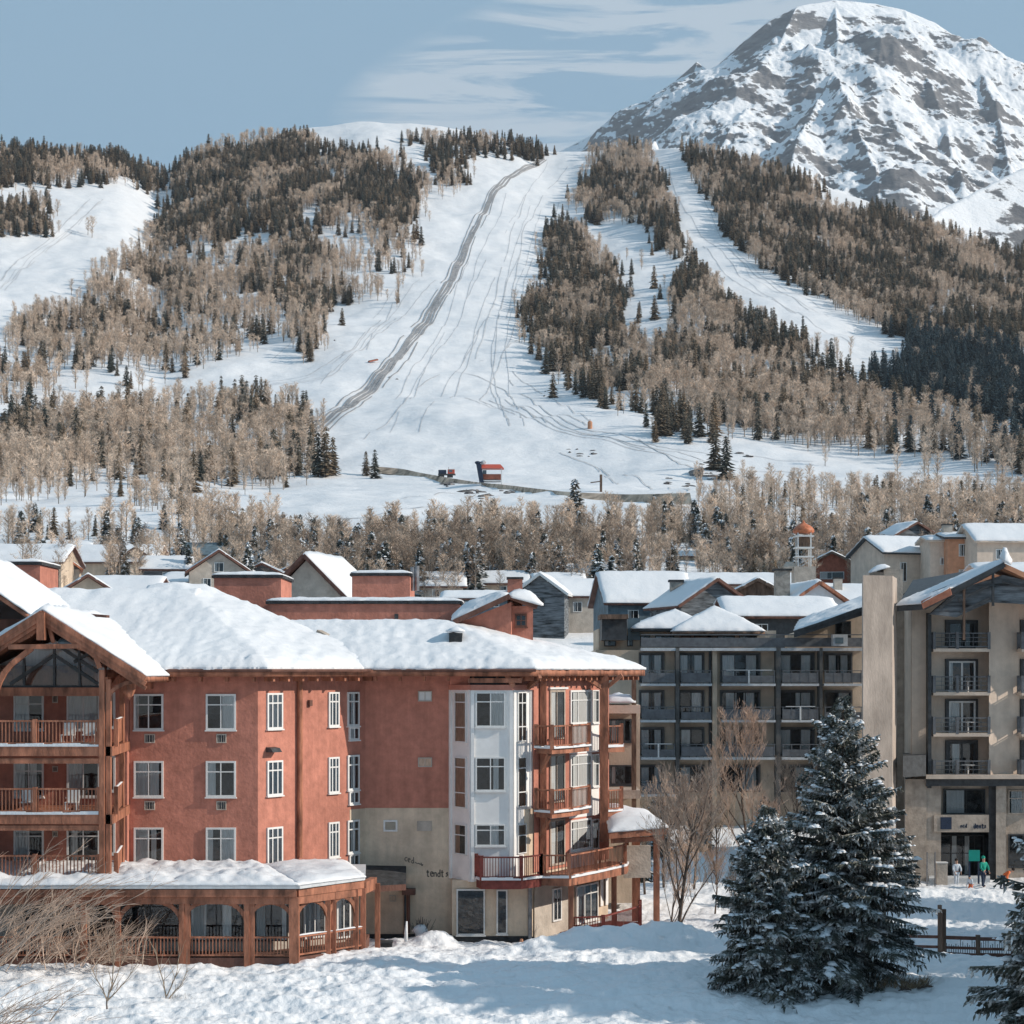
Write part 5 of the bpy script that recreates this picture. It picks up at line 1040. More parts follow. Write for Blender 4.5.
# roofs on the block
hip_roof(MBK, [(X(673, 145), 145), (X(765, 145), 145), (X(765, 145)-.2, 155), (X(673, 145)+.2, 155)], (.62, .52, .6, .52), Z(631.5, 145), .3, 80, .25, rm='shingle', fascia='post', lump=.05, sm='snowclean', fh=.25)
hip_roof(MBK, [(X(632, 147), 147), (X(712, 147), 147), (X(712, 147), 157), (X(629, 147), 157)], (.55, .5, .5, .35), Z(629, 147), .35, 81, .25, cap=2.6, fascia='dark', lump=.06, sm='snowclean', fh=.2)
bp('balcony', MB().box(X(600, 144), X(628, 144), 143.5, 148, Z(619, 144), Z(614.5, 144)), 'post')
bp('wall', MB().box(X(602, 144.5), X(627, 144.5), 144.6, 148, Z(640, 144), Z(619, 144)), 'dark')
bp('dormer', MB().prism([(X(628, 148), 148), (X(640, 148), 148), (X(640, 148), 152), (X(628, 148), 152)], Z(640, 148), Z(618, 148)), 'bluegrey')
# dark mono-pitch roof sweeping up to the right
q = [(X(794, 143), 143, Z(631, 143)), (X(868, 143), 143, Z(607, 143)), (X(868, 150), 150, Z(594, 150)), (X(800, 150), 150, Z(620, 150))]
mb = MB(); mb.hexa([(p[0], p[1], p[2]-.5) for p in q]+q); mr_ = bp('roof', mb, 'dark'); 
snow_slab(mr_, [q[0], (q[1][0], q[1][1], q[1][2]), q[2], q[3]], .12, 83, lump=.12, m='snowclean', edge=.8)
for k in range(5):
    t = .15+.16*k; a = Vector(q[0]).lerp(Vector(q[1]), t); b = Vector(q[3]).lerp(Vector(q[2]), t); bp('roof_batten', MB().beam(a+Vector((0, -.1, -.1)), a+Vector((4, 0, 1.35)), .12, .2), 'dark')
bp('wall', MB().prism([(X(796, 146), 146.2), (X(864, 146), 146.2), (X(864, 146), 152), (X(796, 146), 152)], Z(650, 146), [Z(634, 146), Z(612, 146), Z(612, 146), Z(634, 146)]), 'brown')
W_ = Wall(X(780, 146.2), 146.2, X(866, 146.2), 146.2); window(MBK, W_, W_.u(835), W_.u(851), Z(640, 146), Z(621, 146), cols=(.5,), rows=(), fr='dark', curt=0, sill=False, fw=.08)
mb = MB().box(X(832, 144.5), X(847, 144.5), 144.2, 145, Z(646, 144.5), Z(634.5, 144.5)); ac = mb.build('air_conditioner', M['slate'], None); tag(ac, 'pale blue boxed unit standing on the top balcony of the brown block', 'air conditioner')
mb = MB(); mb.box(X(835.5, 144.1), X(843.5, 144.1), 144.1, 144.19, Z(643.5, 144.1), Z(637.5, 144.1)); 
g_ = mb.build('grille', M['bluegrey'], ac)

# ------------------------------------------------------------------ right apartment building with the tall blank wall
RB_ = thing('apartment_building', (X(950, 125), 125, -1), 'sand-coloured apartment building with a tall blank end wall and stacked balconies at the right edge', 'apartment building')
def cp(name, mb, m, par=None): return mb.build(name, M[m], par or RB_)
gb = -2.5
cp('blank_wall', MB().prism([(X(862, 122), 121.6), (X(893, 122), 122.2), (X(897, 126), 126), (X(862, 126), 126)], gb, Z(575.5, 122)), 'sandbl')
cp('wall', MB().box(X(893, 128)+.05, X(914, 128), 128, 136, gb, Z(608, 128)), 'sanddk')
cp('wall', MB().box(X(912, 125.5), X(930, 125.5), 125.5, 136, gb+.0, Z(604, 125.5)), 'sand')
cp('drain_pipe', MB().box(X(928, 124.8), X(931.5, 124.8), 124.8, 125.4, Z(788, 125), Z(613, 125)), 'dark')
# the front is turned a little towards the sun
def cw(px, D): return (X(px, D), D)
CWl = Wall(*cw(930, 125.9), *cw(992, 126.9)); CWr = Wall(*cw(1018, 126.2), *cw(1090, 127.4))
cp('wall', MB().prism([cw(930, 125.9), cw(992, 126.9), cw(992, 136), cw(930, 136)], Z(779, 126), Z(590, 128)), 'sand')
cp('wall', MB().prism([cw(1018, 126.2), cw(1090, 127.4), cw(1090, 136), cw(1018, 136)], Z(779, 126), Z(590, 128)), 'sand')
PIL = Wall(*cw(989, 125.3), *cw(1019, 126.1))
cp('pillar', MB().prism([cw(989, 125.3), cw(1019, 126.1), cw(1019, 130), cw(989, 130)], Z(778, 125), Z(596, 125)), 'sand')
for i, (y0, y1, ys) in enumerate([(620, 646, 648.5), (659, 690, 692), (699, 731, 733), (740, 773, 776)]):
    for W, ra, rb, wa, wb in ((CWl, 932, 989, 948, 975), (CWr, 1020, 1085, 1023, 1050)):
        um = (W.u(wa)+W.u(wb))/2; mb = MB()
        W.box(mb, W.u(wa-3), W.u(wa), W.z(y1, um), W.z(y0, um), 0, .16); W.box(mb, W.u(wb), W.u(wb+2), W.z(y1, um), W.z(y0, um), 0, .16); W.box(mb, W.u(wa), W.u(wb), W.z(y0+2, um), W.z(y0, um), 0, .16); cp('door_surround', mb, 'dark')
        window(RB_, W, W.u(wa), W.u(wb), W.z(y1+3, um), W.z(y0+2, um), cols=(.5,), rows=(), fr='frame' if i in (1, 2) else 'dark', fw=.12, seed=700+i*3+ra, curt=i != 0, curtpat=[[(0, .2)], [(0, .12)], [(0, .4)], [(.1, .4)]][i], sill=False, name='balcony_door', mull=.14)
        z = Z(ys, 125.2); xa, xb = X(ra, 125.2), X(rb, 125.2)
        s_ = MB().box(xa, xb-.05 if rb < 1000 else xb, 124.75, 127.0, z-.22, z).build('balcony', M['sand'], RB_)
        railing(s_, [(xa+.06, 125.8), (xa+.06, 124.83), ((xa+xb)/2-.3, 124.83), (xb-.1, 124.83)], z, h=1.0, m='railgrey', sp=.42, bw=.03, toprail=.05)
        mb = MB(); mb.beam((xa+.06, 124.83, z+.45), (xb-.1, 124.83, z+.45), .03, .04); mb.beam((xa+.06, 124.83, z+.72), (xb-.1, 124.83, z+.72), .03, .04); mb.build('rail_wire', M['railgrey'], s_)
        if i in (1, 2, 3) and ra < 1000:
            k = MB(); cx_ = xa+2.4; k.tube([(cx_, 125.35, z), (cx_, 125.35, z+.68)], .05, 6); k.tube([(cx_, 125.35, z+.68), (cx_, 125.35, z+.74)], .42, 12); tb = k.build('terrace_table', M['frame']); tag(tb, f'small pale round table on the {["", "third", "second", "first"][i]}-floor balcony of the sand building', 'table')
cp('side_balcony', MB().prism([cw(903, 122.6), cw(926, 124), cw(926, 126), cw(903, 127)], Z(776, 124), Z(755, 124)), 'dark')
cp('string_course', MB().prism([cw(926, 124.4), cw(1090, 124.4), cw(1090, 128), cw(926, 128)], Z(779, 124.4), Z(775, 124.4)), 'sand')
cp('string_course', MB().prism([cw(926, 124.7), cw(1090, 124.7), cw(1090, 128), cw(926, 128)], Z(786, 124.7), Z(779, 124.7)-.003), 'dark')
cp('tall_side_wall', MB().prism([cw(905, 124.9), cw(926.5, 124.9), cw(926.5, 130), cw(905, 130)], gb, Z(779, 125)), 'sanddk')
cp('ground_floor_wall', MB().prism([cw(926.5, 125.0), cw(941, 125.0), cw(941, 129), cw(926.5, 129)], gb, Z(786, 125)-.003), 'sanddk')
cp('ground_floor_wall', MB().prism([cw(996, 125.0), cw(1006, 125.0), cw(1006, 129), cw(996, 129)], gb, Z(786, 125)-.003), 'sanddk')
cp('ground_floor_wall', MB().prism([cw(988.5, 125.4), cw(996, 125.4), cw(996, 129), cw(988.5, 129)], gb, Z(786, 125)-.003), 'dark')
cp('ground_floor_wall', MB().prism([cw(941, 126), cw(988.5, 126), cw(988.5, 129), cw(941, 129)], Z(832, 125), Z(786, 125)-.003), 'sanddk')
cp('sign_band', MB().prism([cw(934, 124.85), cw(989, 124.85), cw(989, 125.9), cw(934, 125.9)], Z(832, 125), Z(815, 125)), 'sanddk')
cp('ground_floor_wall', MB().prism([cw(1006, 126), cw(1100, 126), cw(1100, 129), cw(1006, 129)], gb, Z(786, 125)-.003), 'sanddk')
cp('ground_floor_wall', MB().prism([cw(941, 128.2), cw(988.5, 128.2), cw(988.5, 129), cw(941, 129)], gb, Z(832, 125)-.003), 'inside')  # back of the entry, its shade put into a near-black colour
GWl = Wall(*cw(941, 126), *cw(988.5, 126)); GWr = Wall(*cw(1006, 126), *cw(1100, 126)); GWe = Wall(*cw(930, 128.2), *cw(995, 128.2))
window(RB_, GWl, GWl.u(943), GWl.u(985), Z(814, 126), Z(789, 126), cols=(.55, .93), rows=(), fr='dark', seed=3, curtpat=[(.05, .5)], sill=False)
window(RB_, GWr, GWr.u(1008), GWr.u(1045), Z(814, 126), Z(790, 126), cols=(.4,), rows=(.65,), fr='sanddk', seed=4, curtpat=[(.05, .5)], sill=False)
window(RB_, GWr, GWr.u(1008), GWr.u(1045), Z(868, 126), Z(834, 126), cols=(.4,), rows=(.5,), fr='dark', seed=5, curt=0, sill=False)
window(RB_, GWe, GWe.u(936), GWe.u(984), Z(876, 128), Z(835, 128), cols=(.3, .55, .8), rows=(.55,), fr='dark', seed=6, curtpat=[(.32, .42), (.6, .7)], sill=False, name='entrance_door')
SB = Wall(*cw(934, 124.85), *cw(989, 124.85))
SB.box(mb := MB(), SB.u(940.5), SB.u(951.5), Z(829, 125), Z(817, 125), 0, .03); cp('sign_panel', mb, 'navy')
cp('sign_lettering', glyphs(SB, 960.5, 827.6, 3.2, [(0, GLY['n']), (2.2, GLY['c']), (4.6, GLY['d'])], 0, .05), 'navy')
cp('sign_lettering', glyphs(SB, 973.5, 828.3, 4.0, [(0, GLY['d']), (2.6, GLY['e']), (5.4, GLY['n']), (8.2, GLY['t']), (10.6, GLY['s'])], 0, .07), 'navy')
cp('entrance_step', MB().prism([cw(929, 123.4), cw(990, 123.4), cw(990, 125), cw(929, 125)], gb, Z(877, 124)-.02), 'slate')
# roof of the right building: snow-laden slope, gable verge and dark trusses
A = [(X(897, 123.5), 123.5, Z(606, 123.5)), (X(926, 122.6), 122.6, Z(604, 122.6)), (X(1004, 122.6), 122.6, Z(563, 122.6)), (X(990, 134), 134, Z(567, 134)), (X(913, 134), 134, Z(580, 134))]
q1 = [A[0], A[1], A[2], A[3]]; q = [A[0], A[1], A[2], A[3]]
mb = MB(); top = [A[0], A[1], A[2], A[3], A[4]]
b = len(mb.v); mb.v += top+[(p[0], p[1], p[2]-.35) for p in top]; mb.f += [(0, 1, 2), (0, 2, 3), (0, 3, 4), (7, 6, 5), (8, 7, 5), (9, 8, 5)]+[(i, 5+i, 5+(i+1) % 5, (i+1) % 5) for i in range(5)]; mb.mi += [0]*11
rr_ = cp('roof', mb, 'dark')
snow_slab(rr_, [A[0], A[1], A[2], A[3]], .28, 91, lump=.05, m='snowclean', nx=60, ny=50); 
e2 = [(X(1004, 122.6), 122.6, Z(563, 122.6)), (X(1110, 122.6), 122.6, Z(612, 122.6)), (X(1090, 134), 134, Z(606, 134)), (X(990, 134), 134, Z(567, 134))]
mb = MB().hexa([(p[0], p[1], p[2]-.35) for p in e2]+e2); r2_ = cp('roof', mb, 'orange')
snow_slab(r2_, [(X(1002, 122.6), 122.4, Z(562, 122.6)), (X(1010, 122.6), 122.4, Z(566, 122.6)), (X(1010, 126), 126, Z(560, 126)), (X(1000, 126), 126, Z(558, 126))], .8, 92, lump=.1, edge=.25)
mb = MB(); mb.beam(A[1], Vector(A[2])+Vector((0, -.1, -.1)), .25, .3); cp('verge_board', mb, 'dark')
snow_slab(rr_, [(X(924, 122), 122.2, Z(603, 122)), (X(950, 122), 122.2, Z(588, 122)), (X(950, 124), 123, Z(588, 124)), (X(925, 124), 123, Z(603, 124))], .15, 95)
cp('bare_roof_strip', MB().hexa([pt(923, 609, 122.2), pt(952, 595, 122.2), pt(952, 594, 122.5), pt(923, 608, 122.5), pt(921, 602, 122.2), pt(950, 588, 122.2), pt(950, 587, 122.5), pt(921, 601, 122.5)]), 'redroof2')
tr = [pt(930, 614, 123.2), pt(957, 617, 123.2), pt(990, 602, 123.2), pt(1060, 606, 123.2), pt(1060, 588, 123.2), pt(1003, 575, 123.2), pt(958, 590, 123.2)]
mb = MB(); n_p = len(tr); mb.v += [tuple(p) for p in tr]+[tuple(p+Vector((0, .5, 0))) for p in tr]; mb.f.append(tuple(range(n_p))); mb.f.append(tuple(range(n_p, 2*n_p))[::-1]); mb.mi += [0, 0]
for i in range(n_p): mb.f.append((i, n_p+i, n_p+(i+1) % n_p, (i+1) % n_p)); mb.mi.append(0)
cp('boarded_gable', mb, 'greywood')
for a, b in [((958, 600), (993, 584)), ((960, 612), (990, 598)), ((964, 588), (964, 640)), ((993, 573), (993, 606)), ((1003, 580), (1060, 596)), ((940, 608), (955, 596))]: cp('truss_beam', MB().beam(pt(*a, 122.9), pt(*b, 122.9), .14, .16), 'dark' if a[0] != 964 else 'post')
cp('wall', MB().prism([cw(926, 127.5), cw(1100, 127.5), cw(1100, 136), cw(926, 136)], Z(600, 128), Z(590, 128)), 'wooddk')
# small stone hut and its snow cap on the roofs behind the blank wall
hs_ = thing('roof_cabin', (X(884, 140), 140, Z(580, 140)), 'small pale stone cabin with a snow cap showing above the tall blank wall', 'cabin')
MB().box(X(884, 140), X(903, 140), 140, 143, 12, Z(569, 140)).build('wall', M['stone'], hs_); MB().box(X(870, 140), X(885, 140), 140.2, 143, 12, Z(572, 140)).build('wall', M['stone'], hs_)
snow_slab(hs_, [(X(868, 140), 139.6, Z(574, 140)), (X(888, 140), 139.6, Z(568, 140)), (X(888, 143), 143, Z(567, 143)), (X(870, 143), 143, Z(572, 143))], .3, 99)

# ------------------------------------------------------------------ village houses
def house(label, px, ye, D, w, d, rise, yaw=0., side=False, wall='stone', trim='wooddk', roof='shingle', base=None, wins=(), chim=None, seed=0, snow=.3, over=.5, cat='house', name='house', gablem=None, gr='village houses behind the hotel', snowy=True, doors=True):
    """px centre column, ye eave row, w width and d depth in metres; side: the eave faces the camera, else the gable"""
    if px < 600 and D > 200: ye += 6; w *= .82; rise *= .82
    x, z = X(px, D), Z(ye, D); zb = (gz1(x, D) if base is None else base)-1.5
    t = thing(name, (x, D, zb), label, cat); c, s = math.cos(yaw), math.sin(yaw)
    def G(p): return (x+c*p[0]-s*p[1], D+s*p[0]+c*p[1], p[2])
    hw, hd = w/2, d
    poly = [G((-hw, 0, 0))[:2], G((hw, 0, 0))[:2], G((hw, hd, 0))[:2], G((-hw, hd, 0))[:2]]
    mb = MB().prism(poly, zb, z); mb.build('wall', M[wall], t)
    o_ = over; rq = [G((-hw-o_, -o_, 0)), G((hw+o_, -o_, 0)), G((hw+o_, hd+o_, 0)), G((-hw-o_, hd+o_, 0))]; R4 = [p[:2] for p in rq]
    if side: k = rise/(hd/2+o_); pit = (k, None, k, None)
    else: k = rise/(hw+o_); pit = (None, k, None, k)
    if side == 'hip': k = rise/(min(hw, hd/2)+o_); pit = (k, k, k, k)
    r = hip_roof(t, R4, pit, z-.05, snow, seed, .4, rm=roof, fascia=trim, lump=.05, sm='snowclean', fh=.22, snow=snowy)
    if side is False:                                 # close the gable triangle
        kk = rise*hw/(hw+o_)
        for yy in (0.02, hd-.02):
            a, b_, e = G((-hw, yy, z-.06)), G((hw, yy, z-.06)), G((0, yy, z+kk)); a2, b2, e2_ = G((-hw, yy+.2, z-.06)), G((hw, yy+.2, z-.06)), G((0, yy+.2, z+kk)); m_ = MB(); m_.face([a, b_, e]); m_.face([b2, a2, e2_]); m_.face([a, e, e2_, a2]); m_.face([b_, b2, e2_, e]); m_.build('gable', M[gablem or wall], t)
        for sg in (-1, 1): MB().beam(G((sg*(hw+o_), -o_-.04, z-.12)), G((0, -o_-.04, z+rise-.1)), .12, .28).build('verge_board', M[trim], t)
    else:
        if side is True:
            for xx in (-hw+.02, hw-.02):
                m_ = MB(); m_.face([G((xx, 0, z-.06)), G((xx, hd, z-.06)), G((xx, hd/2, z+rise*.9))]); m_.build('gable', M[gablem or wall], t)
    FWl = Wall(*G((-hw, 0, 0))[:2], *G((hw, 0, 0))[:2])
    for (u, zz_, ww, h_) in wins: window(t, FWl, u*w-ww/2, u*w+ww/2, z-zz_-h_/2, z-zz_+h_/2, cols=(.5,), rows=(), fr='frame' if trim != 'frame' else 'dark', fw=.07, seed=seed+int(u*10), curtpat=[(0, .3)], sill=False)
    if chim:
        cx_, cy_, ch_, cw_ = chim; p = G((cx_, cy_, 0)); m_ = MB().box(p[0]-cw_/2, p[0]+cw_/2, p[1]-cw_/2, p[1]+cw_/2, z, z+ch_); cc = m_.build('chimney', M['stone'], r); MB().box(p[0]-cw_/2-.08, p[0]+cw_/2+.08, p[1]-cw_/2-.08, p[1]+cw_/2+.08, z+ch_+.002, z+ch_+.15).build('chimney_cap', M['plinth'], cc)
    return t
W2 = ((.3, 1.3, 1.1, 1.2), (.7, 1.3, 1.1, 1.2))
house('long low house with deep white roof at the far left edge behind the roof boxes', 6, 556, 255, 18, 12, 3.2, 0, True, 'brown', wins=W2, seed=1)
house('broad house with a red-trimmed front gable and wide snow roof at left', 52, 563, 262, 9, 16, 3.6, .25, False, 'stone', trim='wood', gablem='greywood', wins=W2, seed=2)
house('long snow roof stretching behind the red-trimmed gable at left', 88, 556, 285, 24, 11, 3.4, -.06, True, 'brown', wins=W2, seed=3)
house('low brown house with curved snow roof just above the hotel ridge', 88, 588, 205, 7, 9, 2.6, .2, False, 'brown', trim='wooddk', wins=((.5, .6, 1.4, 1),), seed=4)
house('tan low house with broad snow roof above the hotel ridge', 118, 586, 208, 9.5, 8, 2.2, -.05, True, 'stone', wins=W2, seed=5)
house('small snow-roofed shed between bushes above the hotel roof', 150, 590, 215, 6, 6, 1.4, .1, True, 'stone', wins=(), seed=6, cat='shed')
house('low house half hidden behind the tree with flat snow roof', 186, 576, 250, 8, 7, 1.6, -.1, True, 'post', wins=W2, seed=7)
house('pale house with brown-edged front gable and small porch', 219, 566, 240, 9, 9, 3.4, .18, False, 'stone', trim='wooddk', gablem='stone', wins=((.5, -.6, 1.2, 1.2), (.3, 1.4, 1, 1.2)), seed=8)
house('house with a bare blue-grey sheet roof above the brown-edged gable', 207, 548, 300, 10, 8, 2.6, .1, True, 'brown', seed=9, roof='bluegrey', trim='bluegrey', snowy=False, wins=W2)
house('dark house with a rounded snow roof left of the white roof slope', 262, 572, 250, 9, 8, 2.4, 0, False, 'greywood', wins=W2, seed=10)
house('small pale house above the dark rounded one', 245, 556, 290, 8, 7, 2.2, 0, True, 'stone', wins=W2, seed=11)
house('house showing only its big plain white roof beside the red roof box', 306, 600, 150, 6.5, 9, 3.6, -.25, False, 'stone', seed=12, snow=.4, base=6, wins=(), chim=(-1.6, 4, 2.6, .5))
house('long low pale blue building behind the hotel chimney', 478, 592, 210, 9, 5, .9, 0, True, 'bluegrey', seed=13, wins=((.25, .7, 1, .6), (.5, .7, 1, .6), (.75, .7, 1, .6)), cat='building')
house('grey gabled house with wide snow roof right of the hotel chimney', 540, 588, 222, 7, 9, 3, -.15, False, 'greywood', trim='frame', gablem='greywood', wins=((.5, .9, 1, 1),), seed=14)
house('white-roofed house right of the grey gabled house', 562, 584, 232, 7, 8, 2.6, .1, True, 'stone', wins=(), seed=15)
house('snowy low house above the grey gabled one', 528, 566, 270, 11, 7, 1.6, 0, True, 'stone', wins=W2, seed=16)
house('snow-laden steep house beside the square tan chimney', 650, 603, 190, 8.5, 9, 3.2, .12, True, 'bluegrey', gablem='bluegrey', wins=W2, seed=17)
house('long flat snow roof running behind the village centre', 735, 584, 232, 19, 9, 1.4, 0, True, 'stone', wins=W2, seed=18, cat='building')
house('rugged timber house with sagging snow roof in the village centre', 716, 606, 178, 7, 8, 2.6, .3, False, 'greywood', gablem='greywood', wins=W2, seed=19)
house('tan gabled house with snow-edged roof in the village centre', 758, 602, 186, 8, 10, 2.3, -.08, False, 'post', trim='post', gablem='post', wins=((.5, .8, 1.2, .9),), seed=20)
house('low house with pale blue shaded snow roof in front of the tan chimney', 783, 616, 168, 9.5, 8, 1.7, .05, True, 'dark', wins=W2, seed=21)
house('house with a white-boarded gable edged in reddish wood', 819, 608, 178, 6.6, 12, 2.5, .12, False, 'orange2', trim='wood', gablem='bluewhite', wins=((.5, 1.2, 1.4, .8),), seed=22)
house('long snow-covered wing behind the white-boarded gable', 843, 604, 186, 10, 9, 2.0, 0, True, 'orange2', trim='wood', wins=W2, seed=23, chim=(0, 3, 2.6, .8))
house('red-fronted chalet with snow-edged roof below the domed tower', 832, 571, 255, 9.5, 9, 2.6, -.15, False, 'orange2', trim='post', gablem='orange2', wins=((.5, .6, 3.2, 1),), seed=24)
house('tiny orange-gabled hut in front of the evergreens', 757, 569, 290, 5.5, 5, 1.5, 0, False, 'orange', trim='frame', gablem='orange', wins=(), seed=25, cat='hut', name='hut')
house('low snow-roofed house among trees above the village centre', 690, 556, 300, 13, 7, 1.4, 0, True, 'brown', wins=W2, seed=26)
house('pale house with light roof behind the red chalet', 850, 560, 290, 9, 7, 1.6, 0, True, 'stone', wins=(), seed=27)
house('tan two-storey house with a blue-shaded lean roof at right', 922, 553, 238, 10.5, 9, 2.2, .30, True, 'sand', trim='dark', wins=((.25, 2.4, .9, 2.4), (.6, 2.4, .9, 2.0)), seed=28)
house('plain sand-coloured tower house beside the orange facade', 949, 540, 232, 4.6, 6, .6, 0, True, 'sand', trim='sand', wins=((.35, 2.6, .8, .9),), seed=29, chim=(.1, 1.5, 1.9, 1.1))
house('orange-rendered house with dark loggia windows at right', 979, 537, 230, 7.6, 8, .7, 0, True, 'orange', trim='dark', wins=((.25, 1.6, 1.1, 1.5), (.65, 1.6, 2.6, 1.5), (.25, 4.6, 1.1, 1.3)), seed=30)
house('sand house with a smooth white roof at the far right edge', 1016, 541, 226, 9.5, 8, 2.2, .1, True, 'sand', trim='sand', wins=((.3, 1.6, 1.2, 1.2),), seed=31)
house('small white-roofed cabin on the snow above the orange house', 916, 536, 270, 6.5, 6, 2, .3, False, 'greywood', wins=(), seed=32, cat='cabin', name='cabin')
house('low roof with dark shingles at the lower right of the hut row', 1015, 572, 180, 6, 7, .9, 0, True, 'orange', trim='sand', wins=(), seed=33)
for k, (px, ye, D, w, d, ri, yw, sd_, wl, lb) in enumerate([
 (63, 545, 312, 8, 7, 1.8, .1, True, 'stone', 'small far house with a white roof above the red-trimmed gable'), (136, 556, 285, 7, 7, 2.2, -.2, False, 'brown', 'brown cabin with a pointed snow roof among the conifers at left'), (166, 563, 262, 6.5, 6, 1.8, .1, True, 'greywood', 'grey low cabin with snow roof left of the pale gabled house'),
 (300, 571, 262, 7.5, 7, 2.2, .2, False, 'greywood', 'small grey house above the plain white roof slope'), (333, 584, 236, 6, 6, 1.8, 0, True, 'stone', 'little white-roofed house between the two red roof boxes'), (345, 561, 302, 8, 7, 1.8, 0, True, 'brown', 'brown house with white roof high behind the middle red roof box'),
 (436, 580, 246, 7, 6, 1.8, .1, True, 'stone', 'white-roofed house just right of the vent pipes'), (455, 566, 284, 6, 6, 2.0, -.1, False, 'brown', 'small brown gable above the white-roofed house by the vent pipes'), (503, 577, 252, 6.5, 6, 1.6, 0, True, 'brown', 'low snow-roofed house directly above the hotel chimney'),
 (590, 590, 226, 7.5, 7, 2.0, .1, True, 'stone', 'white-roofed house left of the steep snow-laden roof'), (607, 574, 262, 7, 6, 1.6, 0, True, 'greywood', 'grey house with snow roof in the trees left of the village centre'), (572, 562, 296, 6.5, 6, 1.8, .1, False, 'stone', 'tiny pale gabled house high among the trees in the middle'),
 (640, 566, 290, 8, 6, 1.6, 0, True, 'brown', 'far brown house with a flat snow roof above the steep snow-laden one'), (735, 561, 300, 7, 6, 1.4, 0, True, 'stone', 'far snow-roofed house left of the orange-gabled hut')]):
    house(lb, px, ye, D, w/.82 if px < 600 else w, d, ri/.82 if px < 600 else ri, yw, sd_, wl, wins=W2 if k % 2 else ((.5, .9, 1, 1),), seed=60+k)
# stand-alone chimneys on the village roofs
for px, y0, y1, D, w, lb in ((676, 582, 606, 184, 1.15, 'square tan chimney beside the steep snow-laden roof'), (782, 571, 604, 180, 1.35, 'tall square tan chimney with dark cap in front of the domed tower')):
    t = thing('chimney_stack', (X(px, D), D, Z(y1, D)), lb, 'chimney'); MB().box(X(px, D)-w/2, X(px, D)+w/2, D-w/2, D+w/2, Z(y1+20, D), Z(y0, D)).build('shaft', M['concrete'], t); MB().box(X(px, D)-w/2-.15, X(px, D)+w/2+.15, D-w/2-.15, D+w/2+.15, Z(y0, D)+.002, Z(y0-2, D)).build('cap', M['plinth'], t)
# domed tower
D = 215; x = X(803.5, D); t = thing('domed_tower', (x, D, Z(590, D)), 'small lattice tower topped by an orange-red dome above the village roofs', 'tower')
MB().box(x-1.2, x+1.2, D-1.2, D+1.2, Z(600, D), Z(567, D)).build('base', M['stone'], t); MB().blob((x-1.5, D, Z(567, D)), .8, .8, .6, 2, 10, 6, jit=.05).build('small_dome', M['stone'], t)
for sx_ in (-1, 1):
    for sy_ in (-1, 1): MB().box(x+sx_*.72-.07, x+sx_*.72+.07, D+sy_*.72-.07, D+sy_*.72+.07, Z(567, D), Z(533, D)).build('leg', M['frame'], t)
for yy in (557, 548, 536.5): MB().box(x-1.05, x+1.05, D-1.05, D+1.05, Z(yy+.6, D), Z(yy-.6, D)).build('platform', M['frame'], t)
for k in (0, 1): MB().beam((x-.7, D-.75, Z(565, D)), (x+.7, D-.75, Z(558, D)), .05, .05) .build('brace', M['frame'], t) if k else MB().beam((x+.7, D-.75, Z(565, D)), (x-.7, D-.75, Z(558, D)), .05, .05).build('brace', M['frame'], t)
MB().box(x-.6, x+.6, D-.6, D+.6, Z(547.5, D), Z(537.2, D)).build('belfry', M['post'], t)
m_ = MB(); prof = [(0, 1.05), (.18, 1.22), (.45, 1.18), (.75, .95), (1.0, .55), (1.2, .2), (1.5, .05)]
m_.tube([(x, D, Z(533.5, D)+h) for h, r in prof], [r for h, r in prof], 14); m_.build('dome', M['copper'], t, smooth=True)

# ------------------------------------------------------------------ things on the ski slope
def gp_(px, py): d = dist_at(px, py); return X(px, d), d, gz1(X(px, d), d)
x, y, z = gp_(491, 486); z += 1.0; k = y/F
t = thing('lift_station', (x, y, z), 'small lift station with a red roof beside the dirt road on the slope', 'lift station')
for a, b in ((0, -1), (0, 1)): pass
for ix in (-1, 1):
    for iy in (0, 1): MB().box(x+ix*3.2*1-.12, x+ix*3.2+.12, y+iy*3-.12, y+iy*3+.12, z-1, z+4.6).build('post', M['frame'], t)
MB().box(x-3.2, x+3.1, y+.2, y+3, z+.9, z+2.5).build('cabin', M['orange2'], t); MB().box(x-3.0, x+3.1, y+.1, y+3.1, z+.2, z+.5).build('platform', M['slate'], t)
MB().box(x-2.6, x-1.4, y+.1, y+.19, z+2.5, z+3.7).build('window', M['bluegrey'], t)
MB().hexa([(x-3.0, y-.8, z+4.2), (x+4, y-.8, z+4.2), (x+4, y+4, z+4.2), (x-3.0, y+4, z+4.2), (x-3.2, y+.9, z+5.6), (x+2.9, y+.9, z+5.6), (x+2.9, y+3, z+5.6), (x-3.2, y+3, z+5.6)]).build('roof', M['redroof'], t)
m_ = MB(); m_.hexa([(x-3.6, y-.6, z), (x-2.2, y-.6, z), (x-2.2, y+2, z), (x-3.6, y+2, z), (x-4.6, y-.6, z+5.6), (x-3.0, y-.6, z+5.6), (x-3.0, y+2, z+5.6), (x-4.6, y+2, z+5.6)]); m_.blob((x-4.0, y, z+6), 1, .8, .5, 3); m_.build('drive_tower', M['navy'], t)
m_ = MB(); m_.blob((x-2.4, y+.5, z+6.2), .9, .7, .6, 4); m_.build('bull_wheel', M['slate'], t)
x, y, z = gp_(448, 481); z += 1.1
t = thing('groomer_machine', (x, y, z), 'dark tracked machine with a red cab parked left of the red-roofed lift station', 'snow groomer')
for s_ in (-2.4, .6):
    m_ = MB(); m_.tube([(x+s_-.9, y, z+.4), (x+s_+1.1, y, z+.4)], .55, 10); m_.build('track', M['dark'], t)
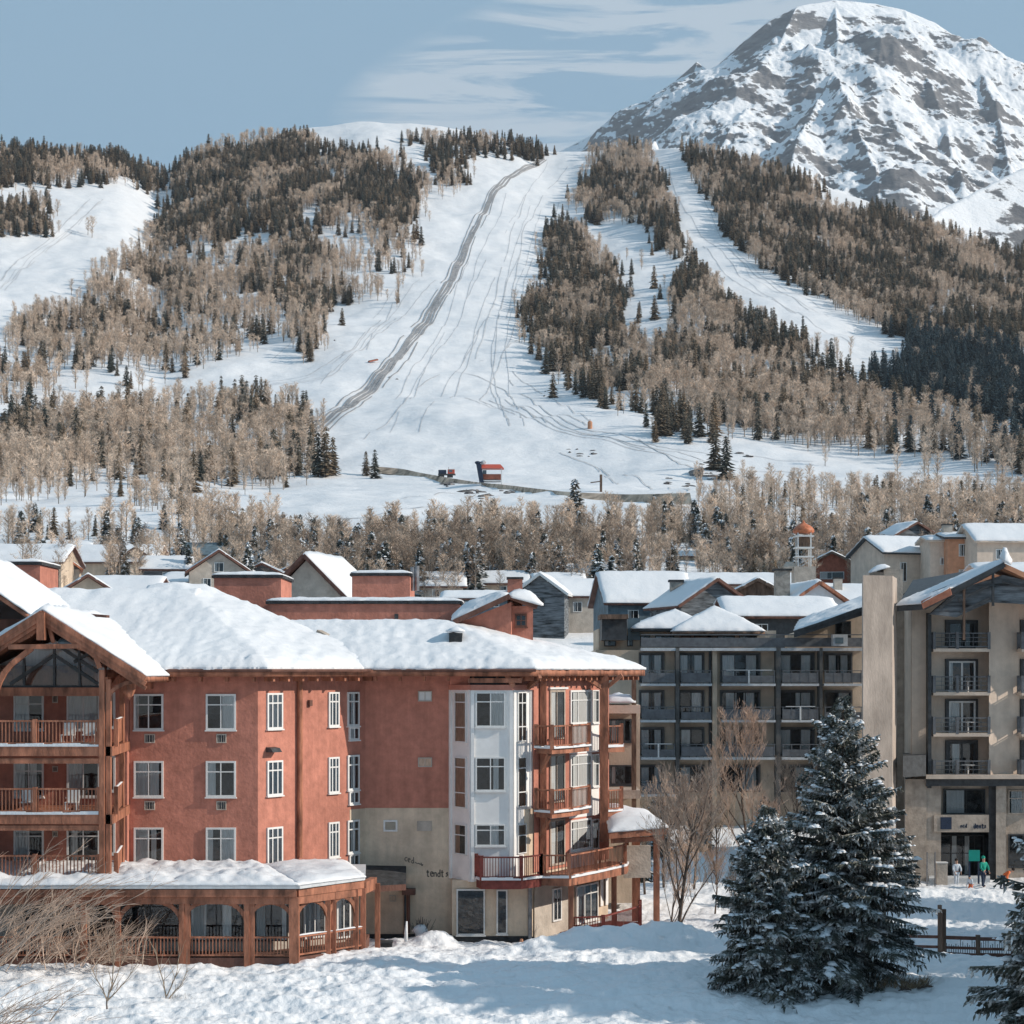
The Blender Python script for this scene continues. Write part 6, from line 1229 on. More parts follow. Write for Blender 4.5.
MB().box(x-3.4, x+2.6, y-.8, y+1.2, z+.75, z+1.15).build('chassis', M['dark'], t); MB().box(x-.1, x+2.3, y-.8, y+1.1, z+1.2, z+2.6).build('cab', M['redroof'], t); MB().box(x+.3, x+1.5, y-.84, y-.79, z+1.7, z+2.4).build('window', M['bluegrey'], t)
MB().box(x-3.3, x-.6, y-.7, y+1, z+1.2, z+2.5).build('engine_box', M['navy'], t); MB().tube([(x+.2, y, z+2.6), (x+.2, y, z+3.6)], .08, 6).build('exhaust', M['steel'], t); MB().box(x-.05, x+2.4, y-.9, y+1.2, z+2.62, z+2.8).build('cab_roof', M['frame'], t)
x, y, z = gp_(590, 431)
t = thing('slope_marker', (x, y, z), 'orange padded marker post alone on the snow at the foot of the slope', 'marker'); m_ = MB(); m_.tube([(x, y, z-.3), (x, y, z+2.6), (x, y, z+3.2)], [1.0, 1.0, .5], 10); m_.build('pad', M['orange'], t); MB().tube([(x, y, z+3.2), (x, y, z+4)], .12, 6).build('pole', M['steel'], t)
x, y, z = gp_(373, 363)
t = thing('rescue_sled', (x, y, z), 'small red sled lying on the ski run beside the tracks', 'sled'); m_ = MB(); m_.beam((x-2.2, y-1, z+.5), (x+2.2, y+2.2, z+2.0), 1.6, .7); m_.build('hull', M['orange2'], t); MB().beam((x-2.0, y-1.2, z+1.0), (x+2.0, y+2.0, z+2.4), 1.0, .3).build('cover', M['dark'], t)
x, y, z = gp_(601, 494); t = thing('trail_post', (x, y, z), 'thin wooden trail post standing above the dirt road', 'post'); MB().box(x-.3, x+.3, y-.3, y+.3, z-.5, z+4.2).build('shaft', M['post'], t); MB().beam((x-2.6, y, z+2.2), (x-.3, y, z+2.5), .2, .25).build('arm', M['post'], t)
x, y, z = gp_(316, 438); t = thing('lift_pylon', (x, y, z), 'thin dark lift pylon by the lower end of the tracks', 'pylon'); MB().tube([(x, y, z-.5), (x, y, z+7)], .25, 6).build('mast', M['dark'], t); MB().beam((x-1.8, y, z+7), (x+1.8, y, z+7), .25, .3).build('crossarm', M['dark'], t)
x, y, z = gp_(700, 477)
t = thing('wrecked_hut', (x, y, z), 'collapsed grey timber hut half buried in snow on the slope', 'hut'); R_ = random.Random(8)
MB().prism([(x-3.5, y), (x+1, y), (x+1, y+4), (x-3.5, y+4)], z-1, [z+1.6, z+3, z+3, z+1.6]).build('wall', M['greywood'], t); snow_slab(t, [(x-3.6, y-.1, z+1.7), (x+1.1, y-.1, z+3.1), (x+1.1, y+4, z+3.1), (x-3.6, y+4, z+1.7)], .4, 3)
for i in range(5): MB().beam((x+R_.uniform(-4, 5), y-1, z+R_.uniform(-.5, 1)), (x+R_.uniform(-1, 7), y+R_.uniform(-1, 1), z+R_.uniform(.5, 3)), .25, .3).build('beam', M['post'], t)
# ------------------------------------------------------------------ big spruces
def spruce(seed, h=12.0, r=4.0, per=1.0, pw=.80):
    """returns (trunk MB, crown arrays, snow MB), tree foot at the origin"""
    rr = random.Random(seed); V = []; Q = []; sn = MB(); gauss = rr.gauss
    tr = MB(); tr.tube([(0, 0, -.5), (0, 0, h*.3), (.03, .02, h*.7), (0, 0, h*.985)], [.026*h*.62, .02*h*.62, .011*h*.62, .015], 8)
    def quad(a, b, c, d): n = len(V); V.extend([a, b, c, d]); Q.append((n, n+1, n+2, n+3))
    z = .05*h; k = 0
    lump = [rr.uniform(.72, 1.18) for _ in range(40)]
    while z < h*.985:
        t = z/h; nb = int((15-8*t)*per)
        for j in range(nb):
            a = rr.uniform(0, 6.2832); zz = z+rr.uniform(-.14, .14); sector = lump[int(a/6.2832*7) % 7+7*int(t*5)]
            L = r*((1-t)**pw)*rr.uniform(.42, 1.12)*sector+.18
            if t > .9: L = min(L, .45*(1-t)*h/1.2+.12)
            ca, sa = math.cos(a), math.sin(a); rise = .72*t-.02; droop = (.34-.30*t)*L*rr.uniform(.7, 1.2)
            n = max(3, int(L/.16)); P = []
            wx, wy = gauss(0, .05), gauss(0, .05)
            for i in range(n+1):
                s = i/n; P.append((ca*L*s-sa*wx*L*s*s, sa*L*s+ca*wx*L*s*s, zz+rise*L*s-droop*s**1.6*1.2+.10*L*max(0, s-.75)**1.0))
            for i in range(n):
                p = P[i]; q = P[i+1]; s = (i+.5)/n
                w0 = .028
                quad((p[0], p[1], p[2]-w0), (p[0], p[1], p[2]+w0), (q[0], q[1], q[2]+w0), (q[0], q[1], q[2]-w0))
                if s < .12: continue
                tl = (.50*L*(1-s)**.7*.8+.20)*rr.uniform(.7, 1.15); tl = min(tl, .95)
                for sd_ in (-1, 1):
                    fx = ca*.62-sa*sd_*.78; fy = sa*.62+ca*sd_*.78; dz = -.22-.25*(1-t)*rr.random(); tw = tl*rr.uniform(.75, 1.1)
                    tx, ty, tz = p[0]+fx*tw, p[1]+fy*tw, p[2]+dz*tw; w = rr.uniform(.045, .075)
                    # two crossed needle blades for each side twig
                    gx, gy = -fy*w, fx*w
                    m = (p[0]*.45+tx*.55, p[1]*.45+ty*.55, p[2]*.45+tz*.55+.05*tw)
                    quad(p, (m[0]+gx, m[1]+gy, m[2]), (tx, ty, tz), (m[0]-gx, m[1]-gy, m[2]))
                    quad(p, (m[0], m[1], m[2]+w*.7), (tx, ty, tz), (m[0], m[1], m[2]-w*1.5))
                    if rr.random() < .75:           # hanging branchlet
                        s2 = rr.uniform(.3, .95); hx, hy, hz = p[0]+(tx-p[0])*s2, p[1]+(ty-p[1])*s2, p[2]+(tz-p[2])*s2; dl = rr.uniform(.12, .34)*(1.15-t*.6)
                        ex, ey = hx+fx*.12+gauss(0, .03), hy+fy*.12+gauss(0, .03); u = rr.uniform(0, 3.14); cx_, cy_ = math.cos(u)*.05, math.sin(u)*.05
                        quad((hx, hy, hz), (hx+cx_+fx*.05, hy+cy_+fy*.05, hz-dl*.5), (ex, ey, hz-dl), (hx-cx_+fx*.05, hy-cy_+fy*.05, hz-dl*.5))
            # snow resting on the bough
            if rr.random() < .22+.75*max(0, min(1, (sector-.72)/.4)) and L > .4:
                i0 = rr.randint(int(n*.4), max(int(n*.35), n-2)); i1 = min(n, i0+rr.randint(3, 8)); sw = rr.uniform(.07, .20)*(.5+.5*min(1, L/2))
                for i in range(i0, i1+1):
                    p = P[i]; e = sw*rr.uniform(.6, 1.25)*(.6 if i in (i0, i1) else 1); sn.blob((p[0]+gauss(0, .06), p[1]+gauss(0, .06), p[2]-.03), e*1.0, e*1.0, e*.6, rr.randint(0, 9999), 7, 3, half=True, jit=.22)
        z += rr.uniform(.13, .21)*h/12*1.15; k += 1
    return tr, (np.array(V), np.array(Q)), sn
def spruce_mat():
    m = bpy.data.materials.new('spruce_needles'); m.use_nodes = True; nt = m.node_tree; N = nt.nodes; L = nt.links; p = N['Principled BSDF']; p.inputs['Roughness'].default_value = .75; p.inputs['Specular IOR Level'].default_value = .2
    g = N.new('ShaderNodeNewGeometry'); n = N.new('ShaderNodeTexNoise'); n.inputs['Scale'].default_value = 1.1; n.inputs['Detail'].default_value = 3; L.new(g.outputs['Position'], n.inputs['Vector'])
    cr = N.new('ShaderNodeValToRGB'); e = cr.color_ramp.elements; e[0].position = .35; e[0].color = (.045, .060, .056, 1); e[1].position = .68; e[1].color = (.115, .112, .085, 1); L.new(n.outputs['Fac'], cr.inputs[0])
    n2 = N.new('ShaderNodeTexNoise'); n2.inputs['Scale'].default_value = 1.9; n2.inputs['Detail'].default_value = 6; n2.inputs['Roughness'].default_value = .75; L.new(g.outputs['Position'], n2.inputs['Vector'])
    mr = N.new('ShaderNodeMapRange'); mr.interpolation_type = 'SMOOTHSTEP'; mr.inputs['From Min'].default_value = .46; mr.inputs['From Max'].default_value = .63; L.new(n2.outputs['Fac'], mr.inputs['Value'])
    mx = N.new('ShaderNodeMix'); mx.data_type = 'RGBA'; L.new(mr.outputs[0], mx.inputs[0]); L.new(cr.outputs[0], mx.inputs[6]); mx.inputs[7].default_value = (.66, .655, .65, 1); L.new(mx.outputs[2], p.inputs['Base Color']); return m
M['spruce'] = spruce_mat()
SPM = {}
def put_spruce(x, y, z, label, key, rz=0., sc=1., **k):
    t = thing('spruce_tree', (x, y, z), label, 'tree')
    if key not in SPM:
        tr, (V, Q), sn = spruce(**k); a = bpy.data.meshes.new('trunk'); a.from_pydata(tr.v, [], tr.f); a.materials.append(M['bark'])
        b = np_mesh('crown', V, Q); b.materials.append(M['spruce']); c = bpy.data.meshes.new('snow_cover'); c.from_pydata(sn.v, [], sn.f); c.materials.append(M['snow']); c.polygons.foreach_set('use_smooth', [True]*len(c.polygons)); SPM[key] = (a, b, c)
    for nm, me in zip(('trunk', 'crown', 'snow_cover'), SPM[key]): o = bpy.data.objects.new(nm, me); COL.objects.link(o); o.parent = t
    t.rotation_euler = (0, 0, rz); t.scale = (sc, sc, sc); return t
put_spruce(X(843, 76), 76, Z(1003, 76), 'tallest snow-laden spruce in front of the brown apartment block', 'a', .6, seed=3, h=12.4, r=4.3)
put_spruce(X(768, 74.6), 74.6, Z(992, 74.6), 'shorter snow-laden spruce leaning against the left side of the tallest one', 'b', 2.2, seed=9, h=7.4, r=2.7, per=.95, pw=.72)
put_spruce(X(1064, 63), 63, -.1, 'dark spruce cut off by the right edge with only its boughs in view', 'b', .4, 1.25)
for i, (x, y, sc, kk) in enumerate([(30.5, 88, 1.15, 'a'), (33, 97, 1.2, 'a'), (31.5, 80, 1.4, 'a'), (29, 69.5, 1.5, 'a'), (26.5, 74.5, 1.5, 'b'), (36, 106, 1.2, 'a'), (31, 92, 1.7, 'b')]):  # out of view, added so their shadows fall across the foreground
    t = put_spruce(x, y, gz1(x, y)-.1, 'unseen spruce added outside the right edge to shade the foreground', kk, i*1.3, sc); t['group'] = 'unseen spruces added to shade the foreground'

# ------------------------------------------------------------------ bare trees and shrubs near by
def bare(seed, h, trunk_r, spread=.5, depth=5, up=.35, n0=9, tw=.006, multi=1, fork=.22):
    rr = random.Random(seed); tr = MB(); tw_ = MB()
    def grow(p, d, L, r, dep):
        n = 4 if dep > 1 else 3; P = [p]; dd = d.copy()
        for i in range(n): dd = (dd+Vector((rr.gauss(0, .10), rr.gauss(0, .10), rr.gauss(.05, .06)+up*.10))).normalized(); P.append(P[-1]+dd*(L/n))
        R0 = [max(tw, r*(1-.55*i/n)) for i in range(n+1)]
        (tr if dep >= depth-1 else tw_).tube(P, R0, 5 if dep >= depth-1 else 3, cap=False)
        if dep == 0: return
        k = n0 if dep == depth else rr.randint(4, 6)
        for j in range(k):
            s = rr.uniform(fork if dep >= depth-1 else .2, 1.0); i = min(n-1, int(s*n)); b = P[i].lerp(P[i+1], s*n-i); a = rr.uniform(0, 6.283)
            side = dd.orthogonal().normalized(); side.rotate(Matrix.Rotation(a, 3, dd)); nd = (dd*(1-spread*.6)+side*spread*rr.uniform(.7, 1.3)+Vector((0, 0, up*.5))).normalized()
            grow(b, nd, L*rr.uniform(.42, .66)*(1.15-.45*s), max(tw, r*(1-.6*s)*.5), dep-1)
    for m_ in range(multi):
        lean = Vector((rr.gauss(0, .10 if multi > 1 else .03), rr.gauss(0, .10 if multi > 1 else .03), 1)).normalized(); grow(Vector((rr.gauss(0, .12)*(multi > 1), rr.gauss(0, .12)*(multi > 1), -.2)), lean, h*rr.uniform(.62, .8), trunk_r, depth)
    return tr, tw_
BM = {}
def put_bare(px, D, base, label, key, rz=0, sc=1, m0='bark', m1='twig', cat='tree', name='bare_tree', group=None, **k):
    x = X(px, D); z = gz1(x, D)-.05 if base is None else Z(base, D); t = thing(name, (x, D, z), label, cat, group)
    kk = (key, m0, m1)
    if kk not in BM:
        a, b = bare(**k); A = bpy.data.meshes.new('trunk'); A.from_pydata(a.v, [], a.f); A.materials.append(M[m0]); B = bpy.data.meshes.new('crown'); B.from_pydata(b.v, [], b.f); B.materials.append(M[m1]); BM[kk] = (A, B)
    for nm, me in zip(('trunk', 'crown'), BM[kk]): o = bpy.data.objects.new(nm, me); COL.objects.link(o); o.parent = t
    t.rotation_euler = (0, 0, rz); t.scale = (sc,)*3; return t
put_bare(679, 88, 948, 'slender bare tree rising from the snow bank beside the canopy post', 'n1', .5, 1, seed=5, h=8.5, trunk_r=.11, spread=.55, depth=4, n0=16, tw=.008, up=.5, fork=.18)
put_bare(668, 90, 943, 'thin leaning bare tree just left of the slender one', 'n2', 1.5, .8, seed=6, h=7.5, trunk_r=.07, spread=.5, depth=4, n0=13, tw=.007, up=.6)
put_bare(741, 112, None, 'tallest bushy bare tree in front of the brown block', 'n3', .2, 1.05, m1='twig', seed=15, h=9.5, trunk_r=.12, spread=.6, depth=4, n0=12, tw=.009, up=.8, multi=1, fork=.12)
SH = [(645, 116, .75, 'leftmost'), (664, 120, .85, 'second'), (694, 118, .8, 'third'), (716, 121, .7, 'fourth'), (765, 120, .8, 'fifth'), (798, 128, .9, 'sixth'), (735, 98, .42, 'low one'), (752, 100, .45, 'low twin'), (715, 104, .5, 'low third')]
for i, (px, D, sc, w_) in enumerate(SH):
    put_bare(px, D, None, (f'bare bushy tree below the brown block, {w_} from the left in its row' if i < 6 else f'knee-high bare bush on the snow behind the spruces, {w_}'), ('n5', 'n4')[i % 2], i*1.1, sc, m1='twig' if i % 3 else 'twigdk', seed=16+i % 2*7, h=9, trunk_r=.11, spread=.65, depth=4, n0=11, tw=.009, up=.7, multi=1, fork=.1, **({} if i < 6 else dict(cat='bush', name='bare_bush')))
# snowy garden conifers and shrubs between the hotel and the block
for i, (px, D, sc, lb) in enumerate([(632, 124, .62, 'dark spruce under the balconies behind the snowy canopy'), (657, 136, .5, 'small dark spruce at the foot of the brown block, left of its pier'), (700, 138, .42, 'low dark spruce at the foot of the brown block, middle'), (765, 137, .5, 'low dark spruce at the foot of the brown block behind the bushy bare tree'), (905, 119, .35, 'little snowy spruce beside the corner of the sand building')]):
    put_spruce(X(px, D), D, gz1(X(px, D), D), lb, 'b', i*.9, sc*1.1)
# saplings in the foreground
def sapling(px, D, base, pts, label, name='sapling'):
    x = X(px, D); z = Z(base, D); t = thing(name, (x, D, z), label, 'sapling'); tr, tw_ = MB(), MB(); rr = random.Random(px)
    for k, pl in enumerate(pts):
        P = [Vector(pt(a, b, D+rr.uniform(-.2, .2)*(i > 0))) for i, (a, b) in enumerate(pl)]; r0 = .055 if k == 0 else .03
        (tr if k == 0 else tw_).tube(P, [r0*(1-.7*i/(len(P)-1)) for i in range(len(P))], 5)
        for s in range(len(P)-1):
            for q in range(3 if k else 1):
                b = P[s].lerp(P[s+1], rr.random()); d = ((P[s+1]-P[s]).normalized()+Vector((rr.gauss(0, .5), rr.gauss(0, .3), rr.uniform(0, .5)))).normalized()*rr.uniform(.3, .9); tw_.tube([b, b+d*.5, b+d+Vector((0, 0, .06))], [.012, .009, .005], 3)
    tr.build('trunk', M['bark'], t); tw_.build('crown', M['twigdk'], t)
sapling(108, 71.5, 1026, [[(108, 1030), (107, 1008), (106.5, 1000)], [(107, 1000), (103, 990), (96, 978), (91, 966)], [(107, 1000), (112, 985), (114, 960), (116, 935)], [(107, 1001), (116, 992), (128, 978), (138, 962)], [(110, 992), (117, 976), (122, 962)]], 'thin forked sapling on the snow in front of the porch, left of the two')
sapling(166, 73, 1016, [[(166, 1018), (166, 1004), (166, 996)], [(166, 996), (163, 980), (158, 964), (155, 950)], [(167, 996), (172, 985), (177, 972), (179, 955)], [(167, 1002), (174, 992), (182, 984), (188, 970)]], 'thin forked sapling with dry grass at its foot, right of the two')
t = thing('grass_tuft', (X(175, 73.2), 73.2, Z(1005, 73.2)), 'tuft of brown dry grass at the foot of the right sapling', 'grass tuft'); mb = MB(); rr = random.Random(4)
for i in range(160):
    b = Vector((X(175, 73.2)+rr.gauss(0, .22), 73.2+rr.gauss(0, .15), Z(1006, 73.2)-.1)); d = Vector((rr.gauss(.12, .25), rr.gauss(0, .2), rr.uniform(.3, .65))); n_ = Vector((.012, 0, 0)); mb.face([b-n_, b+n_, b+d*.6+n_*.6, b+d]);
mb.build('blades', M['grass'], t)
# tan willow thicket at the left edge
def willow(px, D, base, n, label, seed, hgt=4.5, lean=.55, spread=.5):
    x = X(px, D); z = Z(base, D); t = thing('willow_thicket', (x, D, z), label, 'shrub'); rr = random.Random(seed); st = MB(); tw_ = MB()
    for i in range(n):
        b = Vector((x+rr.gauss(0, .9), D+rr.gauss(0, .6), z-.1)); d = Vector((rr.gauss(lean, spread), rr.gauss(0, .35), 1)).normalized(); L = hgt*rr.uniform(.55, 1.15); P = [b]; dd = d.copy()
        for k in range(7): dd = (dd+Vector((.05+rr.gauss(0, .05), rr.gauss(0, .05), -.06*k/3))).normalized(); P.append(P[-1]+dd*(L/7))
        (st if i % 4 == 0 else tw_).tube(P, [.022*(1-.8*k/7)+.004 for k in range(8)], 4 if i % 4 == 0 else 3, cap=False)
        for j in range(13):
            s = rr.uniform(.2, 1)*6.9; k = int(s); b2 = P[k].lerp(P[k+1], s-k); d2 = ((P[k+1]-P[k]).normalized()+Vector((rr.gauss(0, .35), rr.gauss(0, .3), rr.gauss(.15, .25)))).normalized(); l2 = rr.uniform(.35, 1.2); tw_.tube([b2, b2+d2*l2*.5, b2+d2*l2+Vector((.05, 0, -.05))], [.009, .007, .004], 3, cap=False)
    st.build('stems', M['twig'], t); tw_.build('twigs', M['twig'], t)
willow(-18, 76.2, 962, 42, 'large tan leafless willow thicket fanning across the left end of the porch', 31, 6.0, .75, .45)
willow(30, 77.2, 962, 24, 'lower tan willow thicket in front of the porch railing', 32, 2.8, .5, .6)
willow(95, 77.6, 961, 34, 'small tan brush pile against the porch railing near the double post', 33, 1.9, .45, .8)
willow(-12, 70.2, 1040, 16, 'few dark curved twigs at the bottom left corner', 34, 3.4, .9, .4)
willow(676, 87.5, 950, 26, 'tuft of brown brush around the foot of the slender tree', 35, .7, .1, .9)

# ------------------------------------------------------------------ fence, posts, snow-side odds and ends
fz = lambda y: Z(y, 88)
t = thing('timber_fence', (X(960, 88), 88, fz(960)), 'dark weathered timber rail fence with tall gate posts beside the tallest spruce', 'fence')
for a, b, y0, y1, yy in ((938, 941.5, 905, 962, 88), (943, 946.5, 909.5, 962, 88.15), (976, 980, 935, 962, 88), (1012, 1016, 936, 962, 88), (1050, 1054, 938, 962, 88), (896, 899.5, 934, 960, 88)):
    MB().box(X(a, 88), X(b, 88), yy-.09, yy+.09, fz(y1)-.6, fz(y0)).build('post', M['post'], t)
for (xa, ya, xb, yb, w) in ((896, 936, 939, 937, .10), (946, 937.5, 977, 938.5, .12), (980, 939, 1060, 940, .12), (896, 946, 939, 947, .09), (946, 947.5, 977, 948.5, .09), (980, 949, 1060, 950, .09), (946, 956.5, 977, 958, .30), (980, 957.5, 1060, 959, .30)):
    MB().beam((X(xa, 88), 88.02, fz(ya)), (X(xb, 88), 88.02, fz(yb)), .09, w*1.35).build('rail', M['wooddk'], t)
mb = MB(); rr = random.Random(5)
for i in range(46): x = X(947+i*2.3, 88); mb.box(x-.012, x+.012, 88.04, 88.07, fz(958), fz(938+rr.uniform(0, 8)))
mb.build('wire_pickets', M['dark'], t)
t = thing('wooden_stake', (X(877, 72.5), 72.5, Z(1016, 72.5)), 'short cut wooden stake in the snow below the tallest spruce', 'stake'); MB().hexa([pt(873.5, 1020, 72.4), pt(879, 1020, 72.4), pt(879, 1020, 72.7), pt(873.5, 1020, 72.7), pt(875, 1001, 72.4), pt(881, 1000, 72.4), pt(881, 1000, 72.7), pt(875, 1001, 72.7)]).build('shaft', M['post'], t)
t = thing('dry_grass', (X(900, 75), 75, Z(1003, 75)), 'dry straw-coloured grass under the right boughs of the tallest spruce', 'grass tuft'); mb = MB()
for i in range(900):
    px = rr.uniform(862, 928); d_0 = 74.4+rr.uniform(-.5, .6); b = Vector((X(px, d_0), d_0, gz1(X(px, d_0), d_0)-.03)); d = Vector((rr.gauss(.05, .22), rr.gauss(0, .2), rr.uniform(.12, .42))); n_ = Vector((.012, 0, 0)); mb.face([b-n_, b+n_, b+d*.6+n_*.6, b+d])
mb.build('blades', M['grass'], t)
for i, (px, D, w_, lb) in enumerate([(927, 73.8, .35, 'small dark fallen branch on the snow right of the spruce foot'), (905, 73.6, .25, 'small broken twig lump on the snow between the stake and the branch')]):
    z = gz1(X(px, D), D); t = thing('fallen_branch', (X(px, D), D, z), lb, 'branch'); m_ = MB(); m_.tube([(X(px, D)-w_, D, z+.02), (X(px, D), D+.05, z+.12), (X(px, D)+w_, D, z+.06)], [.04, .06, .03], 6); m_.tube([(X(px, D), D, z+.1), (X(px, D)+.1, D, z+.4)], [.03, .012], 5); m_.build('stick', M['bark'], t)
x = X(386.5, 86.4); t = thing('rubbish_bin', (x, 86.4, Z(960, 86.4)), 'dark bin beside the end of the porch', 'bin'); MB().hexa([(x-.22, 86.2, Z(962, 86.2)), (x+.22, 86.2, Z(962, 86.2)), (x+.22, 86.6, Z(962, 86.2)), (x-.22, 86.6, Z(962, 86.2)), (x-.27, 86.15, Z(943, 86.2)), (x+.27, 86.15, Z(943, 86.2)), (x+.27, 86.65, Z(943, 86.2)), (x-.27, 86.65, Z(943, 86.2))]).build('bin_body', M['plinth'], t); MB().box(x-.3, x+.3, 86.1, 86.7, Z(943, 86.2)+.003, Z(941.5, 86.2)).build('lid', M['dark'], t)
x = X(406, 87.8); z = gz1(x, 87.8); t = thing('snow_stake', (x, 87.8, z), 'snow-crusted upright stake on the snow heap by the tan wall', 'stake'); m_ = MB(); m_.tube([(x, 87.8, z-.2), (x, 87.8, z+.5), (x+.03, 87.8, z+.95)], [.09, .08, .04], 7); m_.build('shaft', M['snow'], t, smooth=True)
x = X(421, 90.6); z = gz1(x, 90.6); t = thing('snowy_shrub', (x, 90.6, z), 'small dark shrub capped with snow against the tan wall', 'shrub'); m_ = MB(); rr = random.Random(3)
for i in range(60): d = Vector((rr.gauss(0, .3), rr.gauss(0, .2), rr.uniform(.4, 1.2))); m_.tube([(x+rr.gauss(0, .1), 90.6, z-.1), Vector((x, 90.6, z))+d], [.03, .01], 4)
m_.build('stems', M['dark'], t); m_ = MB(); m_.blob((x-.05, 90.5, z+.55), .35, .3, .28, 3, 10, 6, jit=.2); m_.blob((x+.25, 90.4, z+.25), .3, .3, .25, 5, 10, 6, jit=.2); m_.build('snow_cover', M['snow'], t, smooth=True)
x = X(521.5, 88.5); z = gz1(x, 88.5); t = thing('traffic_cone', (x, 88.5, z), 'small orange-tan cone by the grey downpipe at the tower foot', 'cone'); MB().tube([(x, 88.5, z-.05), (x, 88.5, z+.45)], [.2, .06], 10).build('cone_body', M['orange'], t); MB().box(x-.24, x+.24, 88.26, 88.74, z-.06, z+.03).build('foot', M['dark'], t)
# garden chairs on the left balconies
def chair(x, y, z, lb, rz):
    t = thing('garden_chair', (x, y, z), lb, 'chair'); c = lambda *a: MB().box(*a)
    c(x-.26, x+.26, y-.25, y+.25, z+.42, z+.46).build('seat', M['frame'], t); c(x-.26, x+.26, y+.22, y+.27, z+.47, z+.95).build('backrest', M['frame'], t)
    for i in (-1, 1):
        for j in (-1, 1): c(x+i*.23-.02, x+i*.23+.02, y+j*.22-.02, y+j*.22+.02, z, z+.415).build('leg', M['frame'], t)
for i, (px, ys, lb) in enumerate([(68, 746, 'white garden chair on the top balcony of the timber wing, left of the corner door'), (88, 746, 'white garden chair on the top balcony of the timber wing, nearest the corner post'), (27, 814, 'white garden chair on the middle balcony of the timber wing, by the left door'), (72, 814, 'white garden chair on the middle balcony of the timber wing, by the right door')]): chair(X(px, 80.8), 80.8, Z(ys, 80), lb, 0)

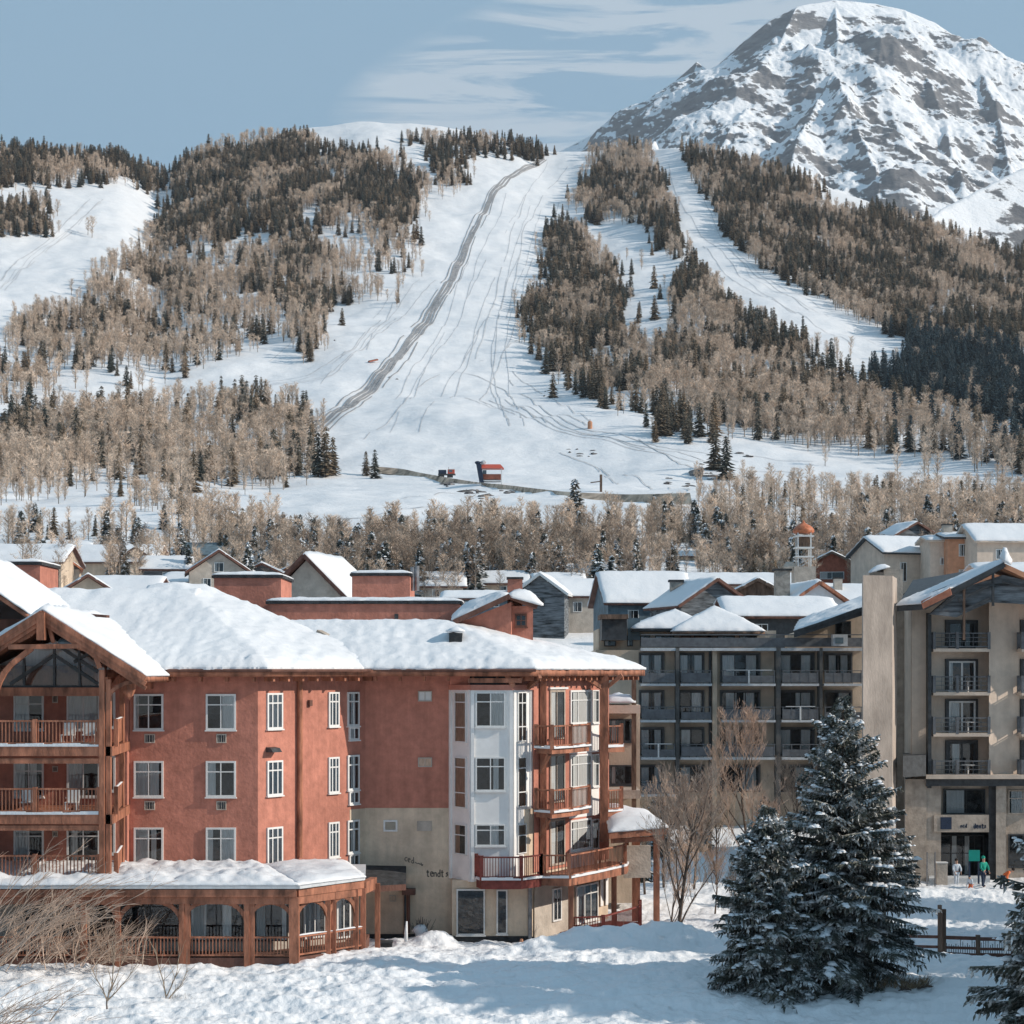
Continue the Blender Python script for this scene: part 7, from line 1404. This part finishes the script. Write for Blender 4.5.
# ------------------------------------------------------------------ people by the entrance
def skin(name, joints, edges, mt, parent, root=0, sub=1):
    """one continuous body grown over a skeleton: joints (x, y, z, radius)"""
    me = bpy.data.meshes.new(name); bm = bmesh.new(); ly = bm.verts.layers.skin.verify()
    vs = [bm.verts.new(j[:3]) for j in joints]
    for i, j in enumerate(joints): vs[i][ly].radius = (j[3], j[3] if len(j) < 5 else j[4]); vs[i][ly].use_root = (i == root)
    for a, b in edges: bm.edges.new((vs[a], vs[b]))
    bm.to_mesh(me); bm.free(); o = bpy.data.objects.new(name, me); COL.objects.link(o); me.materials.append(M[mt]); o.parent = parent
    o.modifiers.new('skin', 'SKIN').use_smooth_shade = True; s = o.modifiers.new('sub', 'SUBSURF'); s.levels = s.render_levels = sub; return o
def person(px, D, zf, h, yaw, lab, top, legs, hat='hair', bend=0., arms=((.16, .12), (.16, -.1)), stride=.12, topname='jacket', crouch=0.):
    """local frame: +x right, -y forward"""
    x = X(px, D); t = thing('person', (x, D, zf), lab, 'person'); k = h/1.75; cb, sb = math.cos(bend), math.sin(bend); hip = .92-crouch
    def up(lat, f, u): return (lat*k, (-(f*cb+u*sb))*k, (hip+u*cb-f*sb)*k)        # point on the leaning trunk
    hipc = (0, 0, hip*k); ch = up(0, 0, .42); nk = up(0, .01, .58); hd = up(0, .02, .70); hd2 = up(0, .02, .80)
    J = [(*hipc, .145*k, .11*k), (*up(0, 0, .2), .13*k, .10*k), (*ch, .165*k, .11*k), (*nk, .06*k), (*up(0, .015, .64), .075*k, .085*k), (*hd, .088*k, .10*k), (*hd2, .075*k, .085*k)]; E = [(0, 1), (1, 2), (2, 3), (3, 4), (4, 5), (5, 6)]
    for s, (fe, fh) in zip((-1, 1), arms):
        n = len(J); sh = up(s*.19, 0, .47); el = up(s*.27, fe*.7, .20); wr = up(s*.24, fe+fh+.10, .0+.04); hn = up(s*.23, fe+fh+.20, -.04)
        J += [(*sh, .065*k), (*el, .048*k), (*wr, .032*k), (*hn, .04*k, .025*k)]; E += [(2, n), (n, n+1), (n+1, n+2), (n+2, n+3)]
    for s in (-1, 1):
        n = len(J); f = -s*stride; kn = (s*.10*k, (-f*.6-.25*crouch*2)*k, (hip*.5+.02)*k); an = (s*.11*k, -f*k+.05*k, .08*k); to = (s*.12*k, -f*k-.14*k, .035*k)
        J += [(s*.09*k, 0, (hip-.06)*k, .095*k), (*kn, .065*k), (*an, .042*k), (*to, .04*k, .03*k)]; E += [(0, n), (n, n+1), (n+1, n+2), (n+2, n+3)]
    skin('body', J, E, 'skin', t)
    def fat(i, a=1.22): j = J[i]; return (j[0], j[1], j[2])+tuple(r*a+.012*k for r in j[3:])
    Jt = [fat(0, 1.12), fat(1), fat(2), (*up(0, 0, .54), .09*k), fat(7), fat(8), fat(9), fat(11), fat(12), fat(13)]; skin(topname, Jt, [(0, 1), (1, 2), (2, 3), (2, 4), (4, 5), (5, 6), (2, 7), (7, 8), (8, 9)], top, t)
    lo = [fat(0, 1.05), fat(15), fat(16), fat(17), fat(18, 1.3), fat(19), fat(20), fat(21), fat(22, 1.3)]; skin('trousers', lo, [(0, 1), (1, 2), (2, 3), (3, 4), (0, 5), (5, 6), (6, 7), (7, 8)], legs, t)
    m_ = MB(); c = Vector(up(0, -.01, .80)); m_.blob(c+Vector((0, .012*k, .015*k)), .108*k, .118*k, .115*k, 2, 12, 8, jit=.03); o = bpy.data.objects.new('hair' if hat == 'hair' else 'hat', bpy.data.meshes.new('hat')); o.data.from_pydata(m_.v, [], m_.f); o.data.materials.append(M[hat]); COL.objects.link(o); o.parent = t
    face = MB(); f0 = Vector(up(0, .02+.10, .71)); face.blob(f0, .018*k, .022*k, .028*k, 1, 6, 4, jit=0)
    o = bpy.data.objects.new('nose', bpy.data.meshes.new('nose')); o.data.from_pydata(face.v, [], face.f); o.data.materials.append(M['skin']); COL.objects.link(o); o.parent = t
    for s in (-1, 1):
        e = MB(); e.blob(Vector(up(s*.035, .115, .735)), .012*k, .01*k, .009*k, 1, 6, 4, jit=0); o = bpy.data.objects.new('eye', bpy.data.meshes.new('eye')); o.data.from_pydata(e.v, [], e.f); o.data.materials.append(M['hair']); COL.objects.link(o); o.parent = t
        for q in range(4):                         # fingers, gently curled
            w = Vector(up(s*.23+(q-1.5)*.016, (arms[0 if s < 0 else 1][0]+arms[0 if s < 0 else 1][1])+.22, -.06)); m_ = MB(); m_.tube([w, w+Vector((0, -.02*k, -.04*k)), w+Vector((0, -.01*k, (-.07-.01*(q % 3))*k))], [.011*k, .010*k, .008*k], 5); o = bpy.data.objects.new('finger', bpy.data.meshes.new('finger')); o.data.from_pydata(m_.v, [], m_.f); o.data.materials.append(M['skin']); COL.objects.link(o); o.parent = t
    t.rotation_euler = (0, 0, yaw); return t
def gy(py, D): return Z(py, D)
def ground_at(px, D): return gz1(X(px, D), D)
Dp = 119
person(983.5, Dp, ground_at(983.5, Dp), 1.85, .4, 'standing person in a green jacket and dark trousers beside the green sign', 'green', 'navy', hat='green')
person(971, Dp-2, ground_at(971, Dp-2), 1.15, -.8, 'child in a pale blue top crouching in the snow in front of the green sign', 'palecloth', 'orangecloth', crouch=.25, bend=.35, hat='navy')
person(1003, Dp-1, ground_at(1003, Dp-1), 1.65, 1.3, 'person in an orange jacket bending forward at the right of the entrance', 'orangecloth', 'navy', bend=1.0, arms=((.2, .2), (.25, .2)))
person(956.5, 122, ground_at(956.5, 122), 1.7, .1, 'person in a long pale coat standing in the dark entrance', 'palecloth', 'palecloth')
x = X(974, 120.2); z = ground_at(974, 120.2); t = thing('entrance_sign', (x, 120.2, z), 'square green sign board on a dark post by the entrance', 'sign'); MB().box(X(968.5, 120.2), X(979.5, 120.2), 120.1, 120.18, Z(861, 120.2), Z(850, 120.2)).build('sign_board', M['teal'], t)
for a in (969.5, 978.8): MB().box(X(a, 120.2)-.05, X(a, 120.2)+.05, 120.19, 120.3, z-.2, Z(852, 120.2)).build('post', M['navy'], t)
x = X(941.5, 123); t = thing('storage_box', (x, 123, Z(877, 123)), 'pale upright box standing left inside the entrance', 'box'); MB().box(x-.35, x+.35, 122.8, 123.3, ground_at(941, 123)-.1, Z(863, 123)).build('box_body', M['stone'], t); MB().box(x-.38, x+.38, 122.77, 123.33, Z(863, 123)+.002, Z(862, 123)).build('lid', M['frame'], t)
t = thing('glass_screen', (X(931, 121), 121, ground_at(931, 121)), 'tall clear glass screen panel left of the entrance', 'glass screen'); MB().box(X(927, 121), X(935, 121), 120.98, 121.02, ground_at(931, 121), Z(853, 121)).build('pane', M['glass'], t)
for a in (927, 935): MB().box(X(a, 121)-.03, X(a, 121)+.03, 120.95, 121.05, ground_at(931, 121)-.2, Z(852, 121)).build('post', M['steel'], t)

# ------------------------------------------------------------------ air
def haze(dens):
    me = bpy.data.meshes.new('haze'); b = MB().box(-6000, 9000, -200, 9000, -6, 2900); me.from_pydata(b.v, [], b.f); m = bpy.data.materials.new('thin_air'); m.use_nodes = True; N = m.node_tree.nodes; N.clear()
    o_ = N.new('ShaderNodeOutputMaterial'); v = N.new('ShaderNodeVolumePrincipled'); v.inputs['Density'].default_value = dens; v.inputs['Color'].default_value = (.86, .92, 1, 1); v.inputs['Anisotropy'].default_value = .1
    m.node_tree.links.new(v.outputs[0], o_.inputs['Volume']); me.materials.append(m); o = bpy.data.objects.new('haze', me); COL.objects.link(o); tag(o, 'thin pale air between the town and the mountain', 'haze', kind='stuff')
haze(4.2e-5)
SUN_E, SKY_E, EXPO = 4.5, .065, 0.13
SKY_MIX = .88; SKY_COL = (3.9, 6.55, 9.0, 1); CLOUD_COL = (10, 10.8, 11.6, 1)
# ------------------------------------------------------------------ camera, sun, sky
cam = bpy.data.objects.new('camera', bpy.data.cameras.new('camera')); COL.objects.link(cam); S.camera = cam
cam.location = (0, 0, H); cam.rotation_euler = (math.pi/2, 0, 0); cam.data.sensor_width = 36; cam.data.lens = F/1024*36
cam.data.shift_y = (HY-512)/1024; cam.data.clip_start = .5; cam.data.clip_end = 60000
EL, AZ = math.radians(27.5), math.radians(8)        # sun low on the right, a little to the camera's side
sd = Vector((math.cos(EL)*math.cos(AZ), -math.cos(EL)*math.sin(AZ), math.sin(EL)))
sl = bpy.data.lights.new('sun', 'SUN'); sl.energy = SUN_E; sl.angle = math.radians(.5); sl.color = (1, .91, .80)
so = bpy.data.objects.new('sun', sl); COL.objects.link(so); so.rotation_euler = sd.to_track_quat('Z', 'Y').to_euler()
w = bpy.data.worlds.new('World'); S.world = w; w.use_nodes = True; nt = w.node_tree; N = nt.nodes; L = nt.links
bg = N['Background']; sky = N.new('ShaderNodeTexSky'); sky.sky_type = 'NISHITA'; sky.sun_disc = False; sky.sun_elevation = EL
sky.sun_rotation = math.atan2(sd.x, sd.y); sky.altitude = 1500; sky.air_density = 1.0; sky.dust_density = 1.6; sky.ozone_density = 1.0
bg.inputs[1].default_value = SKY_E
tc = N.new('ShaderNodeTexCoord'); mp = N.new('ShaderNodeMapping'); mp.inputs['Scale'].default_value = (4.5, 4.5, 46); mp.inputs['Rotation'].default_value = (0, math.radians(-14), 0); L.new(tc.outputs['Generated'], mp.inputs[0])
n1 = N.new('ShaderNodeTexNoise'); n1.inputs['Scale'].default_value = 1.6; n1.inputs['Detail'].default_value = 9; n1.inputs['Roughness'].default_value = .6; n1.inputs['Distortion'].default_value = .7; L.new(mp.outputs[0], n1.inputs['Vector'])
sp = N.new('ShaderNodeSeparateXYZ'); L.new(tc.outputs['Generated'], sp.inputs[0])
def mth(op, a, b, c=None):
    q = N.new('ShaderNodeMath'); q.operation = op
    for k, v in enumerate((a, b) if c is None else (a, b, c)):
        if isinstance(v, (int, float)): q.inputs[k].default_value = v
        else: L.new(v, q.inputs[k])
    return q.outputs[0]
# thin cirrus bank: centred on one heading and height of the sky
ax = mth('DIVIDE', mth('SUBTRACT', sp.outputs[0], .04), .135); az = mth('DIVIDE', mth('SUBTRACT', sp.outputs[2], mth('ADD', .296, mth('MULTIPLY', sp.outputs[0], .22))), .042)
env = mth('SUBTRACT', 1.0, mth('ADD', mth('MULTIPLY', ax, ax), mth('MULTIPLY', az, az)))
env = mth('MAXIMUM', env, 0.0)
cl = mth('MULTIPLY', mth('MAXIMUM', mth('SUBTRACT', n1.outputs['Fac'], .45), 0.0), 7.5); cl = mth('MULTIPLY', cl, mth('MINIMUM', mth('MULTIPLY', env, 1.6), 1.0)); cl = mth('MINIMUM', cl, .52)
haze = N.new('ShaderNodeMix'); haze.data_type = 'RGBA'; haze.inputs[0].default_value = SKY_MIX; haze.inputs[7].default_value = SKY_COL; L.new(sky.outputs[0], haze.inputs[6])
mx = N.new('ShaderNodeMix'); mx.data_type = 'RGBA'; L.new(cl, mx.inputs[0]); L.new(haze.outputs[2], mx.inputs[6]); mx.inputs[7].default_value = CLOUD_COL; L.new(mx.outputs[2], bg.inputs[0])
S.view_settings.view_transform = 'Standard'; S.view_settings.look = 'None'; S.view_settings.gamma = 1; S.view_settings.exposure = EXPO
S.cycles.max_bounces = 6; S.cycles.diffuse_bounces = 3; S.cycles.glossy_bounces = 2; S.cycles.transparent_max_bounces = 12; S.cycles.caustics_reflective = False; S.cycles.caustics_refractive = False
try: S.cycles.use_denoising = True
except Exception: pass
